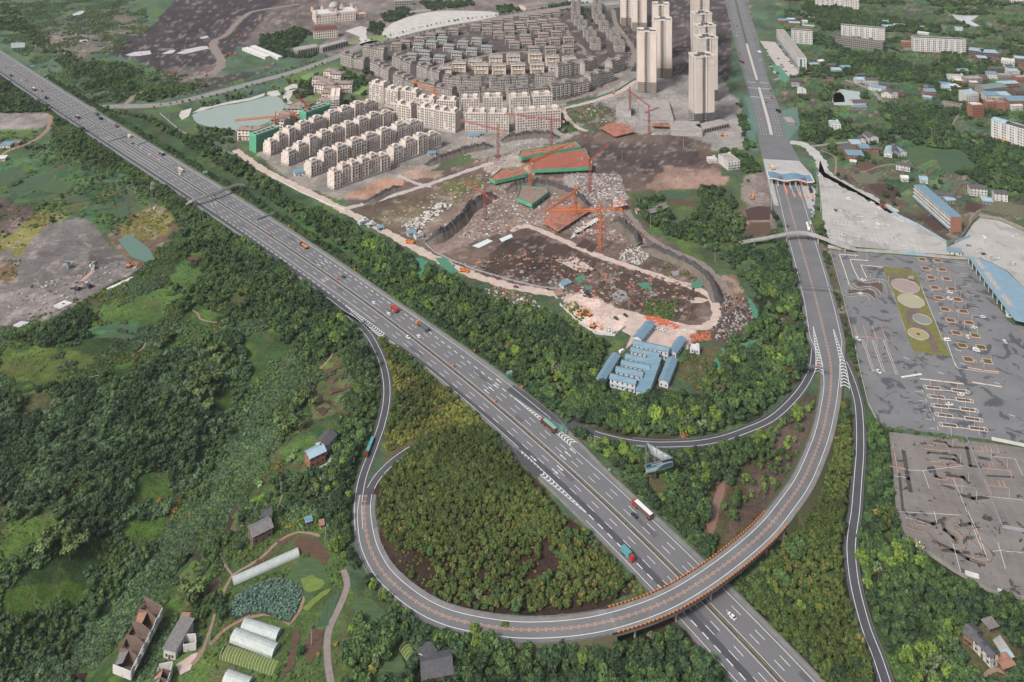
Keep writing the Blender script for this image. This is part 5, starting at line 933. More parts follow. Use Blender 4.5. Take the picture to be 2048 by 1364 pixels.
V=[((1582,168),(1604,168),8,5,'t','k','gb','by the boulevard corner'),((1585,173),(1599,173),5,3.5,'b','w','sh','in front of the tiled house by the boulevard corner'),((1654,162),(1668,163),6,4,'t','k','gb','beside the dark hedge north of the pond'),((1666,147),(1684,147),10,5,'p','w','sh','left of a pair above the village lane'),((1684,141),(1701,141),9,5,'b','w','gb','right of a pair above the village lane'),((1656,138),(1672,137),9,5,'t','o','gb','behind the pair above the village lane'),((1622,134),(1638,133),7,3.5,'p','g','sh','near the white office end wall'),((1640,127),(1650,125),6,3,'w','g','sh','near the parked cars by the office end'),
 ((1712,166),(1733,166),10,5,'p','w','gb','at the top of the lane beside the pond'),((1716,157),(1733,156),8,5,'t','o','gb','uphill behind the top lane house'),((1731,168),(1757,169),10,6,'t','w','gb','halfway along the lane'),((1737,179),(1771,184),9,4.5,'b','w','gb','long one along the lane'),((1757,174),(1781,177),8,5,'t','o','gb','behind the long blue one along the lane'),((1763,194),(1782,196),12,6,'g','w','gs','at the lower lane end, left half'),((1782,196),(1796,195),12,7,'t','w','gs','at the lower lane end, right half'),((1797,192),(1809,191),9,5,'t','k','gb','last to the right of the lane'),
 ((1706,214),(1732,213),10,6,'t','w','gb','on the pond shore'),((1708,219),(1735,219),5,3,'b','g','sh','lean-to on the pond shore'),((1662,262),(1682,263),14,8,'p','w','fl','alone on the terraces below the pond'),((1718,288),(1732,289),9,6,'t','w','gs','small gabled one at the top of the lower hamlet'),((1738,287),(1757,286),14,7,'t','w','gs','tall gabled one at the top of the lower hamlet'),((1704,296),(1722,296),11,4.5,'p','k','sh','in the middle of the lower hamlet'),((1680,306),(1708,308),12,5,'t','k','gb','leftmost of the lower hamlet'),((1722,307),(1741,307),9,6,'b','k','sh','centre of the lower hamlet'),((1696,319),(1728,320),12,5,'b','k','sh','lowest of the lower hamlet'),((1742,306),(1757,307),9,5,'t','k','gb','small dark one right of the lower hamlet'),
 ((1768,313),(1784,316),22,4.5,'p','w','gs','left wing of the three winged farm'),((1784,312),(1798,314),24,5.5,'t','g','gs','middle wing of the three winged farm'),((1798,313),(1814,312),18,4.5,'b','w','gs','right wing of the three winged farm'),((1792,339),(1820,344),8,6,'t','w','gb','alone by the bend of the field path'),((1700,328),(1712,330),5,3,'w','g','sh','white shed below the lower hamlet'),
 ((1940,391),(1975,394),9,8,'t','w','gb','wide two storey one above the terraced gardens'),((1926,377),(1938,379),8,5,'t','k','gb','behind the wide two storey one'),((1990,402),(2016,404),9,8,'t','w','gb','second two storey one above the terraced gardens'),((1966,408),(1987,410),7,3,'p','g','sh','low shed between the two storey ones'),((1872,398),(1906,403),9,4.5,'t','g','gb','behind the long blue roofed block'),((1894,408),(1912,407),6,3.5,'p','g','sh','at the back corner of the long blue roofed block'),((1803,363),(1817,364),7,4,'w','w','gb','hidden by trees above the pale yard'),((1840,366),(1856,368),8,3.5,'p','w','sh','at the far end of the long blue roofed block'),
 ((1850,193),(1872,193),12,7,'b','k','gb','leftmost on the crowded village edge'),((1846,198),(1864,200),6,3,'p','g','sh','lean-to below the leftmost village edge house'),((1883,176),(1905,177),9,5,'b','k','sh','by the big dark trees'),((1889,183),(1906,183),11,5,'p','w','sh','left of two sheds before the dark trees'),((1906,182),(1921,181),11,5,'w','w','sh','right of two sheds before the dark trees'),((1896,162),(1930,164),11,7,'c','w','fl','above the dark trees'),((1916,150),(1937,150),9,6.5,'b','k','gb','behind the flat roofed one above the dark trees'),((1910,166),(1930,167),6,4,'w','k','sh','in front of the flat roofed one above the dark trees'),
 ((1933,170),(1966,169),12,9,'c','g','fl','three storey one at the village centre'),((1941,173),(1956,173),5,6,'w','g','sh','in front of the three storey one at the village centre'),((1932,209),(1957,208),16,14,'p','w','fl','tall one behind the brick tower house'),((1970,191),(2014,186),18,9,'d','g','gb','big shed in the village centre'),((1972,207),(2000,207),12,11,'b','w','sh','tall left half below the big shed'),((2000,207),(2022,207),12,11,'p','w','sh','tall right half below the big shed'),((1974,222),(1996,222),9,12,'c','k','fl','four storey one right of the brick tower house'),((1997,225),(2012,225),11,13,'b','k','fl','narrow tall one right of the brick tower house'),((2019,217),(2060,216),14,10,'b','k','sh','wide one at the right picture edge'),((2024,221),(2046,220),4,6,'w','w','sh','in front of the wide one at the right picture edge'),
 ((2000,178),(2038,176),9,7,'p','k','sh','long one uphill of the big shed'),((2031,193),(2060,193),14,7,'t','o','gb','dark one at the right picture edge'),((1975,158),(1995,159),9,8,'b','w','sh','upper row of the village, left'),((1952,163),(1975,163),9,7,'t','k','gb','upper row of the village, beside the lane'),((1982,147),(2009,147),10,7,'t','o','gb','upper row of the village, dark gabled'),((2017,152),(2040,152),10,7,'p','w','sh','upper row of the village, right'),((1998,160),(2030,160),9,7,'c','g','fl','upper row of the village, long flat one'),((2034,166),(2060,166),12,8,'c','k','fl','upper row of the village at the right picture edge'),((2012,140),(2026,140),8,6,'t','w','gb','highest of the upper village row'),((2044,140),(2060,140),10,7,'t','k','gb','highest at the right picture edge'),
 ((2002,130),(2029,134),10,9,'w','w','fl','white three storey one on the upper slope'),((2030,125),(2056,127),10,7,'p','o','sh','beside the white three storey one on the upper slope'),((1956,122),(1975,123),10,5,'p','o','sh','below the long blue factory roofs'),((1985,126),(2000,127),9,6,'t','k','gb','between the factory and the white three storey one'),((1803,94),(1823,95),8,9,'c','k','fl','between the two white slab blocks'),((1767,57),(1787,57),8,4,'p','w','sh','behind the upper white slab block'),((1766,47),(1777,47),6,4,'p','w','gb','highest behind the upper white slab block'),((1911,61),(1926,62),8,4,'p','w','sh','upper one of two by the far pond'),((1927,71),(1938,72),7,4,'b','w','sh','lower one of two by the far pond'),((1841,58),(1849,58),6,4,'b','o','gb','tiny one alone on the far slope'),((1835,68),(1857,71),7,3,'w','w','sh','behind the right white slab block'),
 ((1558,46),(1574,46),9,5,'b','k','gb','first of the roadside hamlet at the top'),((1575,44),(1590,44),9,5,'p','o','gb','second of the roadside hamlet at the top'),((1578,51),(1600,52),9,5,'p','k','sh','third of the roadside hamlet, lower'),((1592,40),(1606,40),8,4,'t','k','gb','behind the roadside hamlet'),((1606,47),(1616,47),7,4,'w','w','sh','white end one of the roadside hamlet'),((1618,40),(1630,41),7,4,'w','w','sh','white one right of the roadside hamlet'),((1605,55),(1628,57),7,3.5,'p','k','sh','lowest of the roadside hamlet'),
 ((1418,327),(1435,326),8,4,'w','w','fl','low annex left of the white block by the boulevard')]
for v in V:house(*v)
house((1945,237),(1968,236),12,17,'w','k','fl','',label='tall narrow red brick house with a white roof terrace above the fields'); house((1884,212),(1921,222),8,6,'m','g','fl','',nm='old_terrace',label='long low crumbling grey terrace with a mossy roof below the dark trees')
house((1456,341),(1480,338),22,9,'c','w','fl','',nm='white_block',label='white three storey flat roofed block standing alone left of the toll boulevard'); house((0,296),(20,296),8,3.5,'b','w','sh','',label='blue roofed shed by the dirt road at the left picture edge'); house((19,293),(38,292),8,3.5,'g','k','sh','',label='grey roofed shed beside the blue one at the left picture edge'); house((-6,323),(10,322),7,3,'w','w','sh','',label='white roofed hut at the left picture edge below the dirt road')
boxthing('slope_block','weathered concrete block on the netted slope beside the boulevard','retaining block',(1576,251),(1591,251),18,4,WMt['g'],roofc)
for FL,FR,D,fl,w_ in(((1826,102),(1932,107),12,7,'right hand white slab block above the fields'),((1682,76),(1770,84),12,7,'upper white slab block behind the ruined frame'),((1583,86),(1625,89),12,7,'white block behind the long diagonal office'),((1630,13),(1718,20),12,7,'white slab block cut by the picture top'),((2020,6),(2062,9),12,6,'white slab block in the top right corner'),((1982,276),(2056,299),14,7,'pale seven storey block with an orange shop sign at the right picture edge')):
 W=frame(FL,FR)[2]; t=boxthing('slab_block',w_,'apartment block',FL,FR,D,fl*3.1,WMt['w'],roofc if fl==6 else tiler,'white slab apartment blocks',True,(fl,3.1,int(W/3),1.5,1.5)); b=MB()
 for f in range(1,fl):
  for k in range(int(W/9)):u=-W/2+5+k*9; b.box(u-1.7,u+1.7,-1.1,0,f*3.1-.1,f*3.1+.9)
 for k in range(int(W/9)):u=-W/2+2.5+k*9; b.box(u-.8,u+.8,-.5,0,0,fl*3.1)
 obj('balconies',b,WMt['w'],t,kind='stuff'); 
 if FL[0]==1982:s=MB(); s.box(-W/2+9,-W/2+22,-1.4,-1.1,2.6,3.8); obj('shop_sign',s,M('orange_sign',(240,168,48),(230,150,40),sc_=1,var=.1),t); r=MB(); r.gable(-W/2,-W/2+16,0,D,fl*3.1+.9,1.6); obj('roof_canopy',r,bluep,t)
t=boxthing('unfinished_building','stained half built concrete frame in front of the upper white slab block','building',(1670,90),(1766,103),12,14,WMt['g'],mossy,None,True,(4,3.4,24,2.2,2.2)); q=MB(); q.hip(-46,-30,0,12,14,3); obj('corner_roof',q,tiler,t)
t=boxthing('long_office','long diagonal grey office block with blue shop fronts beside the car park','office',(1553,79),(1596,139),13,17,WMt['w'],roofc,None,True,(5,3.3,34,1.6,1.7)); loc,rz,W,_=frame((1553,79),(1596,139)); a=MB(); a.box(W/2+.1,W/2+.3,3,6,0,16); obj('stair_glass',a,M('green_glass',(60,130,118),(48,112,104),sc_=.5,var=.15,rough=.2),t); a=MB(); a.box(-W/2,W/2,-1,-.2,3.2,4.2); obj('shop_fascia',a,M('blue_fascia',(104,112,150),(90,98,140),sc_=.5,var=.15),t)
for FL,FR,w_ in(((1937,111),(1966,115),'left half of the long factory roofs'),((1966,116),(1998,118),'right half of the long factory roofs')):boxthing('factory_hall','grey hall under a pale blue sheet roof, '+w_,'factory',FL,FR,20,9,WMt['o'],bluep,'blue roofed factory halls',False,(3,3,12,1.6,1.4))
boxthing('glass_frame_bed','white plastic covered bed on the far slope','greenhouse',(1793,55),(1817,55),22,1.5,whitew,whitew)
FL,FR=(1828.5,398),(1901,464); t=boxthing('long_block','long four storey white block with a sky blue roof and brick end wall','dormitory',FL,FR,10.5,14.5,WMt['w'],bluer,None,False,(4,3.5,26,1.4,1.6)); loc,rz,W,_=frame(FL,FR); a=MB(); a.box(W/2+.01,W/2+.25,-.1,10.6,-.3,14.4); obj('brick_gable',a,brick,t); a=MB(); a.add([(-W/2,-.2,3.6),(W/2,-.2,3.6),(W/2,-2.6,3),(-W/2,-2.6,3)],[(3,2,1,0)]); obj('awning',a,bluer,t); a=MB()
for f in range(1,4):a.box(-W/2,W/2,-1.2,0,f*3.5-.1,f*3.5+.1); a.box(-W/2,W/2,-1.2,-1.1,f*3.5+.1,f*3.5+.9)
obj('galleries',a,WMt['w'],t)
t=house((619.5,938),(651,922),(603,929),6.4,'p','k','gb','','farmhouse','red brick farmhouse under a pale blue roof beside the long slip road',chim=True); house((652,911),(673,888),8,6,'t','w','gb','','farmhouse','white farmhouse under a grey tiled roof joined to the brick one',chim=True)
sheet('yard_slab',[(628,940),(655,925),(662,908),(668,912),(660,932),(640,948)],conc,.07)
house((506,1092),(545,1071),8,5,'g','o','gb','','farm_ruin','half ruined grey farmhouse with weathered slate roof above the gardens'); boxthing('ruin_annex','roofless grey shell behind the half ruined farmhouse','ruin',(524,1052),(544,1046),5,4.5,WMt['g'],tiler); house((854.5,1342),(872,1323),(839.5,1321),5,'t','w','gb','','tiled_hut','small whitewashed hut under a dark tiled roof among trees'); house((845,1378),(905,1366),11,4.5,'t','o','gb','','tiled_house','dark tiled house with a fallen roof corner at the bottom edge')
t=house((1946,1298),(1981.7,1337),(1957,1289),5.4,'t','w','gb','','white_farmhouse','white panelled farmhouse with dark tiled roof in the south east corner'); block([gp(*q)[:2]for q in((1925,1285),(1950,1262),(2035,1340),(2020,1368),(1960,1362),(1930,1320))]); loc,rz,W,D=frame((1946,1298),(1981.7,1337),(1957,1289)); a=MB(); x=W/2
for k in range(5):u=-x+W*k/4; a.box(u-.1,u+.1,-.08,0,0,5.4)
a.box(-x,x,-.08,0,2.6,2.8); a.box(x,x+.08,D*.5-.1,D*.5+.1,0,5.4); a.box(x,x+.08,0,D,2.6,2.8); obj('wall_frame',a,brickd,t); a=MB(); a.add([(-1,1,6.4),(1,1,6.4),(1,2.2,6.9),(-1,2.2,6.9)],[(0,1,2,3)]); obj('skylight',a,glassd,t)
house((1927,1284),(1945,1298),8,4.4,'t','k','gb','','brick_annex','old brick annex under dark tiles behind the white farmhouse'); house((1978,1268),(1996,1262),4,2.6,'g','o','sh','','lean_to','open lean-to shed behind the white farmhouse',cat='shed'); house((2007,1346),(2030,1338),5,2.2,'r','o','sh','','rusty_shed','low shed under a rusty sheet roof beside the white farmhouse',cat='shed'); house((2012,1326),(2026,1322),3,2.2,'p','o','sh','','garden_shed','tiny shed under a turquoise sheet near the rusty shed',cat='shed'); sheet('yard_slab',[(1985,1280),(2000,1270),(2028,1310),(2012,1322)],conc,.07)
def ruin(corners,label,H,rows,wallm,group='roofless white ruins'):
 P_=[G(*c)for c in corners]; o=Vector((sum(p[0]for p in P_)/4,sum(p[1]for p in P_)/4,0)); t=thing('ruined_building',label,'ruin',o,0,group); block([p[:2]for p in P_])
 L_=[Vector((p[0]-o.x,p[1]-o.y,0))for p in P_]
 def wl(a,b,h,name,m,gaps=False):
  d=(b-a); L=d.length; d.normalize(); n=Vector((d.y,-d.x,0))*.18; mb=MB(); k=max(1,int(L/2.6))
  for j in range(k):
   p,q=a+d*L*j/k,a+d*L*(j+1)/k; hh=h*(1 if not gaps else random.uniform(.8,1.0))
   if gaps and j%2:
    for z0,z1 in((0,.9),(2.2,3.0),(hh-.5,hh)):mb.prism([(v.x,v.y)for v in(p+n,q+n,q-n,p-n)],z0,z1)
   else:mb.prism([(v.x,v.y)for v in(p+n,q+n,q-n,p-n)],-.3,hh)
  obj(name,mb,m,t)
 wl(L_[0],L_[1],H,'end_wall',wallm if rows<4 else brickd); wl(L_[1],L_[2],H,'side_wall',wallm,True); wl(L_[2],L_[3],H*.8,'end_wall',wallm); wl(L_[3],L_[0],H*.7,'side_wall',wallm if rows<4 else brickd,True)
 for k in range(1,rows):
  a,b=L_[0].lerp(L_[3],k/rows),L_[1].lerp(L_[2],k/rows); m=(a+b)/2; d=(b-a).normalized(); n=Vector((d.y,-d.x,0))*.15; mb=MB()
  for s in(-1,1):mb.add([tuple(v)for v in(a+n*s,b+n*s,b+n*s+Vector((0,0,H)),m+n*s+Vector((0,0,H+1.3)),a+n*s+Vector((0,0,H)))],[(0,1,2,3,4)if s>0 else(4,3,2,1,0)])
  mb.add([tuple(v)for v in(a+n+Vector((0,0,H)),m+n+Vector((0,0,H+1.3)),b+n+Vector((0,0,H)),b-n+Vector((0,0,H)),m-n+Vector((0,0,H+1.3)),a-n+Vector((0,0,H)))],[(0,1,4,5),(1,2,3,4)]); obj('cross_gable',mb,brickd,t)
 mb=MB(); mb.prism([(v.x,v.y)for v in L_],-.2,.15); obj('rubble_floor',mb,M('rubble',(128,112,102),(94,80,74),sc_=.5,var=.35,bump=.6),t)
 mb=MB()
 for _ in range(16):
  u,v=random.random(),random.random(); c=L_[0].lerp(L_[1],u).lerp(L_[3].lerp(L_[2],u),v); s=random.uniform(.3,.9); mb.box(c.x-s,c.x+s,c.y-s*.6,c.y+s*.6,.1,.1+s*.7)
 obj('fallen_rubble',mb,brickd,t,kind='stuff')
 if rows>2:
  for k in(1,rows-1):a,b,c,d=(L_[0].lerp(L_[3],k/rows),L_[1].lerp(L_[2],k/rows),L_[1].lerp(L_[2],(k+.9)/rows),L_[0].lerp(L_[3],(k+.9)/rows)); mb=MB(); m=(a+b)/2; e=(c+d)/2; mb.add([(a.x,a.y,H*.6),(m.x,m.y,H+.9),(e.x,e.y,H+.7),(d.x,d.y,H*.5)],[(0,1,2,3)]); obj('fallen_roof',mb,[HM['r']if k==1 else HM['g']],t)
 return t
ruin([(289,1250),(325,1250),(262,1372),(226,1372)],'longest roofless white ruin with brick cross gables at the bottom left',4.6,5,whitew); ruin([(366,1290),(391,1286),(392,1300),(367,1306)],'small square roofless white ruin beside the footpath',4,1,whitew); ruin([(318,1352),(345,1345),(330,1400),(300,1400)],'roofless ruin cut by the bottom edge',4.4,3,whitew)
house((327,1317),(351,1320),(347,1262),4.6,'g','w','sh','','white_workshop','white workshop with a stained flat sloping roof between the roofless ruins'); house((355,1262),(370,1260),6,2,'r','o','sh','','slat_shed','dark broken slat shed behind the white workshop',cat='shed'); house((238,1318),(258,1322),9,2.2,'t','o','sh','','slate_shed','low slate shed left of the longest ruin',cat='shed'); sheet('yard_slab',[(352,1330),(385,1308),(396,1305),(380,1340),(360,1350)],pink,.07)
film=M('greenhouse_film',(190,198,194),(172,182,178),sc_=.4,var=.08,rough=.35)
def tunnel(a,b,wd,label,bare=False):
 p,q=G(*a),G(*b); L=math.dist(p[:2],q[:2]); rz=math.atan2(q[1]-p[1],q[0]-p[0]); loc=((p[0]+q[0])/2,(p[1]+q[1])/2,0); t=thing('greenhouse_tunnel',label,'greenhouse',loc,rz,'plastic tunnel greenhouses'); blockrect(loc[0],loc[1],rz,L,wd); n=max(4,int(L/1.5)); f=lambda x,k,r=1:(x,-wd/2*math.cos(k*math.pi/8)*r,wd*.42*math.sin(k*math.pi/8)*r)
 if not bare:
  c=MB()
  for k in range(8):c.add([f(-L/2,k),f(L/2,k),f(L/2,k+1),f(-L/2,k+1)],[(0,1,2,3)])
  for x,s in((-L/2,1),(L/2,-1)):c.add([f(x,k)for k in range(9)],[tuple(range(9))[::s]])
  obj('film',c,film,t)
 else:g=MB(); g.box(-L/2,L/2,-wd/2,wd/2,0,.2); obj('crop_bed',g,MATS['crop_lime'],t)
 h=MB()
 for i in range(n+1):
  x=-L/2+L*i/n
  for k in range(8):h.bar(f(x,k,1.02),f(x,k+1,1.02),.09 if bare else .06,0,3)
 obj('hoops',h,whitew,t,kind='stuff')
tunnel((466,1166),(596,1106),5.2,'longest pale tunnel greenhouse above the lotus pond'); tunnel((488,1250),(558,1272),6.4,'first short tunnel greenhouse below the lotus pond'); tunnel((468,1272),(552,1304),7,'second tunnel greenhouse below the lotus pond'); tunnel((448,1305),(552,1338),7,'bare hooped tunnel with lime green crops inside',True); tunnel((452,1355),(500,1372),6.5,'lowest tunnel greenhouse cut by the bottom edge'); tunnel((808,1294),(826,1322),5,'bare hooped tunnel frame near the tiled hut',True)
for i,(FL,FR,bk,H,k_,w_)in enumerate((((1220,774.5),(1270,787),(1228,766),6.4,'gb','front one of the parallel rows, facing the wood'),((1232,760),(1284,771),(1240,752),6.4,'gb','second of the parallel rows'),((1243,746),(1298,757),(1250,739),6.4,'gb','third of the parallel rows'),((1251,733),(1304,745),(1257,726),6.4,'gb','fourth of the parallel rows'),((1262,719),(1316,731),(1267,712),6.4,'gb','fifth of the parallel rows'),((1266,706),(1336,722),(1270,698),6.8,'gb','longest and hindmost of the parallel rows'),((1193,768),(1208,773),(1236,722),4,'gs','lengthwise one on the left of the rows'),((1267,684),(1283,690),(1290,652),4.2,'gs','lengthwise one by the parking yard'),((1338,712),(1352,717),(1362,686),4,'gs','lengthwise one on the right of the yard'),((1318,772),(1336,777),(1352,732),4.2,'gs','lengthwise one at the right end below the yard'))):
 house(FL,FR,bk,H,'b','e',k_,'','barrack','blue roofed barrack, '+w_,'barrack','blue roofed workers barracks',doors=False)
house((1272,791),(1296,798),(1318,738),3.6,'b','e','sh','','covered_walk','long weathered blue canopy beside the barracks littered with leaves','shed',doors=False); house((1380,705),(1399,709),5,3.2,'w','e','fl','','site_hut','white flat hut alone right of the blue barracks','hut')
sheet('barrack_yard',[(1262,718),(1284,690),(1300,660),(1345,672),(1365,690),(1340,716)],pink,.08); sheet('barrack_yard',[(1228,716),(1262,690),(1275,660),(1290,652),(1300,640),(1260,630),(1240,660),(1262,672),(1250,700)],pink,.085)
for FL,FR,D,H,r_,w_ in(((1816,0),(0,0),0,0,'',''),):pass
for FL,FR,H,w_ in(((716-2,452),(736,450),3,''),):pass
for FL,FR,D,H,r,wl,lab in(((720,451),(735,446),5,2.8,'w','e','white box cabin on the hedge side of the pink site road'),((737,456),(749,453),4,2.8,'w','e','second white box cabin by the hedge side of the site road'),((756,463),(768,460),4,2.8,'b','e','small blue roofed cabin by the hedge side of the site road'),((816,474),(832,471),6,3,'b','e','left blue roofed gatehouse beside the pink site road'),((832,480),(847,476),6,3,'g','e','right grey roofed gatehouse beside the pink site road'),((1113,598),(1127,595),5,3,'r','e','small white cabin with a red roof at the yard entrance'),((1127,578),(1143,570),5,2.6,'b','e','blue roofed open gate shelter at the yard entrance'),((590,354),(612,350),8,4,'b','e','blue shed at the foot of the cream rows'),((937,277),(955,276),6,3,'b','e','left pale blue hut below the cream apartments'),((959,273),(966,272),5,3,'b','e','right pale blue hut below the cream apartments'),((857,313),(872,311),6,3,'b','w','blue roofed hut by the front cream row end'),((1274,428),(1280,427),4,3,'r','w','tiny white hut with a pink roof at the track junction'),((640,1058),(648,1056),3,2,'r','w','tiny orange roofed coop at the field corner'),((612,1052),(624,1048),3,2,'b','o','tiny turquoise coop at the field corner')):
 house(FL,FR,D,H,r,wl,'sh' if r in 'br' else 'fl','','cabin',lab,'cabin','site cabins and sheds')
house((1302,432),(1320,428),8,3,'g','o','gb','','slate_barn','collapsed slate barn with a broken left end in the bamboo'); house((1318,428),(1337,420),9,3.4,'g','o','gb','','slate_barn','intact slate barn end in the bamboo')
# ================================================================ building site
craneo=M('crane_orange',(226,128,66),(206,112,60),sc_=1,var=.15,rough=.6); craner=M('crane_red',(176,82,72),(158,70,64),sc_=1,var=.15,rough=.6); timber=M('formwork_timber',(186,124,100),(160,104,86),sc_=.5,var=.2); shot=M('dark_shotcrete',(82,80,80),(58,57,58),sc_=.35,var=.3,bump=.5)
def lattice(mb,a,b,w,n,r=.09,mi=0):
 a,b=Vector(a),Vector(b); d=(b-a).normalized(); u=d.orthogonal().normalized()if abs(d.z)>.9 else d.cross(Vector((0,0,1))).normalized(); v=d.cross(u); pr=None
 for i in range(n+1):
  c=a.lerp(b,i/n); q=[c+(u*s+v*t)*w/2 for s,t in((1,1),(-1,1),(-1,-1),(1,-1))]
  if pr:
   for k in range(4):mb.bar(pr[k],q[(k+1)%4],r*.7,mi,3)
  pr=q
 for s,t in((1,1),(-1,1),(-1,-1),(1,-1)):mb.bar(a+(u*s+v*t)*w/2,b+(u*s+v*t)*w/2,r,mi,4)
def crane(bx,by,topy,jx,jy,m,label,cw=12,luff=False,jz=None):
 p=G(bx,by); H=(by-topy)/sc(by); t=thing('tower_crane',label,'crane',p,0,'tower cranes of the building site'); a=MB(); w0=2.6 if m is craneo else 2.0; lattice(a,(0,0,0),(0,0,H),w0,max(6,int(H/2.4)),.27 if m is craneo else .2); obj('mast',a,m,t)
 zj=H if not luff else jz; q=gp(jx,jy,zj if not luff else jz); dx,dy=q[0]-p[0],q[1]-p[1]; L=math.hypot(dx,dy); d=Vector((dx/L,dy/L,0)); a=MB(); e=(dx,dy,zj-.5 if not luff else jz); lattice(a,(0,0,H-.5),e,1.9 if m is craneo else 1.5,max(6,int(L/2.6)),.22 if m is craneo else .15); obj('jib',a,m,t); a=MB(); lattice(a,(0,0,H-.5),tuple(-d*cw+Vector((0,0,H-.5))),1.4,4,.14); obj('counter_jib',a,m,t)
 a=MB(); c=-d*(cw-1); a.box(c.x-1.2,c.x+1.2,c.y-1.2,c.y+1.2,H-2.4,H-.2); obj('counterweight',a,m if m is craneo else conc,t); a=MB(); a.box(.8,2.2,-.8,.8,H-2.6,H-.6); obj('cab',a,whitew,t); a=MB(); lattice(a,(0,0,H),(0,0,H+6),1.0,3,.12); a.bar((0,0,H+6),(e[0]*.7,e[1]*.7,H+(e[2]-H)*.7+.6),.06,0,3); a.bar((0,0,H+6),tuple(c+Vector((0,0,H))),.06,0,3); obj('apex',a,m,t)
 for f in(.28,.55):a=MB(); a.box(-1.3,1.3,-1.3,1.3,H*f,H*f+.5); obj('collar',a,M('collar_blue',(112,128,160),(100,116,150),sc_=1,var=.1),t)
crane(1201,500,418,1100,422,craneo,'big orange tower crane in front with its jib pointing left',20); crane(1150,432,382,1090,424,craneo,'orange tower crane with raised jib above the red formwork',12,True,34); crane(1061,382,324,1128,292,craneo,'orange tower crane between the netted slabs with jib over the red deck',14); crane(1180,386,320,1216,288,craner,'dark red tower crane right of the red deck, jib raised',12,True,58); crane(970,440,388,930,362,craner,'dark red tower crane at the left edge of the pit',16); crane(996,322,258,922,240,craner,'dark red tower crane before the middle cream apartments',14); crane(1103,300,238,1010,226,craner,'dark red tower crane before the right cream apartments',16); crane(803,278,252,820,250,craner,'small dark red crane between the cream rows',10)
crane(869,222,182,824,160,craneo,'orange tower crane among the grey walk up blocks',10); crane(551,262,232,470,240,craneo,'orange tower crane on the lake shore with a long level jib',26); crane(614,250,212,592,188,craneo,'orange tower crane with raised jib beside the netted building',8,True,52); crane(1260,232,182,1300,212,craner,'slender red crane left of the tower podium',8); crane(1298,268,222,1318,214,craner,'red crane in front of the ribbed podium wall',10)
def deckthing(polypx,H,label,m,rim=True,joists=True,rimcol=None):
 P_=[G(*p)for p in polypx]; o=Vector((sum(p[0]for p in P_)/len(P_),sum(p[1]for p in P_)/len(P_),0)); L_=[(p[0]-o.x,p[1]-o.y)for p in P_]; t=thing('formwork_deck',label,'building site',o,0,'slabs under construction'); block([p[:2]for p in P_]); a=MB(); a.prism(L_,H-.5,H); obj('deck',a,m,t); c=MB(); xs_=[q[0]for q in L_]; ys_=[q[1]for q in L_]; x=min(xs_)
 while x<max(xs_):
  y=min(ys_)
  while y<max(ys_):
   if inpoly(np.array(x),np.array(y),L_):c.box(x-.1,x+.1,y-.1,y+.1,-.3,H+(1.2 if random.random()<.5 else-.5))
   y+=4
  x+=4
 obj('props',c,steel,t,kind='stuff'); j=MB()
 for k in range(int(max(30,(max(xs_)-min(xs_))*(max(ys_)-min(ys_))/22))):
  x,y=random.uniform(min(xs_),max(xs_)),random.uniform(min(ys_),max(ys_))
  if inpoly(np.array(x),np.array(y),L_):an=random.choice((.25,1.8))+random.gauss(0,.15); l,w=random.uniform(1,3.2),random.uniform(.1,.5); ca,sa=math.cos(an),math.sin(an); j.prism([(x+l*ca-w*sa,y+l*sa+w*ca),(x-l*ca-w*sa,y-l*sa+w*ca),(x-l*ca+w*sa,y-l*sa-w*ca),(x+l*ca+w*sa,y+l*sa-w*ca)],H,H+random.uniform(.08,.5))
 obj('planks',j,[timber if m is not timber else brickd],t,kind='stuff')
 if rim:
  r=MB(); n=len(L_)
  for i in range(n):
   p,q=Vector(L_[i]),Vector(L_[(i+1)%n]); d=(q-p).normalized(); nn=Vector((d.y,-d.x))*.1; r.prism([tuple(p+nn),tuple(q+nn),tuple(q-nn),tuple(p-nn)],H-2.6,H+1.2)
  obj('safety_net',r,netg,t)
 return t
redd=M('red_formwork',(176,104,84),(150,86,70),sc_=.5,var=.22,stretch=(1,1,1)); deckthing([(1066,352),(1062,326),(1170,308),(1184,340),(1184,346),(1140,349)],6,'large red formwork deck with a green net rim',redd); deckthing([(1036,326),(1042,316),(1150,297),(1162,307),(1062,325),(1044,330)],7.5,'upper red timber deck behind the large red deck',timber); deckthing([(980,366),(990,372),(1054,357),(1046,344),(1004,346)],4.5,'small red formwork deck at the left with a green rim',timber); deckthing([(1034,408),(1064,420),(1096,396),(1090,387),(1042,383)],5,'half built storey with a bright green net and bare columns',M('grey_slab',(150,138,130),(128,114,106),sc_=.4,var=.25)); deckthing([(1085,452),(1116,470),(1180,428),(1160,412),(1110,420)],3.4,'scaffolded reddish slab under the orange cranes',timber,False); deckthing([(1226,424),(1256,420),(1246,408),(1226,410)],5,'small pale slab on columns at the pit edge',M('pale_planks',(212,198,190),(190,174,166),sc_=.6,var=.15),False); deckthing([(1200,260),(1230,278),(1270,268),(1250,252),(1222,250)],3,'reddish timber deck below the tower podium',timber,False); deckthing([(1304,258),(1345,260),(1344,246),(1304,244)],4,'orange planked deck beside the ribbed podium wall',timber,False)
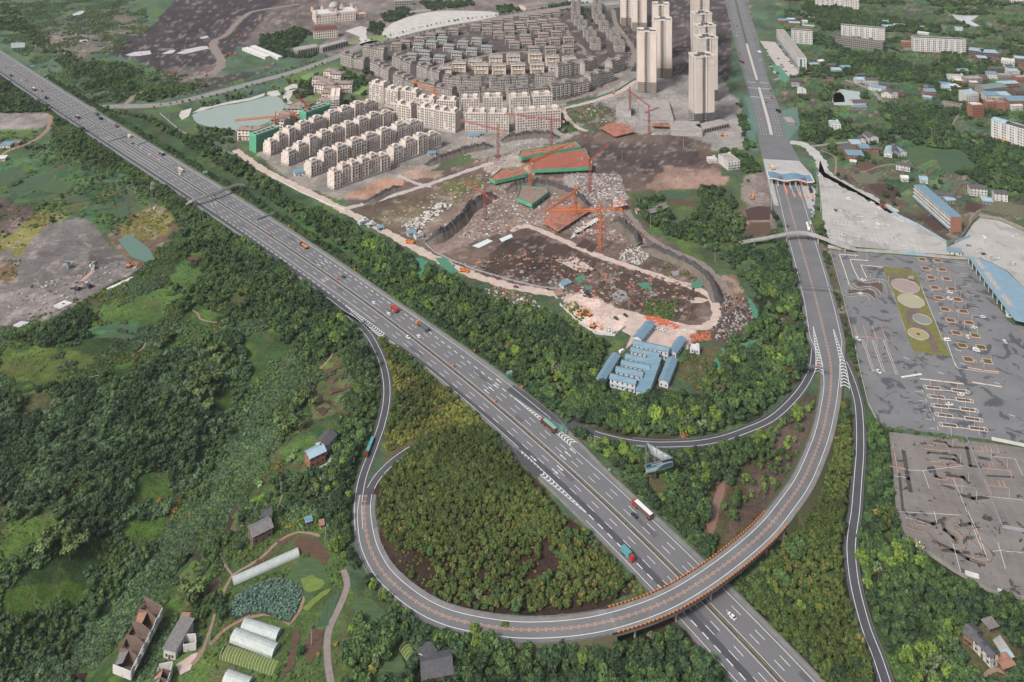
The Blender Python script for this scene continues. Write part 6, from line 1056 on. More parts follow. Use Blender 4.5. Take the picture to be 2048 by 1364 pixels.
for pts,m in(([(1140,478),(1160,468),(1204,440),(1192,435),(1150,462)],M('pale_slab',(222,216,210),(200,192,186),sc_=.5,var=.12)),([(944,492),(975,478),(986,482),(958,496)],M('white_sheet',(226,230,230),(196,214,212),sc_=.6,var=.1)),([(998,478),(1022,468),(1026,474),(1004,484)],MATS['white_sheet']),([(1150,492),(1170,478),(1184,484),(1168,498)],fdark),([(1172,500),(1185,486),(1196,490),(1184,506)],fdark),([(1150,468),(1200,440),(1224,448),(1200,478)],M('red_footing',(142,94,82),(110,84,78),sc_=.5,var=.3)),([(1110,520),(1150,512),(1190,540),(1160,545)],pink),([(1378,600),(1395,594),(1420,600),(1405,606),(1382,606)],pink)):sheet('site_slab',pts,m,.09)
def retaining(pts,H,label,wd=4.5):
 p=Path(pts,5); mb=MB(); pr=None; o=p.at(p.L/2); n=int(p.L/2.5)
 for q in np.linspace(0,p.L,n):
  e=min(1,q/10,(p.L-q)/10); h=H*max(.15,e)*(.72+.4*random.random()); jt=random.gauss(0,.7); c=[p.at(q,wd*1.0+jt,-.2),p.at(q,wd*.1+jt*.6,h*.8),p.at(q,-wd*.3+jt,h),p.at(q,-wd*.9,h*.6),p.at(q,-wd*1.7,-.2)]; c=[(v[0]-o[0],v[1]-o[1],v[2])for v in c]
  if pr:
   for k in range(4):mb.add([pr[k],c[k],c[k+1],pr[k+1]],[(0,1,2,3)],0 if k<3 else 1)
  pr=c
 t=obj('retaining_wall',mb,[shot,M('site_ground',(120,108,100),(100,92,84),sc_=.2,var=.25)],loc=(o[0],o[1],0),label=label,category='retaining wall',group='dark sprayed concrete walls of the pit'); return t
retaining([(1440,606),(1428,575),(1400,545),(1350,520),(1300,500),(1288,494)],8,'long curved dark retaining wall at the east end of the site'); retaining([(1284,490),(1250,462),(1225,446)],12,'tall dark retaining wall with pale drain lines by the track'); retaining([(1180,412),(1140,392),(1100,378),(1050,374),(1010,382)],10,'dark slope wall behind the half built storey'); retaining([(990,392),(940,420),(920,446),(880,478),(850,484)],11,'dark slope wall at the left end of the pit'); retaining([(1120,274),(1070,272),(1030,276),(1000,282)],8,'grey slope wall below the right cream apartments'); retaining([(985,292),(940,300),(890,316),(850,330)],7,'grey slope wall below the left cream apartments'); retaining([(800,372),(770,386),(745,400),(725,404)],5,'dark slope edge of the orange soil hollow')
def scatter_bits(name,poly,n,sz,mats_,zmax=.6,label=None):
 W=[G(*p)for p in poly]; xs_=[w[0]for w in W]; ys_=[w[1]for w in W]; mb=MB(); k=0
 while k<n:
  x,y=random.uniform(min(xs_),max(xs_)),random.uniform(min(ys_),max(ys_)); k+=1
  if not inpoly(np.array(x),np.array(y),W):continue
  an=random.uniform(0,3.14); l=random.uniform(*sz); w=l*random.uniform(.15,.8); ca,sa=math.cos(an),math.sin(an); z=random.uniform(.1,zmax)
  mb.prism([(x+(a*ca-b*sa),y+(a*sa+b*ca))for a,b in((l,w),(-l,w*random.uniform(.6,1)),(-l*.9,-w),(l,-w))],-.05,z,random.randrange(len(mats_)))
 return obj(name,mb,mats_,kind='stuff')
bits=[timber,conc,brickd,whitew,roofc,steel]
for poly,n,*bm_ in(([(860,470),(960,400),(1000,372),(1180,375),(1260,440),(1300,490),(1180,480),(1060,450),(960,480)],3200),([(1130,345),(1240,350),(1256,400),(1190,405)],1500),([(890,300),(1010,268),(1110,272),(1110,290),(960,330)],500),([(900,530),(1050,500),(1200,520),(1380,570),(1400,590),(1380,640),(1200,600),(1000,560)],2200,1),([(735,440),(900,375),(1040,290),(1050,340),(960,380),(830,460)],1000),([(1200,190),(1440,190),(1470,270),(1240,270),(1150,240)],700),([(560,290),(760,230),(880,260),(880,320),(680,385),(590,350)],400)):scatter_bits('site_debris',poly,n,(.4,1.6)if not bm_ else(.4,1.9),bits if not bm_ else[soil,fdark,timber,M('wet_soil',(74,62,58),(60,52,50),sc_=.5,var=.2),roofc,brickd,soil])
scatter_bits('site_debris',[(710,230),(1260,60),(1260,150),(1180,195),(1060,240),(900,250)],900,(.5,2.0),[conc,roofc,whitew,soil,greyr]); scatter_bits('brick_debris',[(980,570),(1060,590),(1100,640),(1030,640),(960,590)],500,(.4,1.5),[brick,conc,timber,soil,whitew]); scatter_bits('spoil_rubble',[(1450,585),(1500,600),(1508,660),(1440,690),(1425,665)],700,(.3,1.1),[soil,conc,fdark,roofc],1.0)
scatter_bits('orange_props',[(1282,632),(1310,632),(1362,652),(1350,658),(1300,645)],220,(.4,1.4),[M('orange_steel',(222,120,84),(196,100,72),sc_=1,var=.2)],1.0); scatter_bits('orange_props',[(1380,668),(1420,664),(1422,680),(1382,684)],160,(.4,1.3),[MATS['orange_steel'],timber],1.0); scatter_bits('white_rubble',[(1240,500),(1270,488),(1300,510),(1280,530),(1240,520)],200,(.5,1.4),[whitew,conc],.8); scatter_bits('white_footings',[(800,455),(880,405),(910,408),(880,430),(830,465)],420,(.5,2.2),[whitew],.4); scatter_bits('pit_rubble',[(-20,600),(100,560),(260,520),(300,540),(200,580),(60,640)],260,(.4,1.5),[conc,whitew,soil,roofc],.9); scatter_bits('mud_clods',[(230,70),(400,10),(620,0),(620,60),(440,130),(300,140)],500,(.4,1.6),[fdark,conc,soil],.5)
netm=M('ground_net',(66,140,116),(86,124,100),sc_=.5,var=.25); netd=M('dark_ground_net',(90,128,118),(104,122,112),sc_=.4,var=.2)
for pts,w_ in(([(824,520),(838,515),(858,526),(846,542),(834,528)],'left patch below the site road'),([(836,545),(848,540),(842,560),(834,556)],'small lower patch below the site road'),([(870,516),(892,518),(918,545),(902,548),(884,536)],'right patch below the site road'),([(1380,574),(1398,556),(1408,548),(1414,570),(1395,578)],'draped on the heap at the loop of the site road'),([(1166,571),(1180,574),(1184,582),(1172,580)],'small patch beside the site pond'),([(1272,566),(1298,566),(1304,582),(1286,578)],'patch in the middle of the muddy ground'),([(1428,720),(1436,715),(1448,750),(1436,742)],'strip on the slope right of the barracks'),([(1442,698),(1448,696),(1452,712),(1446,714)],'short strip above the barracks slope'),([(1478,690),(1510,680),(1524,694),(1500,702)],'patch under the trees near the loop approach'),([(1490,586),(1504,604),(1516,622),(1522,655),(1508,640),(1500,615)],'long strip along the spoil heap'),([(1150,560),(1165,548),(1172,556),(1160,568)],'dull patch by the site road')):
 sheet('safety_net',pts,netm,.5,rag=.8,label='green safety net, '+w_,category='net',group='green nets spread on the ground')
sheet('safety_net',[(235,480),(262,470),(300,500),(310,520),(290,525),(262,515)],netd,.5,label='faded green net on the dark pit slope',category='net'); sheet('safety_net',[(1562,222),(1594,214),(1600,250),(1576,284),(1566,250)],netd,.15,label='grey green net on the slope beside the boulevard block',category='net')
sheet('safety_net',[(1538,128),(1560,132),(1580,158),(1572,166),(1562,160)],M('green_bank',(96,150,126),(84,130,110),sc_=.4,var=.2),.15,label='green covered bank between boulevard and car park',category='net'); sheet('safety_net',[(1490,190),(1502,196),(1516,262),(1508,262),(1498,228)],netd,.15,label='green covered bank left of the boulevard',category='net')
carp=sheet('car_park',[(1520,82),(1550,84),(1596,140),(1600,148),(1575,152),(1562,158),(1552,130)],pale,.1)
# ================================================================ traffic, signs, poles
paintm={}
PC_={'white':(236,236,236),'dark':(48,52,60),'black':(34,36,40),'grey':(140,144,148),'red':(176,58,48),'dark red':(112,52,48),'blue':(70,90,140),'orange':(226,130,52),'brown':(112,86,74),'green':(120,186,160),'teal':(96,160,164),'cream':(222,206,166),'dark green':(84,96,92)}
def paint(c):
 if c not in paintm:paintm[c]=M('paint_'+c.replace(' ','_'),PC_[c],sc_=.5,var=.05,rough=.35,spec=.5)
 return paintm[c]
tyre=M('tyre',(38,38,40),sc_=1,var=.1)
def wheelmesh(r,w):
 mb=MB(); n=10
 vs=[(r*math.cos(6.2832*k/n),s*w/2,r*math.sin(6.2832*k/n))for s in(-1,1)for k in range(n)]
 mb.add(vs,[(k,(k+1)%n,n+(k+1)%n,n+k)for k in range(n)]+[tuple(range(n)),tuple(range(n,2*n))[::-1]]); return mb.mesh('wheel',[tyre])
WH,WHT=wheelmesh(.34,.22),wheelmesh(.52,.35)
def loft(mb,secs,mi=0):
 vs=[]
 for x,h,z0,z1 in secs:vs+=[(x,-h,z0),(x,h,z0),(x,h*.96,z1),(x,-h*.96,z1)]
 fs=[]
 for i in range(len(secs)-1):
  o=4*i; fs+=[(o+k,o+(k+1)%4,o+4+(k+1)%4,o+4+k)for k in range(4)]
 n=4*len(secs); mb.add(vs,[f[::-1]for f in fs]+[(0,1,2,3),(n-1,n-2,n-3,n-4)],mi)
CARP={}
def car(px,py,hd,col,label,group='cars',kind='car',wld=None,z=.12):
 p=wld or G(px,py); key=(kind,col)
 if key in CARP:return dup(CARP[key],(p[0],p[1],z),hd,label,group)
 t=thing('van' if kind=='van' else 'car',label,'van' if kind=='van' else 'car',(p[0],p[1],z),hd,group); b=MB()
 if kind=='van':loft(b,[(-2.4,.85,.35,1.7),(-2.2,.92,.3,2.0),(1.5,.92,.3,2.0),(2.2,.9,.3,1.2),(2.5,.85,.4,.9)])
 else:loft(b,[(-2.25,.8,.45,.85),(-2.1,.88,.28,.98),(-1.1,.9,.25,1.0),(1.0,.9,.25,.95),(2.1,.86,.28,.78),(2.28,.76,.4,.65)])
 bo=obj('body',b,paint(col),t); g=MB()
 if kind=='van':loft(g,[(-1.8,.935,1.25,1.75),(1.4,.935,1.25,1.75)])
 else:loft(g,[(-1.95,.72,.95,1.0),(-1.35,.74,.96,1.36),(.35,.74,.96,1.38),(1.15,.72,.92,.97)])
 obj('windows',g,glassd,t)
 if kind!='van':r=MB(); loft(r,[(-1.3,.69,1.36,1.42),(.3,.69,1.38,1.44)]); obj('roof',r,paint(col),t)
 for x in(-1.4,1.4):
  for y in(-.82,.82):put(bpy.data.objects.new('wheel',WH),t,(x,y,.34))
 l=MB()
 for s in(-1,1):l.box(2.1,2.3,s*.6-.15,s*.6+.15,.55,.72)
 obj('headlights',l,whitew,bo); CARP[key]=t; return t
def truck(px,py,hd,cab,load,label,kind='box',L=8,lc='white',z=.12,wld=None):
 p=wld or G(px,py); t=thing('truck' if kind!='bus' else 'coach',label,'truck' if kind!='bus' else 'coach',(p[0],p[1],z),hd,'trucks on the roads'); f=L/2; b=MB()
 if kind=='bus':loft(b,[(-f,1.2,.4,3.0),(f-.2,1.22,.35,3.1),(f,1.15,.5,2.9)]); obj('body',b,paint(cab),t); g=MB(); loft(g,[(-f+.4,1.235,1.6,2.5),(f-.3,1.235,1.6,2.5)]); obj('windows',g,glassd,t)
 else:
  loft(b,[(f-2.2,1.22,.6,2.9),(f-1.9,1.24,.5,3.0),(f-.35,1.24,.5,2.75),(f,1.2,.55,1.6)]); c=obj('cab',b,paint(cab),t); g=MB(); g.add([(f-.33,-1.05,1.75),(f-.33,1.05,1.75),(f-.2,1.05,2.0),(f-.3,1.05,2.65),(f-.3,-1.05,2.65)],[(0,1,3,4)]); obj('windscreen',g,glassd,c)
  h=MB(); h.box(-f,f-1.2,-.5,.5,.7,1.0); obj('chassis',h,dark,t); g=MB(); e=f-2.6
  if kind=='box':g.box(-f,e,-1.25,1.25,1.05,3.5); obj('cargo_box',g,paint(load),t); g=MB(); g.box(-f-.02,e+.02,-1.27,1.27,3.5,3.58); obj('box_roof',g,paint(lc),t)
  elif kind=='tank':
   n=12; vs=[(x,1.2*math.cos(6.2832*k/n),2.1+1.1*math.sin(6.2832*k/n))for x in(-f,e)for k in range(n)]; g.add(vs,[(k,(k+1)%n,n+(k+1)%n,n+k)for k in range(n)]+[tuple(range(n)),tuple(range(n,2*n))[::-1]]); obj('tank',g,paint(load),t)
  elif kind=='flat':g.box(-f,e,-1.25,1.25,1.05,1.25); obj('flatbed',g,paint(cab),t); g=MB(); g.box(-f+.4,-.3,-1.0,1.0,1.26,2.0); g.box(.1,e-.4,-1.0,1.0,1.26,2.1); obj('load',g,paint(load)if load in PC_ else timber,t)
  else:
   for q in((-f,e,-1.25,-1.1),(-f,e,1.1,1.25),(e-.15,e,-1.1,1.1),(-f,-f+.15,-1.1,1.1)):g.box(*q,1.05,2.6)
   g.box(-f,e,-1.25,1.25,1.0,1.1); obj('tipper_body',g,paint(cab),t); g=MB(); g.add([(-f+.2,-1.05,1.9),(e-.2,-1.05,1.9),(e-.2,1.05,1.9),(-f+.2,1.05,1.9),(0,0,2.7)],[(0,1,4),(1,2,4),(2,3,4),(3,0,4)]); obj('load',g,paint(load),t)
 for x in(f-1.2,-f+1.0,-f+2.3)+((f-4.2,)if L>11 else()):
  for y in(-1.05,1.05):put(bpy.data.objects.new('wheel',WHT),t,(x,y,.52))
 return t
def xh(px,py,ne):q=X.near(*gp(px,py)[:2]); return X.head(q)+(math.pi if ne else 0)
for px,py,ne,cab,load,lab,kd,L,lc in((1097,856,1,'dark red','dark red','dark red articulated truck with pale green cover beside the exit sign','box',14,'green'),(1284,1024,1,'red','brown','red cab truck with long white covered trailer near the billboard','box',15,'white'),(845,656,1,'orange','dark green','long dark tanker truck with an orange cab','tank',15,'grey'),(789,622,1,'red','red','boxy dark red truck beside a white car','box',9,'red'),(608,494,1,'dark red','orange','dark red flatbed loaded with reddish goods near the white sign gantry','flat',12,'red'),(323,310,1,'dark red','dark red','small dark red truck with a green cover before the footbridge','box',9,'green'),(258,275,1,'dark red','cream','cream box truck between the two steel gantries','box',9,'cream'),(233,254,1,'brown','brown','brown truck near the orange markers','tip',8,'brown'),(201,239,1,'dark','dark','dark truck following a greenish one','box',8,'dark'),(193,230,1,'dark green','dark green','greenish covered truck at the far underpass','box',9,'dark green'),(1256,1115,0,'red','teal','teal covered truck with a red cab about to pass under the bridge','box',8.5,'teal'),(155,237,0,'dark red','dark','dark truck with a pale green cover on the far carriageway','box',9,'green'),(92,198,0,'dark','dark red','small dark truck on the far carriageway','box',7,'dark red'),(68,181,0,'dark red','dark red','dark red truck with white load cover, far carriageway','box',9,'white'),(22,153,0,'dark red','dark red','dark red truck at the left picture edge','tip',7,'dark red'),(361,343,1,'cream','cream','cream coach overtaking a white car before the footbridge','bus',10,'cream')):truck(px,py,xh(px,py,ne),cab,load,lab,kd,L,lc)
for px,py,ne,c,lab in((1269,1033,1,'dark','dark green car abreast of the red and white truck'),(778,629,1,'white','white car abreast of the boxy dark red truck'),(748,607,1,'white','white car a little ahead of the boxy dark red truck'),(838,674,1,'white','white car next to the dark tanker'),(816,676,0,'white','white car on the opposite carriageway below the dark tanker'),(687,555,1,'dark','dark green car beside an orange median marker'),(1464,1235,1,'white','white car just south of the curved bridge'),(360,349,1,'white','white car beside the cream coach'),(318,321,1,'white','white car next to an orange median marker before the coach'),(300,310,1,'white','white car on the inner lane past the second gantry'),(282,298,1,'white','white car under the second gantry'),(265,288,1,'dark','dark car behind the cream box truck'),(43,161,0,'white','white car on the far carriageway near the left picture edge'),(53,163,0,'blue','blue car on the far carriageway near the left picture edge'),(84,183,0,'dark','dark car by the break in the far median'),(12,136,0,'dark','dark car at the far left end of the expressway'),(30,133,1,'white','white car at the far left end of the expressway')):car(px,py,xh(px,py,ne),c,lab,'cars on the expressway')
truck(739,897,A.head(A.near(*gp(739,897)[:2])),'dark red','teal','long flatbed with a dark red cab and teal loads on the slip road','flat',16)
th=lambda px,py:T.head(T.near(*gp(px,py)[:2]))
for px,py,c,lab in((1575,453,'dark red','dark red car driving up to the toll gate'),(1616,478,'dark','dark car under the arched footbridge'),(1621,446,'white','white car waiting behind the white tanker'),(1627,427,'white','second white car in the toll queue'),(1627,420,'white','first white car in the toll queue'),(1628,414.5,'brown','brown car in the toll queue'),(1625.5,402,'blue','blue car leaving the toll gate')):car(px,py,th(1577,410)+(math.pi if py>450 and px<1600 else 0),c,lab,'cars at the toll gate')
truck(1616,456,th(1580,440),'white','white','white tanker truck in the toll queue','tank',12); truck(1623.6,433,th(1580,430),'grey','dark green','grey green truck in the toll queue','box',7,'green'); truck(1621,383,th(1577,405),'black','black','black truck at the right end of the toll gate','box',9,'black'); truck(1544,337,1.75,'orange','cream','orange and cream truck behind the toll canopy','box',9,'cream')
nh=1.82
for px,py,c,lab in((1543,197,'dark','dark car beside an orange one on the boulevard'),(1548.6,199,'orange','orange car on the boulevard'),(1532.5,205,'dark red','dark red car beside the white median'),(1541,182,'dark','dark car after the zebra crossing'),(1456,20,'dark red','dark red car near the far end of the boulevard'),(1460,42,'dark red','dark red car by the right tower group'),(1473,72,'white','white car on the left side of the boulevard'),(1478,107,'red','red car ahead of a long red truck'),(1502,30,'dark','dark car on the far boulevard right side'),(1508,62,'white','white car on the far boulevard right side'),(1521,120,'white','white car near the car park'),(1474,52,'dark','dark car halfway up the boulevard')):car(px,py,nh,c,lab,'cars on the boulevard')
truck(1483,125,nh,'dark red','dark red','long dark red truck on the boulevard','box',11,'red'); truck(1519,106,nh,'white','white','white truck on the boulevard near the car park','box',8); truck(1556.5,224,nh,'black','black','black truck by the boulevard edge','box',9,'black'); truck(1548.6,147,1.5,'cream','cream','cream truck parked in the pale car park','box',8,'cream'); truck(1555,147.5,1.3,'white','dark red','white and red truck parked in the pale car park','box',8,'dark red')
cl='white dark white grey black white dark red white white'.split()
def rank(lst,phrase,group,hd,f=lambda i:cl[i%9],sort=True):
 for i,q in enumerate(sorted(lst)if sort else lst):
  c=q[2]if len(q)>2 and isinstance(q[2],str)else f(i); h=q[3]if len(q)>3 else hd; car(q[0],q[1],h,c,f'{c} car, {NTH[i]} from the left {phrase}',group,'van' if i%7==3 else 'car')
rank([(1541,130),(1541.5,134),(1545.5,140.5),(1538,112),(1533,100),(1530,92),(1539,118),(1544,137)],'in the car park row by the green bank','cars in the car park below the long office',.1); rank([(1566,135),(1568,139),(1572,143.5),(1563,131),(1560,124),(1557,118),(1553,112)],'in the middle row of the car park','cars in the car park below the long office',.1); rank([(1580,124),(1583,128),(1587,134),(1589,137),(1577,118),(1572,111),(1568,106),(1565,100),(1561,95),(1558,90)],'in the row along the blue shop fronts','cars in the car park below the long office',.3)
z8=lambda l:[(1536+q[0]/4,341+q[1]/4)+tuple(q[2:])for q in l]
rank(z8([(647,235,'white',0),(742,373,'white',0),(865,355,'white',1.6),(877,407,'white',1.8),(968,448,'white',1.8),(580,330,'white',1.6),(540,322,'dark',1.6),(595,520,'white',-.8),(722,532,'white',0),(1082,610,'white',0)]),'on the open pale practice yard','cars on the pale yard',0); rank(z8([(728,423),(757,426),(875,436),(898,441),(922,442),(873,463,'white',-.4)]),'in the tight group on the pale practice yard','cars on the pale yard',1.7,lambda i:'white'); rank(z8([(893,305,'white'),(833,260,'white'),(815,250,'dark'),(912,284,'red'),(938,305,'dark red'),(1028,385,'white'),(1062,407,'white')]),'along the wall of the pale yard','cars on the pale yard',-.6)
rank(z8([(1605,605,'grey',0),(1727,543,'white',1.7),(1960,538,'white',1.7),(1990,517,'white',0),(1688,655,'white',.4),(1725,672,'dark',.4),(1783,692,'white',.3),(1815,707,'white',.3),(1848,714,'white',1.5),(1965,747,'white',.8)]),'in the second pale yard by the blue canopy','cars on the second pale yard',.3)
rank(z8([(760,880,'white',-.3),(738,990,'white',0),(1455,980,'white',-.4),(1450,1030,'white',-1.2),(1720,1177,'white',0),(1650,1262,'white',0),(1597,1335,'white',1.5),(720,1352,'white',-1.2),(1432+4,1364,'white',0)]),'in the upper driving school yard','learner cars in the driving yard',0); rank([(1536+x/4,682+y/4,'white',h)for x,y,h in((884,250,-1.3),(1545,435,0),(1452,512,-.2),(1667,82,-.5),(1895,10,1.5))],'in the lower driving school yard','learner cars in the driving yard',0)
rank([(1172,588,'black'),(1176,590.5,'black'),(1180,593,'black'),(1157,580,'red'),(1165,584,'white'),(1251,632,'black'),(1232,638,'dark')],'at the entrance yard of the building site','cars at the building site',-.9); rank([(1218,660,'white',-.2),(1218,666,'white',-.2),(1310,657,'white',-.3),(1326,661,'white',-.3),(1244,705,'white',.6),(1032,575,'dark red',-.3),(1496,362,'dark',-1)],'round the blue barracks and yards','cars near the barracks',-.2)
rank([(1668,300,'dark',0),(1673,303,'white',0),(1686,311,'dark',.2),(1688,319,'dark red',.2),(1638,353,'white',1.7),(1676,299,'grey',0)],'along the concrete road east of the toll gate','cars on the concrete road',0)
truck(820,487,-.35,'orange','brown','orange tipper beside the blue gatehouses','tip',8); truck(929,544,-.3,'orange','brown','orange tipper further down the pink site road','tip',8)
def excavator(px,py,hd,label,col='orange'):
 p=G(px,py); t=thing('excavator',label,'excavator',(p[0],p[1],.1),hd,'orange excavators'); a=MB()
 for y in(-1.2,1.2):loft(a,[(-2.2,.3,.2,.8),(-1.9,.3,0,.95),(1.9,.3,0,.95),(2.2,.3,.2,.8)]); a.v[-16:]=[(v[0],v[1]+y,v[2])for v in a.v[-16:]]
 obj('tracks',a,dark,t); a=MB(); a.box(-2.2,1.4,-1.3,1.3,1.0,2.1); obj('body',a,paint(col),t); a=MB(); a.box(.1,1.5,.3,1.3,2.1,3.2); obj('cab',a,glassd,t); a=MB(); a.bar((1.2,-.3,1.6),(4.2,-.3,5),.3); a.bar((4.2,-.3,5),(7,-.3,3.6),.25); obj('boom',a,paint(col),t); a=MB(); a.bar((7,-.3,3.6),(6.6,-.3,1.2),.22); a.box(5.9,7.1,-.9,.3,.3,1.3); obj('bucket_arm',a,paint(col),t)
for px,py,h,lab in((1162,630,.9,'orange excavator with raised boom in the pink yard, left one'),(1178,631,2.2,'orange excavator in the pink yard beside the raised one'),(1186,655,-.4,'orange excavator at the lower edge of the pink yard'),(1226,188,1.2,'orange excavator by the dirt street near the towers'),(340,151,.3,'small orange excavator on the far mud track, left'),(412,151,.2,'small orange excavator on the far mud track, right'),(475,72,1,'small orange excavator at the far dark soil'),(452,112,.4,'small orange excavator by the white shelter, left'),(470,110,2,'small orange excavator by the white shelter, right'),(258,534,.1,'orange excavator in the grey yard below the cut slope'),(1444,272,.1,'orange excavator at the foot of the nearest right tower'),(1505,398,1.2,'orange machine in the pale yard left of the toll gate')):excavator(px,py,h,lab)
signg=M('sign_green',(62,172,136),(54,160,126),sc_=1,var=.05,rough=.4); 
def board(t,c,u,w,h,z,mats_,lines=3,split=None,name='panel'):
 c=Vector(c); u=Vector((u[0],u[1],0)).normalized(); n=Vector((u.y,-u.x,0)); a=MB(); q=lambda x,zz,o:tuple(c+u*x+n*o+Vector((0,0,z+zz)))
 def slab(x0,x1,z0,z1,o0,o1,mi):vs=[q(x0,z0,o1),q(x1,z0,o1),q(x1,z1,o1),q(x0,z1,o1),q(x0,z0,o0),q(x1,z0,o0),q(x1,z1,o0),q(x0,z1,o0)]; a.add(vs,[(0,1,2,3),(5,4,7,6),(4,0,3,7),(1,5,6,2),(3,2,6,7),(4,5,1,0)],mi)
 slab(0,w,0,h,-.06,.06,0)
 if split:slab(.05,w-.05,h*split,h-.05,.06,.075,1)
 p=obj(name,a,mats_,t); a=MB(); r=random.Random(int(w*100+h*37))
 for k in range(lines):
  x=w*.1; zz=h*(.14+.8*k/max(1,lines)); lh=h*.42/lines
  while x<w*.86:cw=r.uniform(.5,.95)*lh*1.2; slab(x,min(x+cw,w*.9),zz,zz+lh,.08,.09,0); x+=cw+lh*.35
 obj('lettering',a,mats_[-1],p)
for bx,by,dx,dy,w,h,z,mats_,sp,lab in((1024,766,-1,-.5,4.4,4.2,5,[signg,whitew,M('sign_ink',(60,110,96),sc_=1,var=.05)],.5,'white and green direction sign beside the exit lane'),(1130,869,-1,-.5,4.6,3.8,3.4,[signg,whitew],None,'green exit sign with white lettering at the ramp nose'),(1133,870,-1,-.4,1.2,2.8,1.2,[signg,whitew],None,'small green number sign behind the exit sign'),(415,353,-1,-.45,5,3,4,[signg,whitew],None,'green direction sign at the wood edge before the footbridge'),(69,140,-1,-.45,5.2,3.6,4,[signg,whitew,MATS['sign_ink']],.5,'white topped green sign at the far left of the expressway'),(94,156,-1,-.45,5.2,3.4,3.4,[signg,whitew],None,'wide green sign at the far left of the expressway'),(96,160,-1,-.3,2,2.6,2,[signg,whitew],None,'narrow green sign just after the wide one'),(79,146,-1,-.3,1.6,1.8,1.6,[whitew,dark],None,'small white sign between the far green signs'),(1221,945,-1,-.15,1.6,1.2,1.2,[whitew,dark],None,'small white roadside sign at the edge of the billboard wood')):
 p=G(bx,by); t=thing('road_sign',lab,'road sign',p,0,'signs beside the expressway'); a=MB(); a.cyl((0,0),.14,-.2,z+h,0,8); obj('post',a,steel,t); u=Vector((dx,dy,0)).normalized(); board(t,tuple(u*w),-u,w,h,z,mats_,3 if w>3 else 2,sp)
def gantry(a,b,z,label,panels=(),posts=(1,1),grp='steel gantries'):
 p,q=G(*a),G(*b); t=thing('gantry',label,'gantry',p,0,grp); d=Vector((q[0]-p[0],q[1]-p[1],0)); m=MB(); lattice(m,(0,0,z),tuple(d+Vector((0,0,z))),.9,max(4,int(d.length/1.6)),.12); obj('beam',m,steel,t)
 for k,c in((0,Vector((0,0,0))),(1,d)):
  if posts[k]:m=MB(); m.cyl((c.x,c.y),.28,-.2,z+.8,0,8); obj('post',m,steel,t)
 for f0,f1,h,mats_ in panels:c=d*f0; board(t,tuple(c),d,(f1-f0)*d.length,h,z-h*.5,mats_,2)
gantry((217,294),(252,284),6.5,'open steel gantry over the far carriageway, nearer the left edge'); gantry((277,300),(311,289),6.5,'open steel gantry over the near lanes with a white box on its post'); si=M('sign_blue_ink',(96,140,170),sc_=1,var=.1); gantry((513,452),(552,437),6.0,'gantry of white sign boards over three lanes',[(.0,.3,2.4,[whitew,si]),(.31,.52,2.8,[whitew,si]),(.56,.72,2.2,[whitew,si]),(.75,.9,2.2,[whitew,si])],(0,1)); gantry((1596,584),(1665,589),6,'thin gantry over the toll road with one post on the right',(),(0,1)); gantry((1617,748),(1654,755),6,'short gantry at the fork of the exit ramp',(),(1,0)); gantry((536,512),(524,516),5,'grey sign arm on the south west shoulder, seen from behind',[(.3,1,2,[steel,steel])],(1,0)); gantry((733,655),(722,660),5,'grey sign arm at the start of the slip road, seen from behind',[(.3,1,2,[steel,steel])],(1,0))
mk1=None
for i,(px,py,w_)in enumerate(((213,229,'at the far underpass'),(247,250,'after the far underpass'),(351,315,'beside the small covered truck'),(577.7,455,'at the wood edge after the white gantry'),(541.5,471,'in the median after the white gantry'),(709.5,542,'at the wood edge halfway along'),(673.7,561,'in the median beside the dark green car'),(906.5,735,'in the median above the exit arrows'),(991,806,'in the median next to the exit chevrons'),(949.5,706,'at the wood edge above the exit arrows'),(1043.5,778,'at the wood edge after the white and green sign'),(1637,736,'on the nose of the ramp fork'),(1650,1358,'by the guardrail at the bottom edge'),(313,322,'in the median near the white cars'))):
 p=G(px,py); lab='orange warning marker on a post '+w_
 if mk1 is None:
  mk1=thing('warning_marker',lab,'marker',p,0,'orange warning markers'); a=MB(); a.cyl((0,0),.12,0,1.2,0,6); obj('post',a,steel,mk1); a=MB(); a.cyl((0,0),.55,1.1,1.7,0,10,.75); a.cyl((0,0),.75,1.7,2.6,0,10,.3); obj('beacon',a,M('beacon_orange',(240,96,40),(226,84,36),sc_=1,var=.08,rough=.5),mk1)
 else:dup(mk1,p,0,lab)
b0,c0,a0=Vector((96,510.5,0)),Vector((79.1,505,0)),Vector((82.2,523,0)); pc=(a0+b0+c0)/3; t=thing('billboard','three sided steel billboard on a single column above the wood','billboard',tuple(pc)); zb,zt=8.2,13.4
m=MB(); m.cyl((0,0),.75,-.5,zb+2.6,0,14); obj('column',m,steel,t)
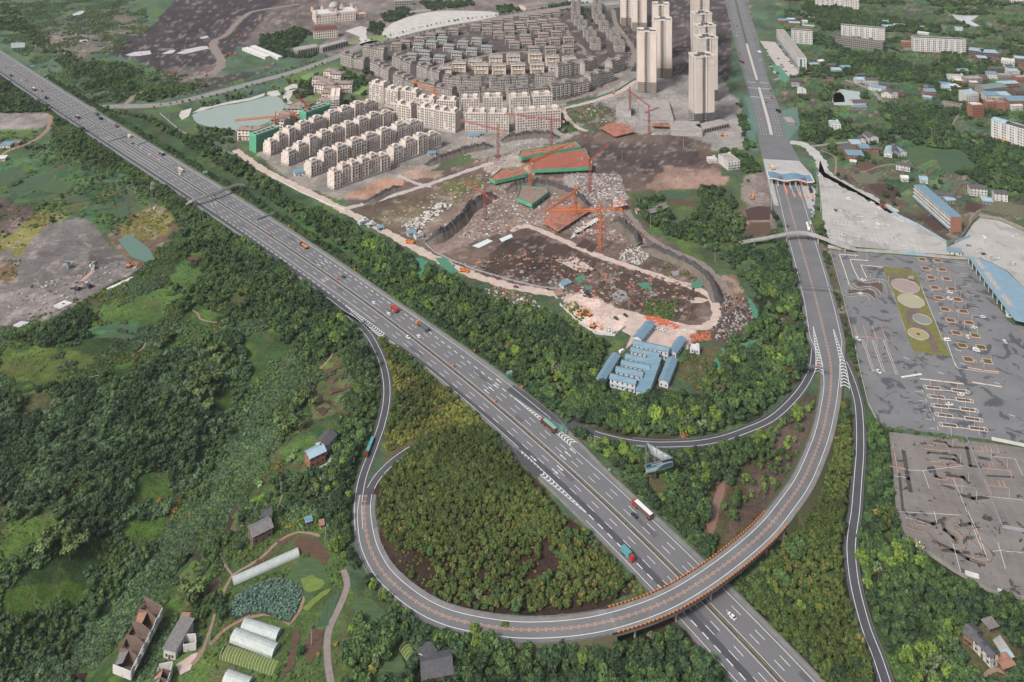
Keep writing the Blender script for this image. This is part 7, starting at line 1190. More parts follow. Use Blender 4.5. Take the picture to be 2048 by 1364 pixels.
def adm(name):
 m=bpy.data.materials.new(name); m.use_nodes=True; tt=m.node_tree; L=tt.links; bs=tt.nodes['Principled BSDF']; bs.inputs['Roughness'].default_value=.5; tc=tt.nodes.new('ShaderNodeTexCoord'); sp=tt.nodes.new('ShaderNodeSeparateXYZ'); L.new(tc.outputs['Generated'],sp.inputs[0]); n=tt.nodes.new('ShaderNodeTexNoise'); n.inputs['Scale'].default_value=2.6; n.inputs['Detail'].default_value=5; L.new(tc.outputs['Generated'],n.inputs['Vector'])
 ad=tt.nodes.new('ShaderNodeMath'); ad.operation='MULTIPLY_ADD'; ad.inputs[1].default_value=.35; L.new(n.outputs[0],ad.inputs[0]); L.new(sp.outputs['Z'],ad.inputs[2]); r=tt.nodes.new('ShaderNodeValToRGB'); e=r.color_ramp.elements; e[0].position=.15; e[0].color=(*alb((96,128,108)),1); e[1].position=1.15 if False else 1; e[1].color=(*alb((34,60,92)),1)
 for pos,c in((.42,(190,208,214)),(.62,(150,190,206)),(.82,(70,110,140))):q=e.new(pos); q.color=(*alb(c),1)
 L.new(ad.outputs[0],r.inputs[0]); L.new(r.outputs[0],bs.inputs['Base Color']); return m
ad=adm('advert_print'); pal_=M('pale_panel',(206,212,214),(190,198,202),sc_=.4,var=.08,rough=.5); block([gp(*q_)[:2]for q_ in((1300,958),(1322,956),(1330,1000),(1296,1000))])
for i,(p,q)in enumerate(((c0,b0),(b0,a0),(a0,c0))):
 p,q=p-pc,q-pc; d=(q-p); n=Vector((d.y,-d.x,0)).normalized(); m=MB(); vs=[p+n*.12,q+n*.12,q-n*.12,p-n*.12]; m.prism([(v.x,v.y)for v in vs],zb,zt); pa=obj('panel',m,ad if i==0 else pal_,t)
 if i==0:
  m=MB(); r=random.Random(3); dn=d.normalized()
  for x0,x1,z0,h in((3.2,10.6,12.1,.75),(6.6,16.4,11.2,.62)):
   x=x0
   while x<x1:w=h*r.uniform(.55,.8); e=p+dn*x+n*.135; f=p+dn*(x+w)+n*.135; m.add([(e.x,e.y,z0),(f.x,f.y,z0),(f.x,f.y,z0+h),(e.x,e.y,z0+h)],[(0,1,2,3)]); x+=w+h*.18
  obj('lettering',m,whitew,pa); m=MB(); e0=[p+dn*x+n*.128 for x in np.linspace(6.5,d.length-.2,14)]
  for k in range(13):z=lambda j:zb+.5+2.6*math.sin(math.pi*(j/13)*.72); m.add([(e0[k].x,e0[k].y,zb+.4),(e0[k+1].x,e0[k+1].y,zb+.4),(e0[k+1].x,e0[k+1].y,z(k+1)),(e0[k].x,e0[k].y,z(k))],[(0,1,2,3)])
  obj('printed_hill',m,M('print_hill',(72,100,116),(56,84,100),sc_=1,var=.2),pa)
 m=MB(); 
 for f in(.12,.35,.6,.85):c=p.lerp(q,f)-n*.2; m.bar((0,0,zt-1.6),(c.x,c.y,zt-.3),.09); m.bar((0,0,zb+.8),(c.x,c.y,zt-.3),.07); m.bar((c.x,c.y,zb),(c.x,c.y,zt),.08)
 obj('bracing',m,steel,t); m=MB(); m.bar((p.x,p.y,zt+.05),(q.x,q.y,zt+.05),.3); obj('top_walkway',m,steel,t)
p=G(36,106); t=thing('billboard','blank silver billboard on a pole at the far left of the expressway','billboard',p); m=MB(); m.cyl((0,0),.6,-.3,10,0,10); obj('column',m,steel,t); m=MB(); m.box(-10.5,10.5,-.5,.5,9,17); pa=obj('panel',m,M('silver_panel',(196,204,208),(180,188,194),sc_=.3,var=.05),t); pa.rotation_euler=(0,0,.15)
t=thing('toll_gate','wide toll gate with a wavy blue canopy, booths and orange island tips','toll gate',(298,917,0),-.13); N=30; W_=46; m=MB(); fz=lambda u:7.2+1.0*math.sin(u*2*math.pi*1.9+.6)
for k in range(N):
 u0,u1=k/N,(k+1)/N; x0,x1=-W_/2+W_*u0,-W_/2+W_*u1; z0,z1=fz(u0),fz(u1); m.add([(x0,-9,z0),(x1,-9,z1),(x1,9,z1),(x0,9,z0)],[(0,1,2,3)])
obj('canopy',m,M('canopy_blue',(118,150,166),(106,138,156),sc_=.3,var=.08,rough=.45),t); m=MB()
for k in range(N):
 u0,u1=k/N,(k+1)/N; x0,x1=-W_/2+W_*u0,-W_/2+W_*u1; z0,z1=fz(u0),fz(u1)
 for y,s in((-9.3,-1),(9.3,1)):m.add([(x0,y,z0-.9),(x1,y,z1-.9),(x1,y,z1+.15),(x0,y,z0+.15)],[(0,1,2,3)]); m.add([(x0,y,z0+.15),(x1,y,z1+.15),(x1,y-s*.8,z1+.05),(x0,y-s*.8,z0+.05)],[(0,1,2,3)])
 m.add([(x0,-9.3,z0-.5),(x1,-9.3,z1-.5),(x1,9.3,z1-.5),(x0,9.3,z0-.5)],[(3,2,1,0)])
for x,u in((-W_/2,0),(W_/2,1)):m.box(x-.5,x+.5,-9.3,9.3,fz(u)-.9,fz(u)+.15)
obj('fascia',m,trimw,t)
orm=M('island_orange',(222,150,104),(206,138,98),sc_=.6,var=.15)
for i in range(7):
 x=-19.5+i*6.1; m=MB(); m.box(x-.35,x+.35,-6.5,-5.8,0,6.8); obj('column',m,trimw,t); front=(0,0,16,24,24,24,24)[i]
 m=MB(); m.box(x-.9,x+.9,-9-front,12,0,.3); s=obj('island',m,[conc if i!=2 else orm],t); m=MB(); m.box(x-.75,x+.75,-2,2,.3,2.9); bo=obj('booth',m,whitew,t); m=MB(); m.box(x-.78,x+.78,-1.6,1.6,1.3,2.3); obj('booth_window',m,glassd,bo)
 if front:m=MB(); m.prism([(x-.9,-8-front),(x+.9,-8-front),(x+.7,-10.4-front),(x,-11.2-front),(x-.7,-10.4-front)],0,1.0); m.box(x-.8,x+.8,-8-front,-3-front,.3,.7); obj('nose',m,orm,s)
for x0,x1,c in((-7.5,-4.5,'beacon_orange'),(7.2,10,'beacon_orange'),(12.6,15.4,'beacon_orange')):m=MB(); m.box(x0,x1,-9.75,-9.45,fz((x0+x1)/2/W_+.5)-1.6,fz((x0+x1)/2/W_+.5)-.4); obj('lane_sign',m,MATS[c],t)
for x in(-11,13):
 m=MB(); z=fz(x/W_+.5)
 for q in((-1.6,-1.1,0,2.2),(-.6,-.2,.2,2.4),(-1.7,.2,1.4,1.7),(.6,1.0,0,2.2),(1.8,2.2,0,2.2),(.6,2.2,1.9,2.2),(.6,2.2,.9,1.2),(.6,2.2,0,.3)):m.box(x+q[0],x+q[1],-6.1,-5.9,z+q[2]+.3,z+q[3]+.3)
 obj('roof_lettering',m,M('letter_red',(120,60,64),sc_=1,var=.1),t)
gantry((1583.5,386),(1594,387),5,'small white height frame with a green bar in front of the toll gate',[(.15,.85,.7,[signg,whitew])])
def foot(pts,label,z,piers,wd=3):
 w_=[gp(*q)for q in pts]; o=w_[len(w_)//2]; t=thing('footbridge',label,'footbridge',(o[0],o[1],0),0,'concrete footbridges'); P_=Path([(p[0]-o[0],p[1]-o[1],p[2])for p in w_],4,world=True); m=MB(); ribbon(m,P_,-wd/2,wd/2,0,0,blk=False); wallrib(m,P_,-wd/2,.25,-.7,1.1); wallrib(m,P_,wd/2,.25,-.7,1.1); m2=MB(); ribbon(m2,P_,-wd/2,wd/2,0,-.7,blk=False); m.add(m2.v,[f[::-1]for f in m2.f]); obj('span',m,conc,t)
 for px,py in piers:p=G(px,py); q=P_.near(p[0]-o[0],p[1]-o[1]); c=P_.at(q); m=MB(); m.box(c[0]-.5,c[0]+.5,c[1]-.5,c[1]+.5,-.3,c[2]-.6); obj('pier',m,conc,t)
foot([(372,408,3),(384,402,6),(430,387,6.4),(472,370,6.2),(490,371,3)],'concrete footbridge slanting across the expressway',6,[(430.5,400),(474,385),(390,410)])
foot([(1480,487,4),(1500,482,4.5),(1536,476,5.5),(1573,468.5,6.6),(1608,466,7),(1636,473,6.6),(1666,485,5.4),(1690,494,4.6),(1712,499,3)],'long arched grey footbridge over the toll road',6,[(1572,480),(1634,486),(1510,494),(1690,505)])
def bwall(label,pts,h=2.2,m=None,cat='wall',nm='boundary_wall',wd=.35):
 mb=MB(); polyline(mb,pts,wd,-.1,h); q=mb.v[0]; mb.v=[(v[0]-q[0],v[1]-q[1],v[2])for v in mb.v]; return obj(nm,mb,m or conc,loc=(q[0],q[1],0),label=label,category=cat,group='walls round the yards')
bwall('long stained wall between the pale yard and the driving yard',[(1656,495),(1690,501),(1740,504),(1780,506),(1802,508)],2.6); bwall('right end of the stained wall between the two yards',[(1850,512),(1896,517),(1936,519)],2.4); bwall('row of blue notice panels in the wall between the yards',[(1803,508),(1826,510),(1849,512)],3,bluep,'notice panel','notice_panels'); bwall('curved wall below the fields along the pale yard',[(1650,340),(1660,352),(1690,367),(1740,394),(1776,416)],1.6); bwall('wall with blue panels below the long blue roofed block',[(1776,418),(1800,434),(1835,451),(1893,486)],2.2,bluep); bwall('dark wall corner between the gardens and the second pale yard',[(1896,489),(1922,480),(1945,446),(1958,434),(2000,440),(2050,462)],3,WMt['g']); bwall('low fence wall beside the ramp along the driving yard',[(1660,500),(1686,594),(1708,682),(1722,750),(1736,807),(1756,846)],1.4); bwall('white panel fence along the bottom of the driving yard at right',[(1984,880),(2048,893),(2120,905)],2,whitew); bwall('pale dividing fence across the abandoned yard',[(1932,876),(1962,950),(2005,1056),(2060,1066)],1.8,M('grey_fence',(164,166,172),(146,148,156),sc_=.4,var=.1)); bwall('dark boundary wall along the lower edge of the abandoned yard',[(1792,1066),(1850,1105),(1905,1142),(1985,1188),(2060,1202)],2,WMt['g'])
for px,py,lab in((1944,1150,'white sheet lying near the lower wall of the abandoned yard'),(2010,1186,'white panel leaning in the corner of the abandoned yard')):p=G(px,py); m=MB(); m.box(-3.2,3.2,-1.6,1.6,0,.3); o=obj('loose_panel',m,whitew,loc=p,rz=-.35,label=lab,category='panel')
house((1895,508),(1924,512),6,3,'b','w','sh','','gate_lodge','blue roofed gate lodge between the two yards','lodge'); bwall('pale blue hoarding by the second pale yard corner',[(1910,487),(1925,480),(1940,474)],2.4,bluep,'hoarding','hoarding')
bwall('pale fence along the lake park and expressway',[(320,228),(360,262),(400,285),(440,300),(475,312)],2,M('park_fence',(150,156,152),(134,140,138),sc_=.4,var=.1)); bwall('grey hoarding between lakeside road and villas',[(725,98),(790,85),(890,62),(1030,40),(1130,26)],3,MATS['park_fence']); bwall('blue hoarding beside the netted yard',[(655,152),(690,157),(706,155)],2.5,bluer); bwall('pale picket railing along the pink site road',[(850,488),(870,505),(900,520),(950,540),(1024,562),(1080,575),(1125,580)],1.4,MATS['grey_fence'],wd=.2); bwall('white hoarding at the curve of the pink yard',[(1120,610),(1150,640),(1190,668),(1230,672),(1250,655)],1.8,whitew); bwall('white kerb wall between site road and pale track',[(690,420),(660,410),(600,384),(540,352)],1.2,whitew); bwall('green hoarding along the pink track by the towers',[(1128,214),(1180,201),(1236,181),(1271,158)],2,netg)
pts=[(1936,512,6),(1958,516,6),(1984,526,6),(2016,545,6),(2048,575,6),(2100,622,6),(2100,655,6),(2030,640,6),(2005,608,6),(1972,565,6)]; w_=[gp(*q)for q in pts]; o=w_[0]; t=thing('bus_canopy','long pale blue canopy roof curving beside the second pale yard','canopy',(o[0],o[1],0)); L_=[(p[0]-o[0],p[1]-o[1])for p in w_]; m=MB(); m.prism(L_,5.6,6); obj('roof',m,M('canopy_pale_blue',(138,166,180),(124,154,170),sc_=.2,var=.06,rough=.5),t); block([p[:2]for p in w_]); m=MB()
for f in np.linspace(0.02,.98,9):
 for(a,b)in((0,8),(1,5)):x,y=L_[a][0]+(L_[b][0]-L_[a][0])*f,L_[a][1]+(L_[b][1]-L_[a][1])*f; m.box(x-.25,x+.25,y-.25,y+.25,0,5.6)
obj('posts',m,whitew,t,kind='stuff'); m=MB()
for k,(f0,f1)in enumerate(((.04,.22),(.26,.55),(.62,.8))):
 a,b=Vector(L_[0]),Vector(L_[7]); c=Vector(L_[2]); d=(b-a); n=Vector((-d.y,d.x)).normalized(); n=n if n.dot(c-a)>0 else-n; p,q=a+d*f0+n*3.2,a+d*f1+n*3.2; m.prism([tuple(p),tuple(q),tuple(q+n*4),tuple(p+n*4)],6,6.06)
obj('skylight',m,M('dusty_skylight',(186,182,172),(160,152,144),sc_=.5,var=.15),t)
house((2012,633),(2040,640),8,3.6,'p','w','sh','','canopy_lodge','small blue roofed lodge at the lower end of the long canopy','lodge'); p=G(1822,560); house((1816,562),(1829,565),2.4,2.6,'w','g','fl','','trailer','white trailer beside the first round pond','trailer')
pole0={}
def pole(px,py,H,label,kind='utility_pole',group=None,arm=True,r=.14,m=None):
 p=G(px,py); k=(kind,H,arm)
 if k in pole0:return dup(pole0[k],p,random.uniform(-.5,.5),label)
 t=thing(kind,label,'pole' if kind=='utility_pole' else 'lamp post',p,0,group or('concrete utility poles' if kind=='utility_pole' else 'lamp posts')); a=MB(); a.cyl((0,0),r*1.3,-.3,H,0,8,r*.8); obj('shaft',a,m or(whitew if kind=='lamp_post' else conc),t); a=MB()
 if arm:a.box(-1,1,-.08,.08,H-.9,H-.72); a.box(-.7,.7,-.08,.08,H-1.9,H-1.74)
 else:a.box(-.1,1.2,-.12,.12,H-.1,H+.06)
 obj('crossarm' if arm else 'lamp_head',a,steel,t); pole0[k]=t; return t
for px,py,H,w_ in((1189,903,9,'by the billboard wood beside the expressway'),(623,1290,8,'beside the farm lane plots'),(562,985,7,'in the gardens below the brick farmhouse'),(651,1079,7,'at the corner of the tilled red field'),(1430,524,13,'by the tall trees east of the site'),(1301,457,13,'in front of the bamboo on the farmland'),(1451,617,11,'by the spoil heap'),(1258,618,9,'at the junction of the site roads'),(240,200,10,'on the rough ground by the far underpass'),(338,242,10,'at the lake park edge'),(452,305,10,'by the head of the pink road'),(756,477,8,'by the white cabins'),(552,376,9,'on the hedge bank near the cream rows'),(1244,320,11,'on the muddy slope'),(1367,296,11,'below the tower podium'),(1278,412,9,'by the slate barn'),(1864,279,14,'left of a pair on the field ridge'),(1869,279,14,'right of a pair on the field ridge'),(1860,163,9,'left of a pair above the village'),(1866,163,10,'right of a pair above the village'),(1570,178,12,'on the terrace beside the boulevard'),(420,1288,7,'next to the white workshop path'),(264,375,7,'in the left fields'),(1104,576,9,'by the site road before the yard'),(298,243,9,'behind the lake fence'),(1012,30,28,'very tall white one on the plaza')):pole(px,py,H,'grey pole standing '+w_ if H<20 else 'very tall white mast at the right end of the plaza')
for px,py,H,w_ in((1634,389,26,'tall mast at the right corner of the toll gate'),(1641,424,15,'between toll lanes and the pale yard'),(1536,375,14,'at the left corner of the toll gate'),(1543,418,12,'left of the toll lanes')):pole(px,py,H,'slim white lamp post '+w_,'lamp_post',arm=False)
LP=[(1536+x/4,341+y/4)for x,y in((1327,770),(1362,838),(1400,905),(1440,985),(1482,1075),(1525,1170),(1570,1265),(1632,1215),(1582,1100),(1543,1010),(1497,930),(1455,848),(1290,692),(700,700),(792,712),(575,660),(818,860),(890,910),(818,965),(745,1010),(670,965),(965,890),(1000,990),(1012,1020),(1675,1320))]+[(1536+x/4,682+y/4)for x,y in((1298,355),(1330,430),(1358,500),(1390,575),(1422,645),(1515,385),(1580,530),(1614,600),(1652,690),(1785,170),(1728,220),(1455,730),(1468,760),(1692,750),(1480,850),(1540,980),(1605,1125),(1668,1270),(1000,870),(1788,935),(1915,1015),(1932,1250),(1553,1220),(790,50),(872,60))]
LP.sort(key=lambda q:(q[1]//30,q[0])); rows_={}
for px,py in LP:rows_.setdefault(py//30,[]).append((px,py))
for i,k in enumerate(sorted(rows_)):
 for j,(px,py)in enumerate(rows_[k]):pole(px,py,5.5,f'white lamp post, {NTH[j]} from left in the {NTH[i]} cross row of the driving yards','lamp_post','thin white lamp posts of the driving yards',False,.09)
p=G(304,418); t=thing('mobile_mast','slim steel lattice phone mast with white antennas on the slope','mast',p); a=MB(); lattice(a,(0,0,0),(0,0,27),1.3,14,.12); obj('lattice',a,steel,t); a=MB()
for z in(24.5,20.5):
 for k in range(3):an=k*2.1; a.box(1.3*math.cos(an)-.25,1.3*math.cos(an)+.25,1.3*math.sin(an)-.25,1.3*math.sin(an)+.25,z,z+2.4)
obj('antennas',a,whitew,t); a=MB(); a.cyl((0,0),1.5,23.6,23.8,0,10); a.cyl((0,0),1.5,19.6,19.8,0,10); obj('platforms',a,steel,t); a=MB(); a.box(1.5,3,-1,.5,0,1.8); obj('cabinet',a,whitew,t)
for i,(px,py)in enumerate(((130,530),(140,536),(184,532),(186,538),(180,575),(155,580))):
 p=G(px,py); w_=('white conveyor hopper','blue crusher cabin','white covered sorting machine','flat white table structure','long black conveyor trough','black sloping bunker')[i]; t=thing('sorting_plant',w_+' in the grey yard on the left','machine',p,.4+i*.5,'machinery of the grey yard'); a=MB(); a.box(-2,2,-1.3,1.3,0,2.2); c=(whitew,bluer,whitew,whitew,dark,dark)[i]; obj('housing',a,c,t); a=MB(); a.bar((1.5,0,1.8),(7,.5,.8),.5); obj('conveyor',a,c if i>3 else conc,t); a=MB(); a.add([(-1.5,-1,2.2),(1.5,-1,2.2),(1.5,1,2.2),(-1.5,1,2.2),(-2,-1.5,3.2),(2,-1.5,3.2),(2,1.5,3.2),(-2,1.5,3.2)],[(0,1,5,4),(1,2,6,5),(2,3,7,6),(3,0,4,7)]); obj('hopper',a,steel,t)
sheet('concrete_ramp',[(160,562),(184,540),(190,543),(168,563)],M('reddish_concrete',(190,160,148),(170,140,130),sc_=.4,var=.15),.1); sheet('white_tarpaulin',[(104,612),(130,600),(145,606),(118,618)],whitew,.1); sheet('edge_strip',[(212,577),(265,553),(268,556),(216,580)],whitew,.12)
# ================================================================ haze
mb=MB(); hb=bpy.data.meshes.new('haze'); x0,x1,y0,y1,z0,z1=-9500,9500,-3500,9500,-30,430
mb.box(x0,x1,y0,y1,z0,z1,bottom=True); hb.from_pydata(mb.v[:8],[],[(0,1,5,4),(1,2,6,5),(2,3,7,6),(3,0,4,7),(4,5,6,7),(3,2,1,0)]); hm=bpy.data.materials.new('haze'); hm.use_nodes=True; tt=hm.node_tree; tt.nodes.clear(); ho=tt.nodes.new('ShaderNodeOutputMaterial'); hv=tt.nodes.new('ShaderNodeVolumePrincipled')
hv.inputs['Color'].default_value=(.86,.9,.94,1); hv.inputs['Density'].default_value=.000025; hv.inputs['Anisotropy'].default_value=0.0; tt.links.new(hv.outputs[0],ho.inputs['Volume']); hb.materials.append(hm); put(bpy.data.objects.new('haze',hb),kind='stuff')
# ================================================================ plants
def leafmat(name,a,b,acc=None,accp=.0):
 m=bpy.data.materials.new(name); m.use_nodes=True; t=m.node_tree; L=t.links; bs=t.nodes['Principled BSDF']
 bs.inputs['Roughness'].default_value=.75; bs.inputs['Specular IOR Level'].default_value=.2
 at=t.nodes.new('ShaderNodeAttribute'); at.attribute_name='lf'
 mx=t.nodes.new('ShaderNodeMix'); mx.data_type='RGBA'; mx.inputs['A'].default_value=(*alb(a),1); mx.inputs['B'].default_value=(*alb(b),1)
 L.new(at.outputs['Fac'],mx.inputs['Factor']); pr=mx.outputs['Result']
 tn=t.nodes.new('ShaderNodeAttribute'); tn.attribute_type='INSTANCER'; tn.attribute_name='tint'
 if acc:
  ad=t.nodes.new('ShaderNodeMath'); ad.operation='MULTIPLY_ADD'; ad.inputs[1].default_value=.35; L.new(tn.outputs['Fac'],ad.inputs[0]); L.new(at.outputs['Fac'],ad.inputs[2])
  gt=t.nodes.new('ShaderNodeMath'); gt.operation='GREATER_THAN'; gt.inputs[1].default_value=1.35-accp; L.new(ad.outputs[0],gt.inputs[0])
  m2=t.nodes.new('ShaderNodeMix'); m2.data_type='RGBA'; m2.inputs['B'].default_value=(*alb(acc),1); L.new(pr,m2.inputs['A']); L.new(gt.outputs[0],m2.inputs['Factor']); pr=m2.outputs['Result']
 r=t.nodes.new('ShaderNodeMapRange'); r.inputs[3].default_value=.62; r.inputs[4].default_value=1.42; L.new(tn.outputs['Fac'],r.inputs[0])
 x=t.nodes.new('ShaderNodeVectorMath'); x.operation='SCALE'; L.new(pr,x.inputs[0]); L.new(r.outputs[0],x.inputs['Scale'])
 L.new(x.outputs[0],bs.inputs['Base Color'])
 return m
LM=[leafmat('leaf_dark',(38,58,40),(72,96,60)),leafmat('leaf_green',(52,78,44),(92,116,64)),leafmat('leaf_bright',(80,110,46),(126,146,64)),
 leafmat('leaf_olive',(50,70,38),(104,118,56),(168,108,54),.10),leafmat('leaf_bamboo',(68,92,52),(114,130,78)),leafmat('leaf_shrub',(60,86,48),(108,130,68)),
 leafmat('leaf_vine',(52,78,54),(104,128,90)),leafmat('leaf_yellow',(96,104,48),(138,140,66),(184,150,60),.12),leafmat('leaf_grey',(82,100,66),(118,132,92)),
 leafmat('leaf_conifer',(46,70,48),(70,98,62)),leafmat('leaf_banana',(92,124,76),(132,160,104)),leafmat('leaf_rust',(124,88,52),(150,116,66)),leafmat('reed',(150,150,100),(180,178,128))]
SPN=['dark broadleaf','green broadleaf','bright yellow green','olive and orange tinged','drooping bamboo','shrub','vine','yellowish','thin grey green','dark pointed','banana','rusty','reed']
bark=M('bark',(104,92,80),(84,74,64),sc_=.8,var=.2)
def crown_mesh(kind,seed,dense=1.0):
 r=np.random.default_rng(seed)
 P,Nn,Sz,Lf=[],[],[],[]
 def lobe(c,rad,n,size,lf0,up=-.35,flat=1.0):
  q=r.normal(size=(n*2,3)); q/=np.linalg.norm(q,axis=1)[:,None]; q=q[q[:,2]>up][:n]
  P.append(np.array(c)+q*rad*np.array([1,1,flat])*r.uniform(.82,1.08,(len(q),1))); Nn.append(q); Sz.append(size*r.uniform(.6,1.3,len(q))); Lf.append(np.clip(lf0+r.normal(0,.22,len(q)),0,1))
 H=1.0
 if kind in(0,1,2,3):
  H=1.25; lobe((0,0,.75),.62,int(60*dense),.27,r.uniform(.3,.5))
  for k in range(9):
   a=2.4*k+r.uniform(-.4,.4); d=r.uniform(.35,.62); lobe((math.cos(a)*d,math.sin(a)*d,.55+.75*r.random()),r.uniform(.3,.46),int(34*dense),.23,r.uniform(.15,.8))
 elif kind in(5,6,7,11):
  for k in range(6):
   a=2.4*k; d=r.uniform(.1,.62); lobe((math.cos(a)*d,math.sin(a)*d,.2+.25*r.random()),r.uniform(.35,.55),int(22*dense),.28,r.uniform(.15,.8),-.1,.8)
 elif kind==4:
  for k in range(15):
   a=2.4*k+r.uniform(-.3,.3); L=r.uniform(.55,1.0); hh=r.uniform(1.5,2.2)
   for j in range(12):
    t=.35+.65*j/11; rad=L*t**1.6; zz=hh*(t*1.5-.75*t**2.6)
    c=np.array([math.cos(a)*rad,math.sin(a)*rad,zz]); q=r.normal(size=(4,3))*.09
    P.append(c+q); Nn.append(np.tile([math.cos(a)*.6,math.sin(a)*.6,.8],(4,1))); Sz.append(np.full(4,.20)); Lf.append(np.clip(r.normal(.3+.4*(k%3)/2,.2,4),0,1))
 elif kind==8:
  for k in range(9):
   a=2.4*k; d=r.uniform(.15,.7); lobe((math.cos(a)*d,math.sin(a)*d,.5+1.3*r.random()),r.uniform(.22,.38),int(14*dense),.2,r.uniform(.2,.8))
 elif kind==9:
  for k in range(7):lobe((r.uniform(-.1,.1),r.uniform(-.1,.1),.3+k*.36),.75-.09*k,int(26*dense),.24,r.uniform(.2,.7),-.5,.6)
 elif kind==12:
  for k in range(40):
   a=r.uniform(0,6.28); d=r.uniform(0,.6); P.append(np.array([[math.cos(a)*d,math.sin(a)*d,r.uniform(.3,.9)]])); Nn.append(np.array([[math.cos(a),math.sin(a),.3]])); Sz.append(np.array([.3])); Lf.append(np.array([r.random()]))
 vs,fs,lf=[],[],[]
 if kind==10:
  for k in range(13):
   a=2.4*k; L=r.uniform(.8,1.15); up=r.uniform(.3,1.2); z0=r.uniform(.5,.9); u=np.array([math.cos(a),math.sin(a),0]); v=np.array([-u[1],u[0],0])
   pts=[u*L*t+np.array([0,0,z0+up*t-1.25*up*t*t])for t in(0,.35,.7,1)]; wd=(.05,.17,.15,.03); o=len(vs)
   for p,w_ in zip(pts,wd):vs+=[tuple(p+v*w_),tuple(p-v*w_)]
   for j in range(3):fs.append((o+2*j,o+2*j+1,o+2*j+3,o+2*j+2)); lf.append(r.random())
 else:
  P=np.vstack(P); Nn=np.vstack(Nn); Sz=np.concatenate(Sz); Lf=np.concatenate(Lf); n=len(P)
  Nn=Nn+r.normal(0,.55,(n,3))+np.array([0,0,.25]); Nn/=np.linalg.norm(Nn,axis=1)[:,None]
  h=r.normal(size=(n,3)); T_=np.cross(Nn,h); T_/=np.linalg.norm(T_,axis=1)[:,None]+1e-9; B_=np.cross(Nn,T_)
  for i in range(n):
   s=Sz[i]; o=len(vs); j=r.uniform(.6,1.25,4)
   for(a,b),k in zip(((-.5,-.38),(.5,-.38),(.5,.38),(-.5,.38)),j):vs.append(tuple(P[i]+(T_[i]*a+B_[i]*b)*s*k*1.25+Nn[i]*(.12*s if a*b>0 else-.08*s)))
   fs.append((o,o+1,o+2,o+3)); lf.append(Lf[i])
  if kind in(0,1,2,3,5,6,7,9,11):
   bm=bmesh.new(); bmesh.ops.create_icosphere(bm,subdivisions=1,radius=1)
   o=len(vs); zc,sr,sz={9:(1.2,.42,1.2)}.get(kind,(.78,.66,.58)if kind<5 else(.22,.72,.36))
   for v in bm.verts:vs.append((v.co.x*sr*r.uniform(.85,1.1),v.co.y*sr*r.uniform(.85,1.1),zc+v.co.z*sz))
   for f in bm.faces:fs.append(tuple(o+v.index for v in f.verts)); lf.append(.12)  # core fixed at the dark leaf tone: inner crown shade put into the colour
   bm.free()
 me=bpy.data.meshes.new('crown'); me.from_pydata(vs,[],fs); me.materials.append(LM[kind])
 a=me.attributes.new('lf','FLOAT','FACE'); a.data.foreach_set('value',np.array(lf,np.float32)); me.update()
 return me
NV=4
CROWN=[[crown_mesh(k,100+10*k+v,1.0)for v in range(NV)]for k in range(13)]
PC=bpy.data.collections.new('plant_kinds')
for k in range(13):
 for v in range(NV):PC.objects.link(bpy.data.objects.new('kind_%03d'%(k*NV+v),CROWN[k][v]))
ng=bpy.data.node_groups.new('plant_points','GeometryNodeTree')
ng.interface.new_socket('Geometry',in_out='INPUT',socket_type='NodeSocketGeometry'); ng.interface.new_socket('Geometry',in_out='OUTPUT',socket_type='NodeSocketGeometry')
_n=ng.nodes; gi=_n.new('NodeGroupInput'); go=_n.new('NodeGroupOutput'); ip=_n.new('GeometryNodeInstanceOnPoints'); ci=_n.new('GeometryNodeCollectionInfo')
ci.inputs['Collection'].default_value=PC; ci.inputs['Separate Children'].default_value=True; ci.inputs['Reset Children'].default_value=True
def nattr(nm,ty):
 q=_n.new('GeometryNodeInputNamedAttribute'); q.data_type=ty; q.inputs['Name'].default_value=nm; return q.outputs['Attribute']
ng.links.new(gi.outputs[0],ip.inputs['Points']); ng.links.new(ci.outputs[0],ip.inputs['Instance']); ip.inputs['Pick Instance'].default_value=True
ng.links.new(nattr('sort','INT'),ip.inputs['Instance Index']); ng.links.new(nattr('turn','FLOAT_VECTOR'),ip.inputs['Rotation']); ng.links.new(nattr('size','FLOAT_VECTOR'),ip.inputs['Scale'])
ng.links.new(ip.outputs[0],go.inputs[0])
PL=[]
ZN=[]
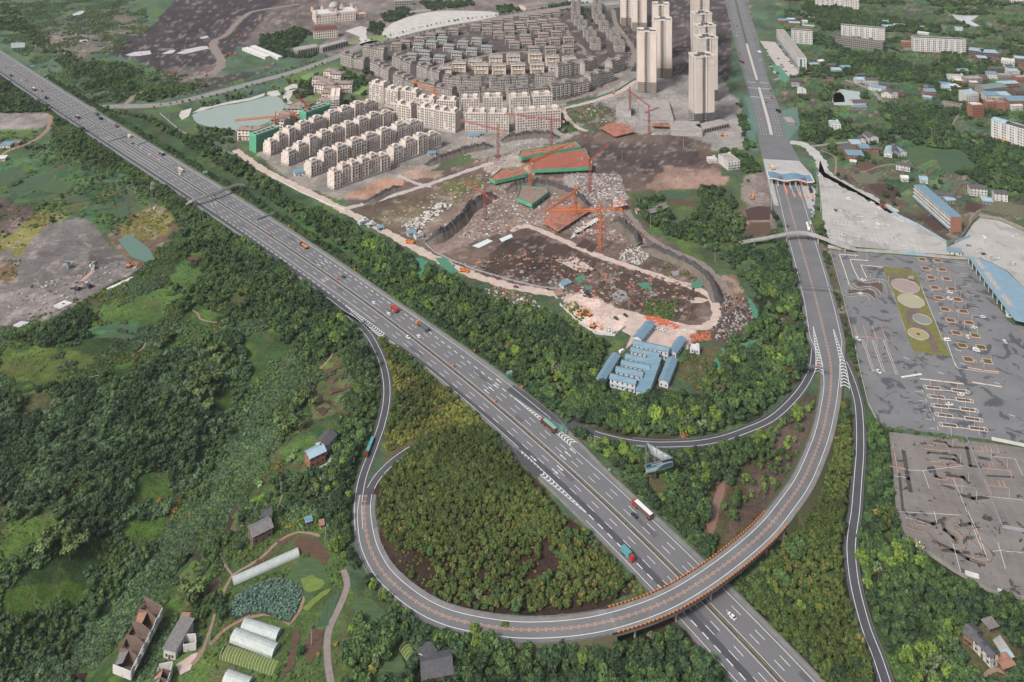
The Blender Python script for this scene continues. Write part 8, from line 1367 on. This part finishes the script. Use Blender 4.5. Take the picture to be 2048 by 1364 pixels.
def scat(zone,poly,kinds,gap,R,noise=None,seed=None,line=False,world=False,keep=1.0,zoff=0.0):
 if zone not in ZN:ZN.append(zone)
 zi=ZN.index(zone); r=np.random.default_rng(len(PL)*13+5 if seed is None else seed)
 W=[p[:2]for p in poly]if world else[gp(*p)[:2]for p in poly]
 if line:
  p=Path([(a,b,0)for a,b in W],gap,world=True); q=np.arange(0,p.L,gap); x=np.interp(q,p.s,p.p[:,0])+r.normal(0,gap*.12,len(q)); y=np.interp(q,p.s,p.p[:,1])+r.normal(0,gap*.12,len(q)); m=r.random(len(q))<keep
 else:
  a=np.array(W); x,y=np.meshgrid(np.arange(a[:,0].min(),a[:,0].max(),gap),np.arange(a[:,1].min(),a[:,1].max(),gap*.87))
  x=x+(np.arange(x.shape[0])[:,None]%2)*gap/2; x=(x+r.uniform(-.42,.42,x.shape)*gap).ravel(); y=(y+r.uniform(-.42,.42,y.shape)*gap).ravel()
  m=inpoly(x,y,W)&~blocked(x,y)&(r.random(len(x))<keep)
  for o in(1.2,-1.2):
   m&=~blocked(x+o*min(1.3,R[0]*.7),y)&~blocked(x,y+o*min(1.3,R[0]*.7))
  if noise:m&=(.65*vnoise(x,y,noise[0],int(noise[2])if len(noise)>2 else 3)+.35*vnoise(x,y,noise[0]*.3,77))>noise[1]
 x,y=x[m],y[m]; n=len(x)
 if not n:return
 ks,ws=zip(*kinds); ws=np.array(ws)/sum(ws)
 dr=np.clip(vnoise(x,y,16,zi+50)*.75+r.random(n)*.5-.12,0,.999); k=np.array(ks)[np.minimum(np.searchsorted(np.cumsum(ws),dr),len(ks)-1)]
 rad=r.uniform(R[0],R[1],n)*np.where(r.random(n)>.9,1.35,np.where(r.random(n)<.2,.7,1))*(.8+.4*vnoise(x,y,11,60)); tint=np.clip(.5+r.normal(0,.2,n)+(vnoise(x,y,30,61)-.5)*.7,0,1)
 PL.append(np.stack([x,y,hz(x,y)+zoff,k,rad,tint,np.full(n,zi)],1))
def blockn(poly):
 xs_=[p[0]for p in poly]; ys_=[p[1]for p in poly]; i0,i1,j0,j1=int(min(xs_)-BX0)-6,int(max(xs_)-BX0)+7,int(min(ys_)-BY0)-6,int(max(ys_)-BY0)+7
 x,y=np.meshgrid(np.arange(i0,i1)+BX0+.5,np.arange(j0,j1)+BY0+.5); BLK[j0:j1,i0:i1]|=inpoly(x+10*(vnoise(x,y,7,90)-.5),y+12*(vnoise(x,y,6,91)-.5),poly)
def spots(zone,kind,lst):
 if zone not in ZN:ZN.append(zone)
 zi=ZN.index(zone); a=[]
 for px,py,R in lst:
  p=G(px,py); a.append((p[0],p[1],p[2],kind,R,RNG.random(),zi))
 PL.append(np.array(a))
V1=[(-200,700),(60,650),(110,632),(270,548),(345,465),(430,440),(520,492),(640,580),(700,635),(756,735),(758,800),(740,880),(705,960),(690,1010),(700,1110),(640,1070),(560,1050),(470,1100),(400,1190),(330,1330),(300,1450),(-200,1500)]
CLR=([(195,625),(260,602),(330,572),(362,600),(300,640),(222,650)],[(0,700),(60,692),(110,715),(70,758),(-20,752)],[(270,962),(325,945),(340,985),(262,1004)],[(-20,1062),(25,1046),(110,1032),(60,1090),(-20,1122)],[(20,1172),(110,1122),(160,1120),(92,1190),(20,1230)],[(440,796),(475,776),(468,806),(436,830)],[(40,790),(100,782),(112,822),(50,830)],[(330,560),(370,520),(400,560),(370,590)],[(555,700),(580,690),(590,712),(560,722)],[(230,735),(270,728),(262,748),(225,752)])
for c_ in CLR:
 scat('in the valley clearings',c_,[(7,.4),(5,.6)],2.6,(.3,.7),(9,.45)); blockn([G(*q)[:2]for q in c_])
w_v='on the wooded valley side west of the slip road'
scat('in the valley undergrowth',V1,[(6,.5),(5,.4),(7,.06),(11,.02)],1.9,(.9,1.9),(24,.43))
scat(w_v,[(495,475),(560,505),(640,590),(700,645),(748,725),(752,790),(735,870),(712,940),(690,985),(640,960),(640,905),(690,830),(700,750),(690,690),(620,715),(560,670),(490,610),(450,540)],[(0,.4),(1,.35),(2,.06),(8,.12),(6,.07)],4.2,(2.0,3.6))
scat('on the dark lower slope of the valley',[(-80,800),(150,770),(300,720),(380,690),(470,640),(500,720),(440,850),(330,955),(180,1010),(-80,1010)],[(0,.4),(6,.4),(1,.2)],3.1,(1.7,3.0))
scat('on the far slope of the valley',[(360,450),(430,450),(500,500),(560,560),(540,640),(470,650),(390,650),(330,600)],[(0,.3),(1,.4),(5,.3)],4.4,(1.8,3.2),(24,.42))
scat('on the far slope of the valley',[(60,660),(170,620),(190,640),(180,680),(100,700),(0,680)],[(0,.5),(1,.5)],4,(1.6,2.8),(20,.35))
scat('on the near slope of the valley',[(470,780),(600,700),(640,740),(560,870),(470,960),(330,1130),(150,1300),(-60,1420),(-60,1290),(160,1130),(330,985),(420,880)],[(6,.75),(1,.15),(8,.1)],2.2,(1.2,2.3))
scat('on the near slope of the valley',[(-60,1030),(130,1010),(260,1000),(330,1010),(230,1110),(100,1230),(-60,1260)],[(0,.4),(1,.3),(6,.3)],3.6,(1.6,2.8),(20,.45))
spots('in the valley bottom',4,[(405,700,4),(425,712,4.5),(440,728,4.5),(395,755,4.5),(410,778,5),(398,798,4.8),(425,800,4.6),(415,828,4.6),(432,765,4.4),(385,790,4.3),(330,690,3.6),(458,716,3.8),(450,700,3.6),(100,1100,5.2),(130,1088,6),(160,1100,5.4),(84,1112,4.6),(140,1120,5),(370,1200,4.4),(395,1196,4.6),(382,1212,4),(340,680,3.8),(318,700,3.6)])
spots('beside the brick farmhouse above the valley',4,[(600,860,4.4),(588,830,4.2),(572,872,4.6),(612,800,4.4),(556,850,4),(598,815,4.2),(630,815,4),(560,885,3.8)])
spots('near the farmhouse gardens',10,[(682,798,2.6),(690,803,2.4),(676,804,2.2),(585,918,2.6),(592,905,2.5),(578,925,2.4),(515,965,2.6),(520,972,2.3),(228,1030,2.6),(250,1040,2.4),(1668,960,2)])
w_n='in the wood between the expressway and the building site'
N1=[(700,452),(790,498),(830,515),(900,560),(960,590),(1010,612),(1080,622),(1120,640),(1150,665),(1205,700),(1190,775),(1280,805),(1300,880),(1200,862),(1140,833),(1030,760),(900,655),(800,578),(720,520)]
scat(w_n,N1,[(0,.3),(1,.42),(2,.1),(8,.13),(7,.05)],4.1,(1.9,3.4))
scat(w_n,[(560,395),(640,425),(700,452),(720,520),(660,482),(560,415),(500,370)],[(0,.35),(1,.4),(8,.2),(5,.05)],4.6,(1.8,3.2),(16,.3))
scat('in the strip of trees between the lake and the expressway',[(205,222),(250,226),(300,236),(360,268),(400,285),(470,318),(560,375),(560,412),(480,362),(380,296),(290,240)],[(0,.4),(1,.4),(8,.15),(2,.05)],5.2,(2.2,3.8),(20,.25))
scat('in the wood above the exit ramp',[(1195,775),(1280,805),(1380,785),(1400,770),(1440,700),(1500,660),(1530,560),(1575,480),(1585,500),(1602,600),(1617,700),(1608,745),(1555,800),(1475,852),(1400,872),(1300,874),(1200,858),(1140,832),(1140,800)],[(0,.35),(1,.42),(2,.08),(8,.12),(11,.03)],4.0,(1.9,3.5),(30,.2))
scat('in the wood above the exit ramp',[(1140,640),(1215,690),(1190,780),(1120,740)],[(1,.5),(7,.3),(8,.2)],4.4,(1.6,2.8))
w_b='in the wood round the triangular billboard'
scat(w_b,[(1148,868),(1200,888),(1300,905),(1400,905),(1470,892),(1530,872),(1540,900),(1470,950),(1440,1010),(1440,1080),(1400,1105),(1330,1035),(1230,935)],[(1,.5),(0,.22),(2,.2),(8,.08)],3.7,(1.8,3.2))
scat('on the brown slope beside the loop approach',[(1530,872),(1600,810),(1640,800),(1638,840),(1600,930),(1540,1000),(1500,1040),(1440,1085),(1440,1020),(1480,950)],[(1,.5),(2,.2),(8,.3)],5.5,(1.4,2.6),(14,.42))
scat('in the round grove inside the loop',[(762,965),(800,920),(830,890),(870,868),(930,860),(975,872),(1000,895),(1040,945),(1100,1010),(1130,1050),(1100,1090),(1000,1100),(900,1110),(800,1100),(770,1080),(758,1030)],[(3,1)],2.5,(1.5,2.1))
scat('in the round grove inside the loop',[(780,1090),(900,1105),(1000,1095),(1100,1085),(1140,1060),(1190,1095),(1280,1172),(1210,1205),(1100,1222),(1000,1228),(900,1208),(830,1170)],[(3,.6),(1,.2),(8,.2)],3.1,(1.3,2.2),(16,.42))
scat('in the grove undergrowth',[(780,1090),(1140,1060),(1280,1172),(1210,1205),(1000,1228),(830,1170)],[(11,.4),(7,.3),(5,.3)],2.6,(.5,1.0),(10,.5))
scat('in the triangle between slip road and expressway',[(745,668),(790,690),(850,738),(930,806),(968,848),(985,868),(900,862),(830,878),(770,908),(772,860),(783,800),(780,750),(765,710)],[(7,.55),(3,.25),(1,.2)],2.5,(1.1,2.1))
w_o='in the olive strip between the loop approach and the side road'
scat(w_o,[(1688,800),(1700,850),(1702,950),(1694,1020),(1685,1100),(1690,1170),(1720,1280),(1770,1400),(1690,1430),(1600,1330),(1520,1250),(1475,1185),(1530,1140),(1572,1080),(1622,1000),(1664,900)],[(3,.75),(0,.15),(1,.1)],2.6,(1.5,2.3))
spots(w_o,1,[(1580,1105,3.6),(1600,1100,4),(1590,1120,3.8),(1560,1160,3.6),(1530,1190,3.2),(1515,1180,3),(1575,1175,3.4)]); spots(w_o,2,[(1602,1222,2.6)])
w_r='in the wood south of the abandoned driving yard'
scat(w_r,[(1726,1090),(1790,1075),(1850,1120),(1920,1165),(1990,1205),(2060,1212),(2200,1240),(2200,1440),(1800,1440),(1762,1320),(1735,1230),(1724,1150)],[(0,.3),(1,.42),(2,.13),(8,.12),(7,.03)],3.9,(1.8,3.4))
scat('in the row of trees beside the abandoned driving yard',[(1730,830),(1755,850),(1772,880),(1780,940),(1788,1020),(1795,1070),(1728,1085),(1722,1040),(1735,950)],[(1,.55),(0,.25),(3,.2)],3.6,(1.8,3.0))
w_s='in the wood below the loop road'
scat(w_s,[(845,1252),(880,1268),(940,1284),(1030,1296),(1120,1296),(1225,1284),(1300,1276),(1360,1286),(1420,1330),(1460,1372),(1490,1440),(700,1440),(680,1330),(690,1260),(740,1230),(790,1240)],[(0,.45),(1,.38),(2,.07),(8,.08),(7,.02)],3.9,(2.0,3.6),(40,.18))
scat('on the bank outside the loop',[(700,1020),(712,1080),(730,1125),(770,1175),(822,1220),(850,1246),(800,1236),(745,1180),(700,1128),(672,1110),(680,1060)],[(1,.5),(2,.2),(0,.3)],3.4,(1.7,2.8))
scat('on the bank outside the loop',[(640,905),(690,875),(715,960),(705,1020),(690,1060),(650,1055),(600,1000),(590,960),(620,945)],[(1,.4),(0,.35),(2,.12),(8,.13)],3.8,(1.8,3.2))
spots('at the end of the farm lane',2,[(668,1105,3.4),(678,1095,3),(690,1040,2.6),(950,1270,3),(880,1285,2.6),(1010,1262,2.4)])
w_p='between the toll road and the driving school'
scat(w_p,[(1640,445),(1655,470),(1660,540),(1685,630),(1708,700),(1722,760),(1730,830),(1716,800),(1698,735),(1672,640),(1655,570),(1645,500)],[(1,.5),(0,.3),(5,.2)],3.6,(1.2,2.2),(12,.3))
spots(w_p,1,[(1632,460,2.8),(1640,470,2.6),(1645,450,2.8),(1638,480,2.2),(1628,376,2.4),(1630,366,2.2),(1634,392,2),(1636,420,2.2)])
w_e='on the farmland east of the building site'
scat(w_e,[(1270,398),(1330,384),(1400,376),(1440,378),(1480,400),(1490,440),(1480,500),(1430,505),(1330,470),(1275,430)],[(0,.4),(1,.4),(8,.12),(2,.08)],5,(2.0,3.6),(26,.40))
scat(w_e,[(1490,475),(1545,470),(1572,480),(1585,540),(1600,620),(1560,660),(1500,570),(1430,520)],[(0,.45),(1,.45),(8,.1)],4.6,(2.0,3.6),(30,.33))
spots(w_e,4,[(1290,440,3.8),(1320,432,4),(1335,452,4),(1310,455,3.8)]); spots(w_e,8,[(1470,455,3.6),(1466,470,3.8),(1470,490,3.8),(1462,480,3),(1410,500,2.8)]); spots(w_e,0,[(1545,430,3),(1552,440,3.2),(1560,455,2.6)])
scat('on the farmland east of the building site',[(1440,300),(1495,310),(1525,345),(1490,348),(1440,330)],[(0,.5),(1,.5)],5,(2,3.4),(20,.35)); scat('beside the boulevard',[(1470,195),(1490,230),(1510,300),(1490,300),(1478,250)],[(0,.5),(1,.5)],5.5,(2,3.2),(20,.4))
scat('among the vegetable gardens',[(360,1130),(450,1070),(480,1000),(560,940),(640,1000),(690,1110),(690,1240),(660,1420),(330,1420),(390,1230)],[(5,.5),(7,.3),(6,.2)],2.6,(.5,1.2),(14,.5))
scat('among the vegetable gardens',[(360,1130),(450,1070),(480,1000),(560,940),(640,1000),(660,1050),(560,1040),(470,1100),(420,1250),(360,1330),(330,1330),(390,1230)],[(0,.4),(1,.6)],5,(1.3,2.6),(16,.48))
spots('among the vegetable gardens',0,[(435,1225,3),(445,1235,2.8),(440,1210,2.6),(560,1030,2.4),(480,1100,2.2),(600,1310,2.2)])
scat('among the vegetable gardens',[(690,1290),(760,1240),(800,1260),(840,1300),(820,1400),(690,1400)],[(1,.5),(5,.3),(7,.2)],3,(.9,2.2),(14,.42))
w_f='on the far hillside beyond the expressway'
scat(w_f,[(-400,-40),(40,70),(120,130),(190,205),(300,205),(420,175),(330,165),(260,130),(150,115),(90,80),(30,20),(-400,-140)],[(0,.3),(1,.3),(5,.25),(6,.15)],5.4,(1.8,3.4),(34,.40))
scat('in the far hillside undergrowth',[(-400,-140),(260,-140),(300,60),(230,120),(420,160),(300,205),(190,205),(0,85),(-400,-60)],[(6,.5),(5,.4),(7,.1)],4.6,(1.2,2.4),(28,.46))
w_g='on the rough slope below the expressway'
scat(w_g,[(-400,100),(0,160),(104,225),(-400,232)],[(0,.5),(1,.4),(8,.1)],4.8,(2,3.4))
scat(w_g,[(110,240),(140,250),(220,305),(340,385),(420,445),(360,455),(320,400),(280,390),(250,350),(130,310),(100,290)],[(0,.3),(1,.35),(5,.35)],4.4,(1.6,3.0),(22,.38))
scat('in the roadside undergrowth',[(100,250),(140,250),(420,445),(500,490),(350,465),(280,370),(110,320)],[(5,.5),(6,.3),(7,.2)],3,(1,1.8),(16,.42))
scat('in the left field margins',[(-300,262),(90,262),(280,345),(330,400),(230,470),(150,430),(0,480),(-300,480)],[(5,.5),(6,.3),(0,.2)],5.5,(1.2,2.6),(22,.55))
scat('round the grey yard',[(-200,470),(90,400),(180,400),(60,480),(30,560),(-200,580)],[(7,.6),(5,.4)],3.6,(.6,1.3),(14,.52)); scat('round the grey yard',[(235,440),(300,418),(345,430),(350,470),(300,490),(250,470)],[(7,.7),(12,.3)],2.6,(.6,1.2),(12,.45)); scat('round the grey yard',[(330,385),(420,380),(420,450),(360,460),(330,410)],[(8,.7),(5,.3)],3,(1,1.9))
scat('along the edge of the valley',[(60,640),(270,545),(330,500),(350,470),(380,480),(330,560),(190,640),(70,690)],[(5,.5),(7,.3),(6,.2)],2.4,(.8,1.5),(14,.4))
w_h='on the terraced hillside beyond the boulevard'
scat(w_h,[(1570,-120),(2500,-120),(2500,420),(1990,395),(1880,320),(1700,330),(1620,285),(1570,160)],[(0,.5),(1,.4),(8,.1)],5.6,(2.0,3.8),(42,.545,9))
scat('in the hillside crops',[(1580,-60),(2300,-60),(2300,420),(1990,395),(1700,330),(1600,280),(1570,160)],[(5,.5),(6,.4),(7,.1)],6,(.9,1.8),(26,.5))
for p,g in(([(1600,12),(1640,5),(1700,20),(1790,42),(1880,52),(1880,66),(1760,64),(1640,55)],6),([(1760,205),(1800,215),(1900,238),(1905,270),(1850,285),(1790,262),(1760,230)],5.4),([(1900,262),(1990,285),(2060,310),(2200,330),(2200,400),(2000,385),(1870,330)],5.6),([(1885,105),(1915,110),(1925,140),(1960,140),(1960,160),(1880,150)],6.4),([(1870,165),(1930,185),(1930,205),(1880,200)],5.6),([(1640,120),(1700,105),(1790,120),(1900,150),(1890,175),(1720,150),(1650,140)],6.5),([(1590,230),(1660,225),(1690,250),(1640,290),(1600,280)],6)):
 scat(w_h,p,[(0,.6),(1,.35),(8,.05)],g,(2.4,4.0),(18,.2))
spots(w_h,0,[(1720,322,3.6),(1735,318,3.2),(1748,328,3),(1790,316,2.6),(1762,312,2.8),(1826,362,2.4),(1770,395,3.6),(1780,380,3.8),(1795,392,3.4),(1766,410,3),(1788,410,3.2),(1870,378,3),(1880,368,2.8),(1690,358,2.6),(1676,352,2.4)])
w_l='in the lakeside park'
scat(w_l,[(398,205),(420,200),(470,192),(520,182),(555,172),(560,180),(480,205),(440,215),(400,225)],[(0,.5),(2,.3),(8,.2)],7,(1.8,3),(20,.4)); scat(w_l,[(395,255),(470,262),(480,285),(430,290),(395,275)],[(0,.5),(1,.5)],6.5,(2,3.2),(16,.35)); scat(w_l,[(575,165),(690,140),(735,165),(735,190),(690,215),(640,185),(590,200)],[(0,.6),(1,.4)],7,(2.4,3.8),(20,.5)); scat(w_l,[(590,205),(640,215),(625,240),(590,220)],[(0,.6),(1,.4)],6,(2,3))
spots(w_l,0,[(500,270,3),(524,262,3),(556,240,3),(570,205,3),(564,190,3),(625,165,3),(650,172,3),(655,182,3),(700,180,3.4),(715,175,3.6),(705,200,3.4),(690,168,3)]); spots(w_l,2,[(569,222,2.6)])
scat('along the lakeside road',[(300,204),(420,180),(520,155),(600,133),(660,110)],[(2,.4),(8,.4),(7,.2)],9,(1.5,2.4),line=True); scat('along the lakeside road',[(310,215),(430,192),(520,169),(600,146),(660,124)],[(2,.3),(8,.4),(1,.3)],9,(1.5,2.4),line=True); scat('along the lakeside road',[(720,84),(780,72),(887,46),(1024,27),(1150,8)],[(8,.5),(1,.5)],10,(1.6,2.4),line=True); scat('along the lakeside road',[(730,94),(780,82),(890,57),(1024,37),(1150,18)],[(8,.5),(1,.5)],10,(1.6,2.4),line=True)
w_t='beside the white plaza'
for p in([(520,75),(600,55),(620,70),(590,95),(520,105)],[(740,50),(765,45),(775,65),(755,72),(735,62)],[(835,5),(900,5),(930,15),(860,22)],[(905,4),(945,2),(950,12),(910,14)],[(760,30),(810,15),(830,30),(800,45),(770,45)],[(850,40),(875,42),(872,50),(850,50)],[(890,34),(910,32),(912,42),(892,43)],[(505,95),(590,105),(640,105),(620,118),(520,112)],[(725,135),(752,135),(756,152),(728,150)],[(990,15),(1020,12),(1040,22),(1000,28)],[(1080,15),(1150,5),(1150,12),(1080,25)]):
 scat(w_t,p,[(0,.7),(1,.3)],6.5,(2.4,3.8))
scat('among the grey villas',[(1150,-30),(1200,-30),(1200,60),(1160,70)],[(0,.5),(1,.5)],8,(1.6,2.6),(14,.5)); spots('among the grey villas',7,[(1050,97,1.8),(1142,90,1.8),(1068,75,2.4),(1046,120,1.8)])
scat('on the bank below the cream apartments',[(1120,225),(1140,250),(1160,265),(1120,268),(1110,240)],[(0,.5),(5,.5)],5,(1.6,2.8)); scat('on the building site',[(1140,225),(1180,215),(1225,225),(1200,240),(1150,250)],[(5,.6),(7,.4)],4,(.9,1.8),(14,.45)); scat('on the building site',[(1290,603),(1358,602),(1345,638),(1292,626)],[(5,.8),(1,.2)],2.8,(.8,1.6)); scat('on the building site',[(1300,510),(1340,520),(1400,560),(1350,570)],[(5,.7),(7,.3)],3.4,(.6,1.3),(10,.5)); scat('on the building site',[(735,440),(900,380),(980,390),(900,440),(820,465)],[(7,.7),(5,.3)],4,(.4,.9),(16,.52))
for p in([(1380,690),(1460,690),(1470,770),(1400,785),(1350,740)],[(1160,600),(1190,640),(1140,650),(1100,610)]):scat('on the slope by the blue barracks',p,[(5,.5),(7,.4),(1,.1)],3,(.8,1.7),(12,.42))
scat('weeds in the abandoned yard',[(1780,865),(1930,880),(2060,900),(2060,1190),(1985,1180),(1810,1060)],[(7,.6),(12,.4)],4.4,(.4,.9),(14,.62))
for a,b in(((1716,845),(1930,875)),):scat('along the hedge between the two driving yards',[(1780,862),(1860,872),(1930,884)],[(1,.5),(8,.3),(7,.2)],3.4,(.9,1.8),line=True,keep=.8)
spots('in the abandoned yard',12,[(1826,1085,2.6),(1835,1092,2.8),(1845,1100,2.4),(1820,1100,2.4),(1838,1110,2),(1812,1095,2)])
for q in np.arange(0,1,1):pass
for a_,b_,o_,z_ in((560,1180,3.5,'in the strip of trees between the lake and the expressway'),(1180,1590,3.2,w_n),(1640,1900,3.2,w_o),(1640,1712,3.5,w_b)):
 for e_ in(0,3.4):scat(z_,[X.at(q,Rr(q)+o_+e_)[:2]for q in np.arange(st(a_),st(b_),12)],[(1,.45),(0,.4),(5,.15)],3.2,(1.5,2.5),line=True,world=True)
for a_,b_,z_ in((420,640,w_g),(720,1385,'in the roadside undergrowth'),(1655,1705,'in the round grove inside the loop'),(1440,1585,'in the triangle between slip road and expressway')):
 for e_ in(0,3):scat(z_,[X.at(q,Rl(q)-3-e_)[:2]for q in np.arange(st(a_),st(b_),12)],[(5,.5),(1,.3),(6,.2)]if a_<1400 else[(7,.5),(1,.3),(8,.2)],2.8,(1.1,2.0),line=True,world=True)
_c=[gp(*q)[:2]for q in((458,1220),(470,1195),(500,1175),(540,1160),(575,1160),(600,1172),(606,1190),(596,1210),(590,1230),(578,1246),(560,1240),(530,1228),(500,1228),(468,1240))]
_q=np.arange(st(0),st(1900),.9); _p=np.array([X.at(q,-.35+RNG.normal(0,.22),.15)for q in _q]); zi=len(ZN); ZN.append('in the expressway median'); near_=(_q>st(1560))
PL.append(np.stack([_p[:,0],_p[:,1],_p[:,2],np.where(near_&(RNG.random(len(_q))<.8),7,np.where(RNG.random(len(_q))<.3,11,5)),RNG.uniform(.35,.6,len(_q)),RNG.random(len(_q))*.6+.2,np.full(len(_q),zi)],1))
ALL=np.vstack(PL)
def stuff(name,rows,**kw):
 n=len(rows); me=bpy.data.meshes.new(name); me.vertices.add(n); me.vertices.foreach_set('co',rows[:,:3].ravel())
 at=lambda nm,ty:me.attributes.new(nm,ty,'POINT').data
 at('sort','INT').foreach_set('value',(rows[:,3]*NV+RNG.integers(0,NV,n)).astype(np.int32)); at('tint','FLOAT').foreach_set('value',rows[:,5].astype(np.float32))
 rr=np.zeros((n,3)); rr[:,2]=RNG.uniform(0,6.28,n); rr[:,:2]=RNG.normal(0,.08,(n,2)); at('turn','FLOAT_VECTOR').foreach_set('vector',rr.ravel().astype(np.float32))
 ss=np.repeat(rows[:,4:5],3,1); ss[:,2]*=RNG.uniform(.85,1.2,n); at('size','FLOAT_VECTOR').foreach_set('vector',ss.ravel().astype(np.float32))
 o=put(bpy.data.objects.new(name,me),kind='stuff',**kw); md=o.modifiers.new('plants','NODES'); md.node_group=ng
TREE=np.isin(ALL[:,3],(0,1,2,3,4,8,9,10))
pyv=CF*CH/ALL[:,1]+CY; pxv=1024+ALL[:,0]*CF/ALL[:,1]
vis=TREE&(pxv>-20)&(pxv<2068)&(pyv<1400)&(pyv>-5)
scr=np.where(vis,ALL[:,4]*(pyv-CY)/CH,0); order=np.argsort(-scr)[:300]; sel=np.zeros(len(ALL),bool); sel[order]=True; sel&=vis
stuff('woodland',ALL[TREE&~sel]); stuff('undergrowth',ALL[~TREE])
LMK=[('the south bridge end',1235,1270),('the north bridge end',1545,1090),('the triangular billboard',1312,960),('the brick farmhouse',635,900),('the loop junction',725,990),('the farm lane',670,1240),('the white corner house',1970,1290),('the long greenhouse',530,1140),
 ('the blue barracks',1280,740),('the green exit sign',1115,850),('the ruined white buildings',290,1290),('the abandoned driving yard',1880,1120),('the expressway',1450,1330),('the concrete footbridge',430,390),('the small tiled hut',855,1310),('the lotus pond',530,1200),('the side road',1740,1230),('the side road bend',1700,1080),('the muddy stream',1440,1000),('the ramp curve',1480,860),('the white roadside sign',1220,945),('the grove edge',1150,1150),('the valley bottom',420,800),('the lower valley',130,1100),('the chevron paint',700,640),('the expressway edge',900,640),('the brown vegetable plots',670,760),('the long slip road',760,830)]
tm={}
for i in np.nonzero(sel)[0]:
 x,y,z,k,R,ti,zi=ALL[i]; k=int(k)
 nm={4:'bamboo_clump',10:'banana_plant'}.get(k,'broadleaf_tree'); px,py=pxv[i],pyv[i]
 lm=min(LMK,key=lambda l:(l[1]-px)**2+(l[2]-py)**2)[0]
 size='big' if R>3.1 else 'middling' if R>2.4 else 'small'
 tone='pale' if ti>.66 else 'deep' if ti<.34 else 'even'
 lq=min(LMK,key=lambda l:(l[1]-px)**2+(l[2]-py)**2); dx_,dy_=px-lq[1],py-lq[2]; rel_=('right of' if dx_>0 else 'left of')if abs(dx_)>abs(dy_)else('below' if dy_>0 else 'above'); far_='close ' if math.hypot(dx_,dy_)<45 else '' if math.hypot(dx_,dy_)<90 else 'well '
 lab=f'{size} {tone} {SPN[k]} {"clump" if k == 4 else "plant" if k == 10 else "tree"} {far_}{rel_} {lm}'
 a=thing(nm,lab,'bamboo' if k==4 else 'plant' if k==10 else 'tree',(x,y,z),RNG.uniform(0,6.28),f'trees {ZN[int(zi)]}'); tm.setdefault(lab,[]).append(a)
 hs=RNG.uniform(.9,1.2); v=int(RNG.integers(0,NV))
 if(k,'t')not in tm:
  t=MB(); t.cyl((0,0),.09,-.1,.75,0,6,.05)
  for j in range(4):t.bar((0,0,.45),(.4*math.cos(j*1.6+k),.4*math.sin(j*1.6+k),.95),.03,0,4)
  tm[(k,'t')]=t.mesh('trunk',[bark])
 tr=put(bpy.data.objects.new('culms' if k==4 else 'stem' if k==10 else 'trunk',tm[(k,'t')]),a); tr.scale=(R,R,R*hs)
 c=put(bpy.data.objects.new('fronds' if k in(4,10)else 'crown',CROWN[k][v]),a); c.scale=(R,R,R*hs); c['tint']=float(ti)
for lab,l in tm.items():
 if isinstance(lab,str)and len(l)>1:
  for a in l:a['group']=('alike trees: '+lab)[:110]
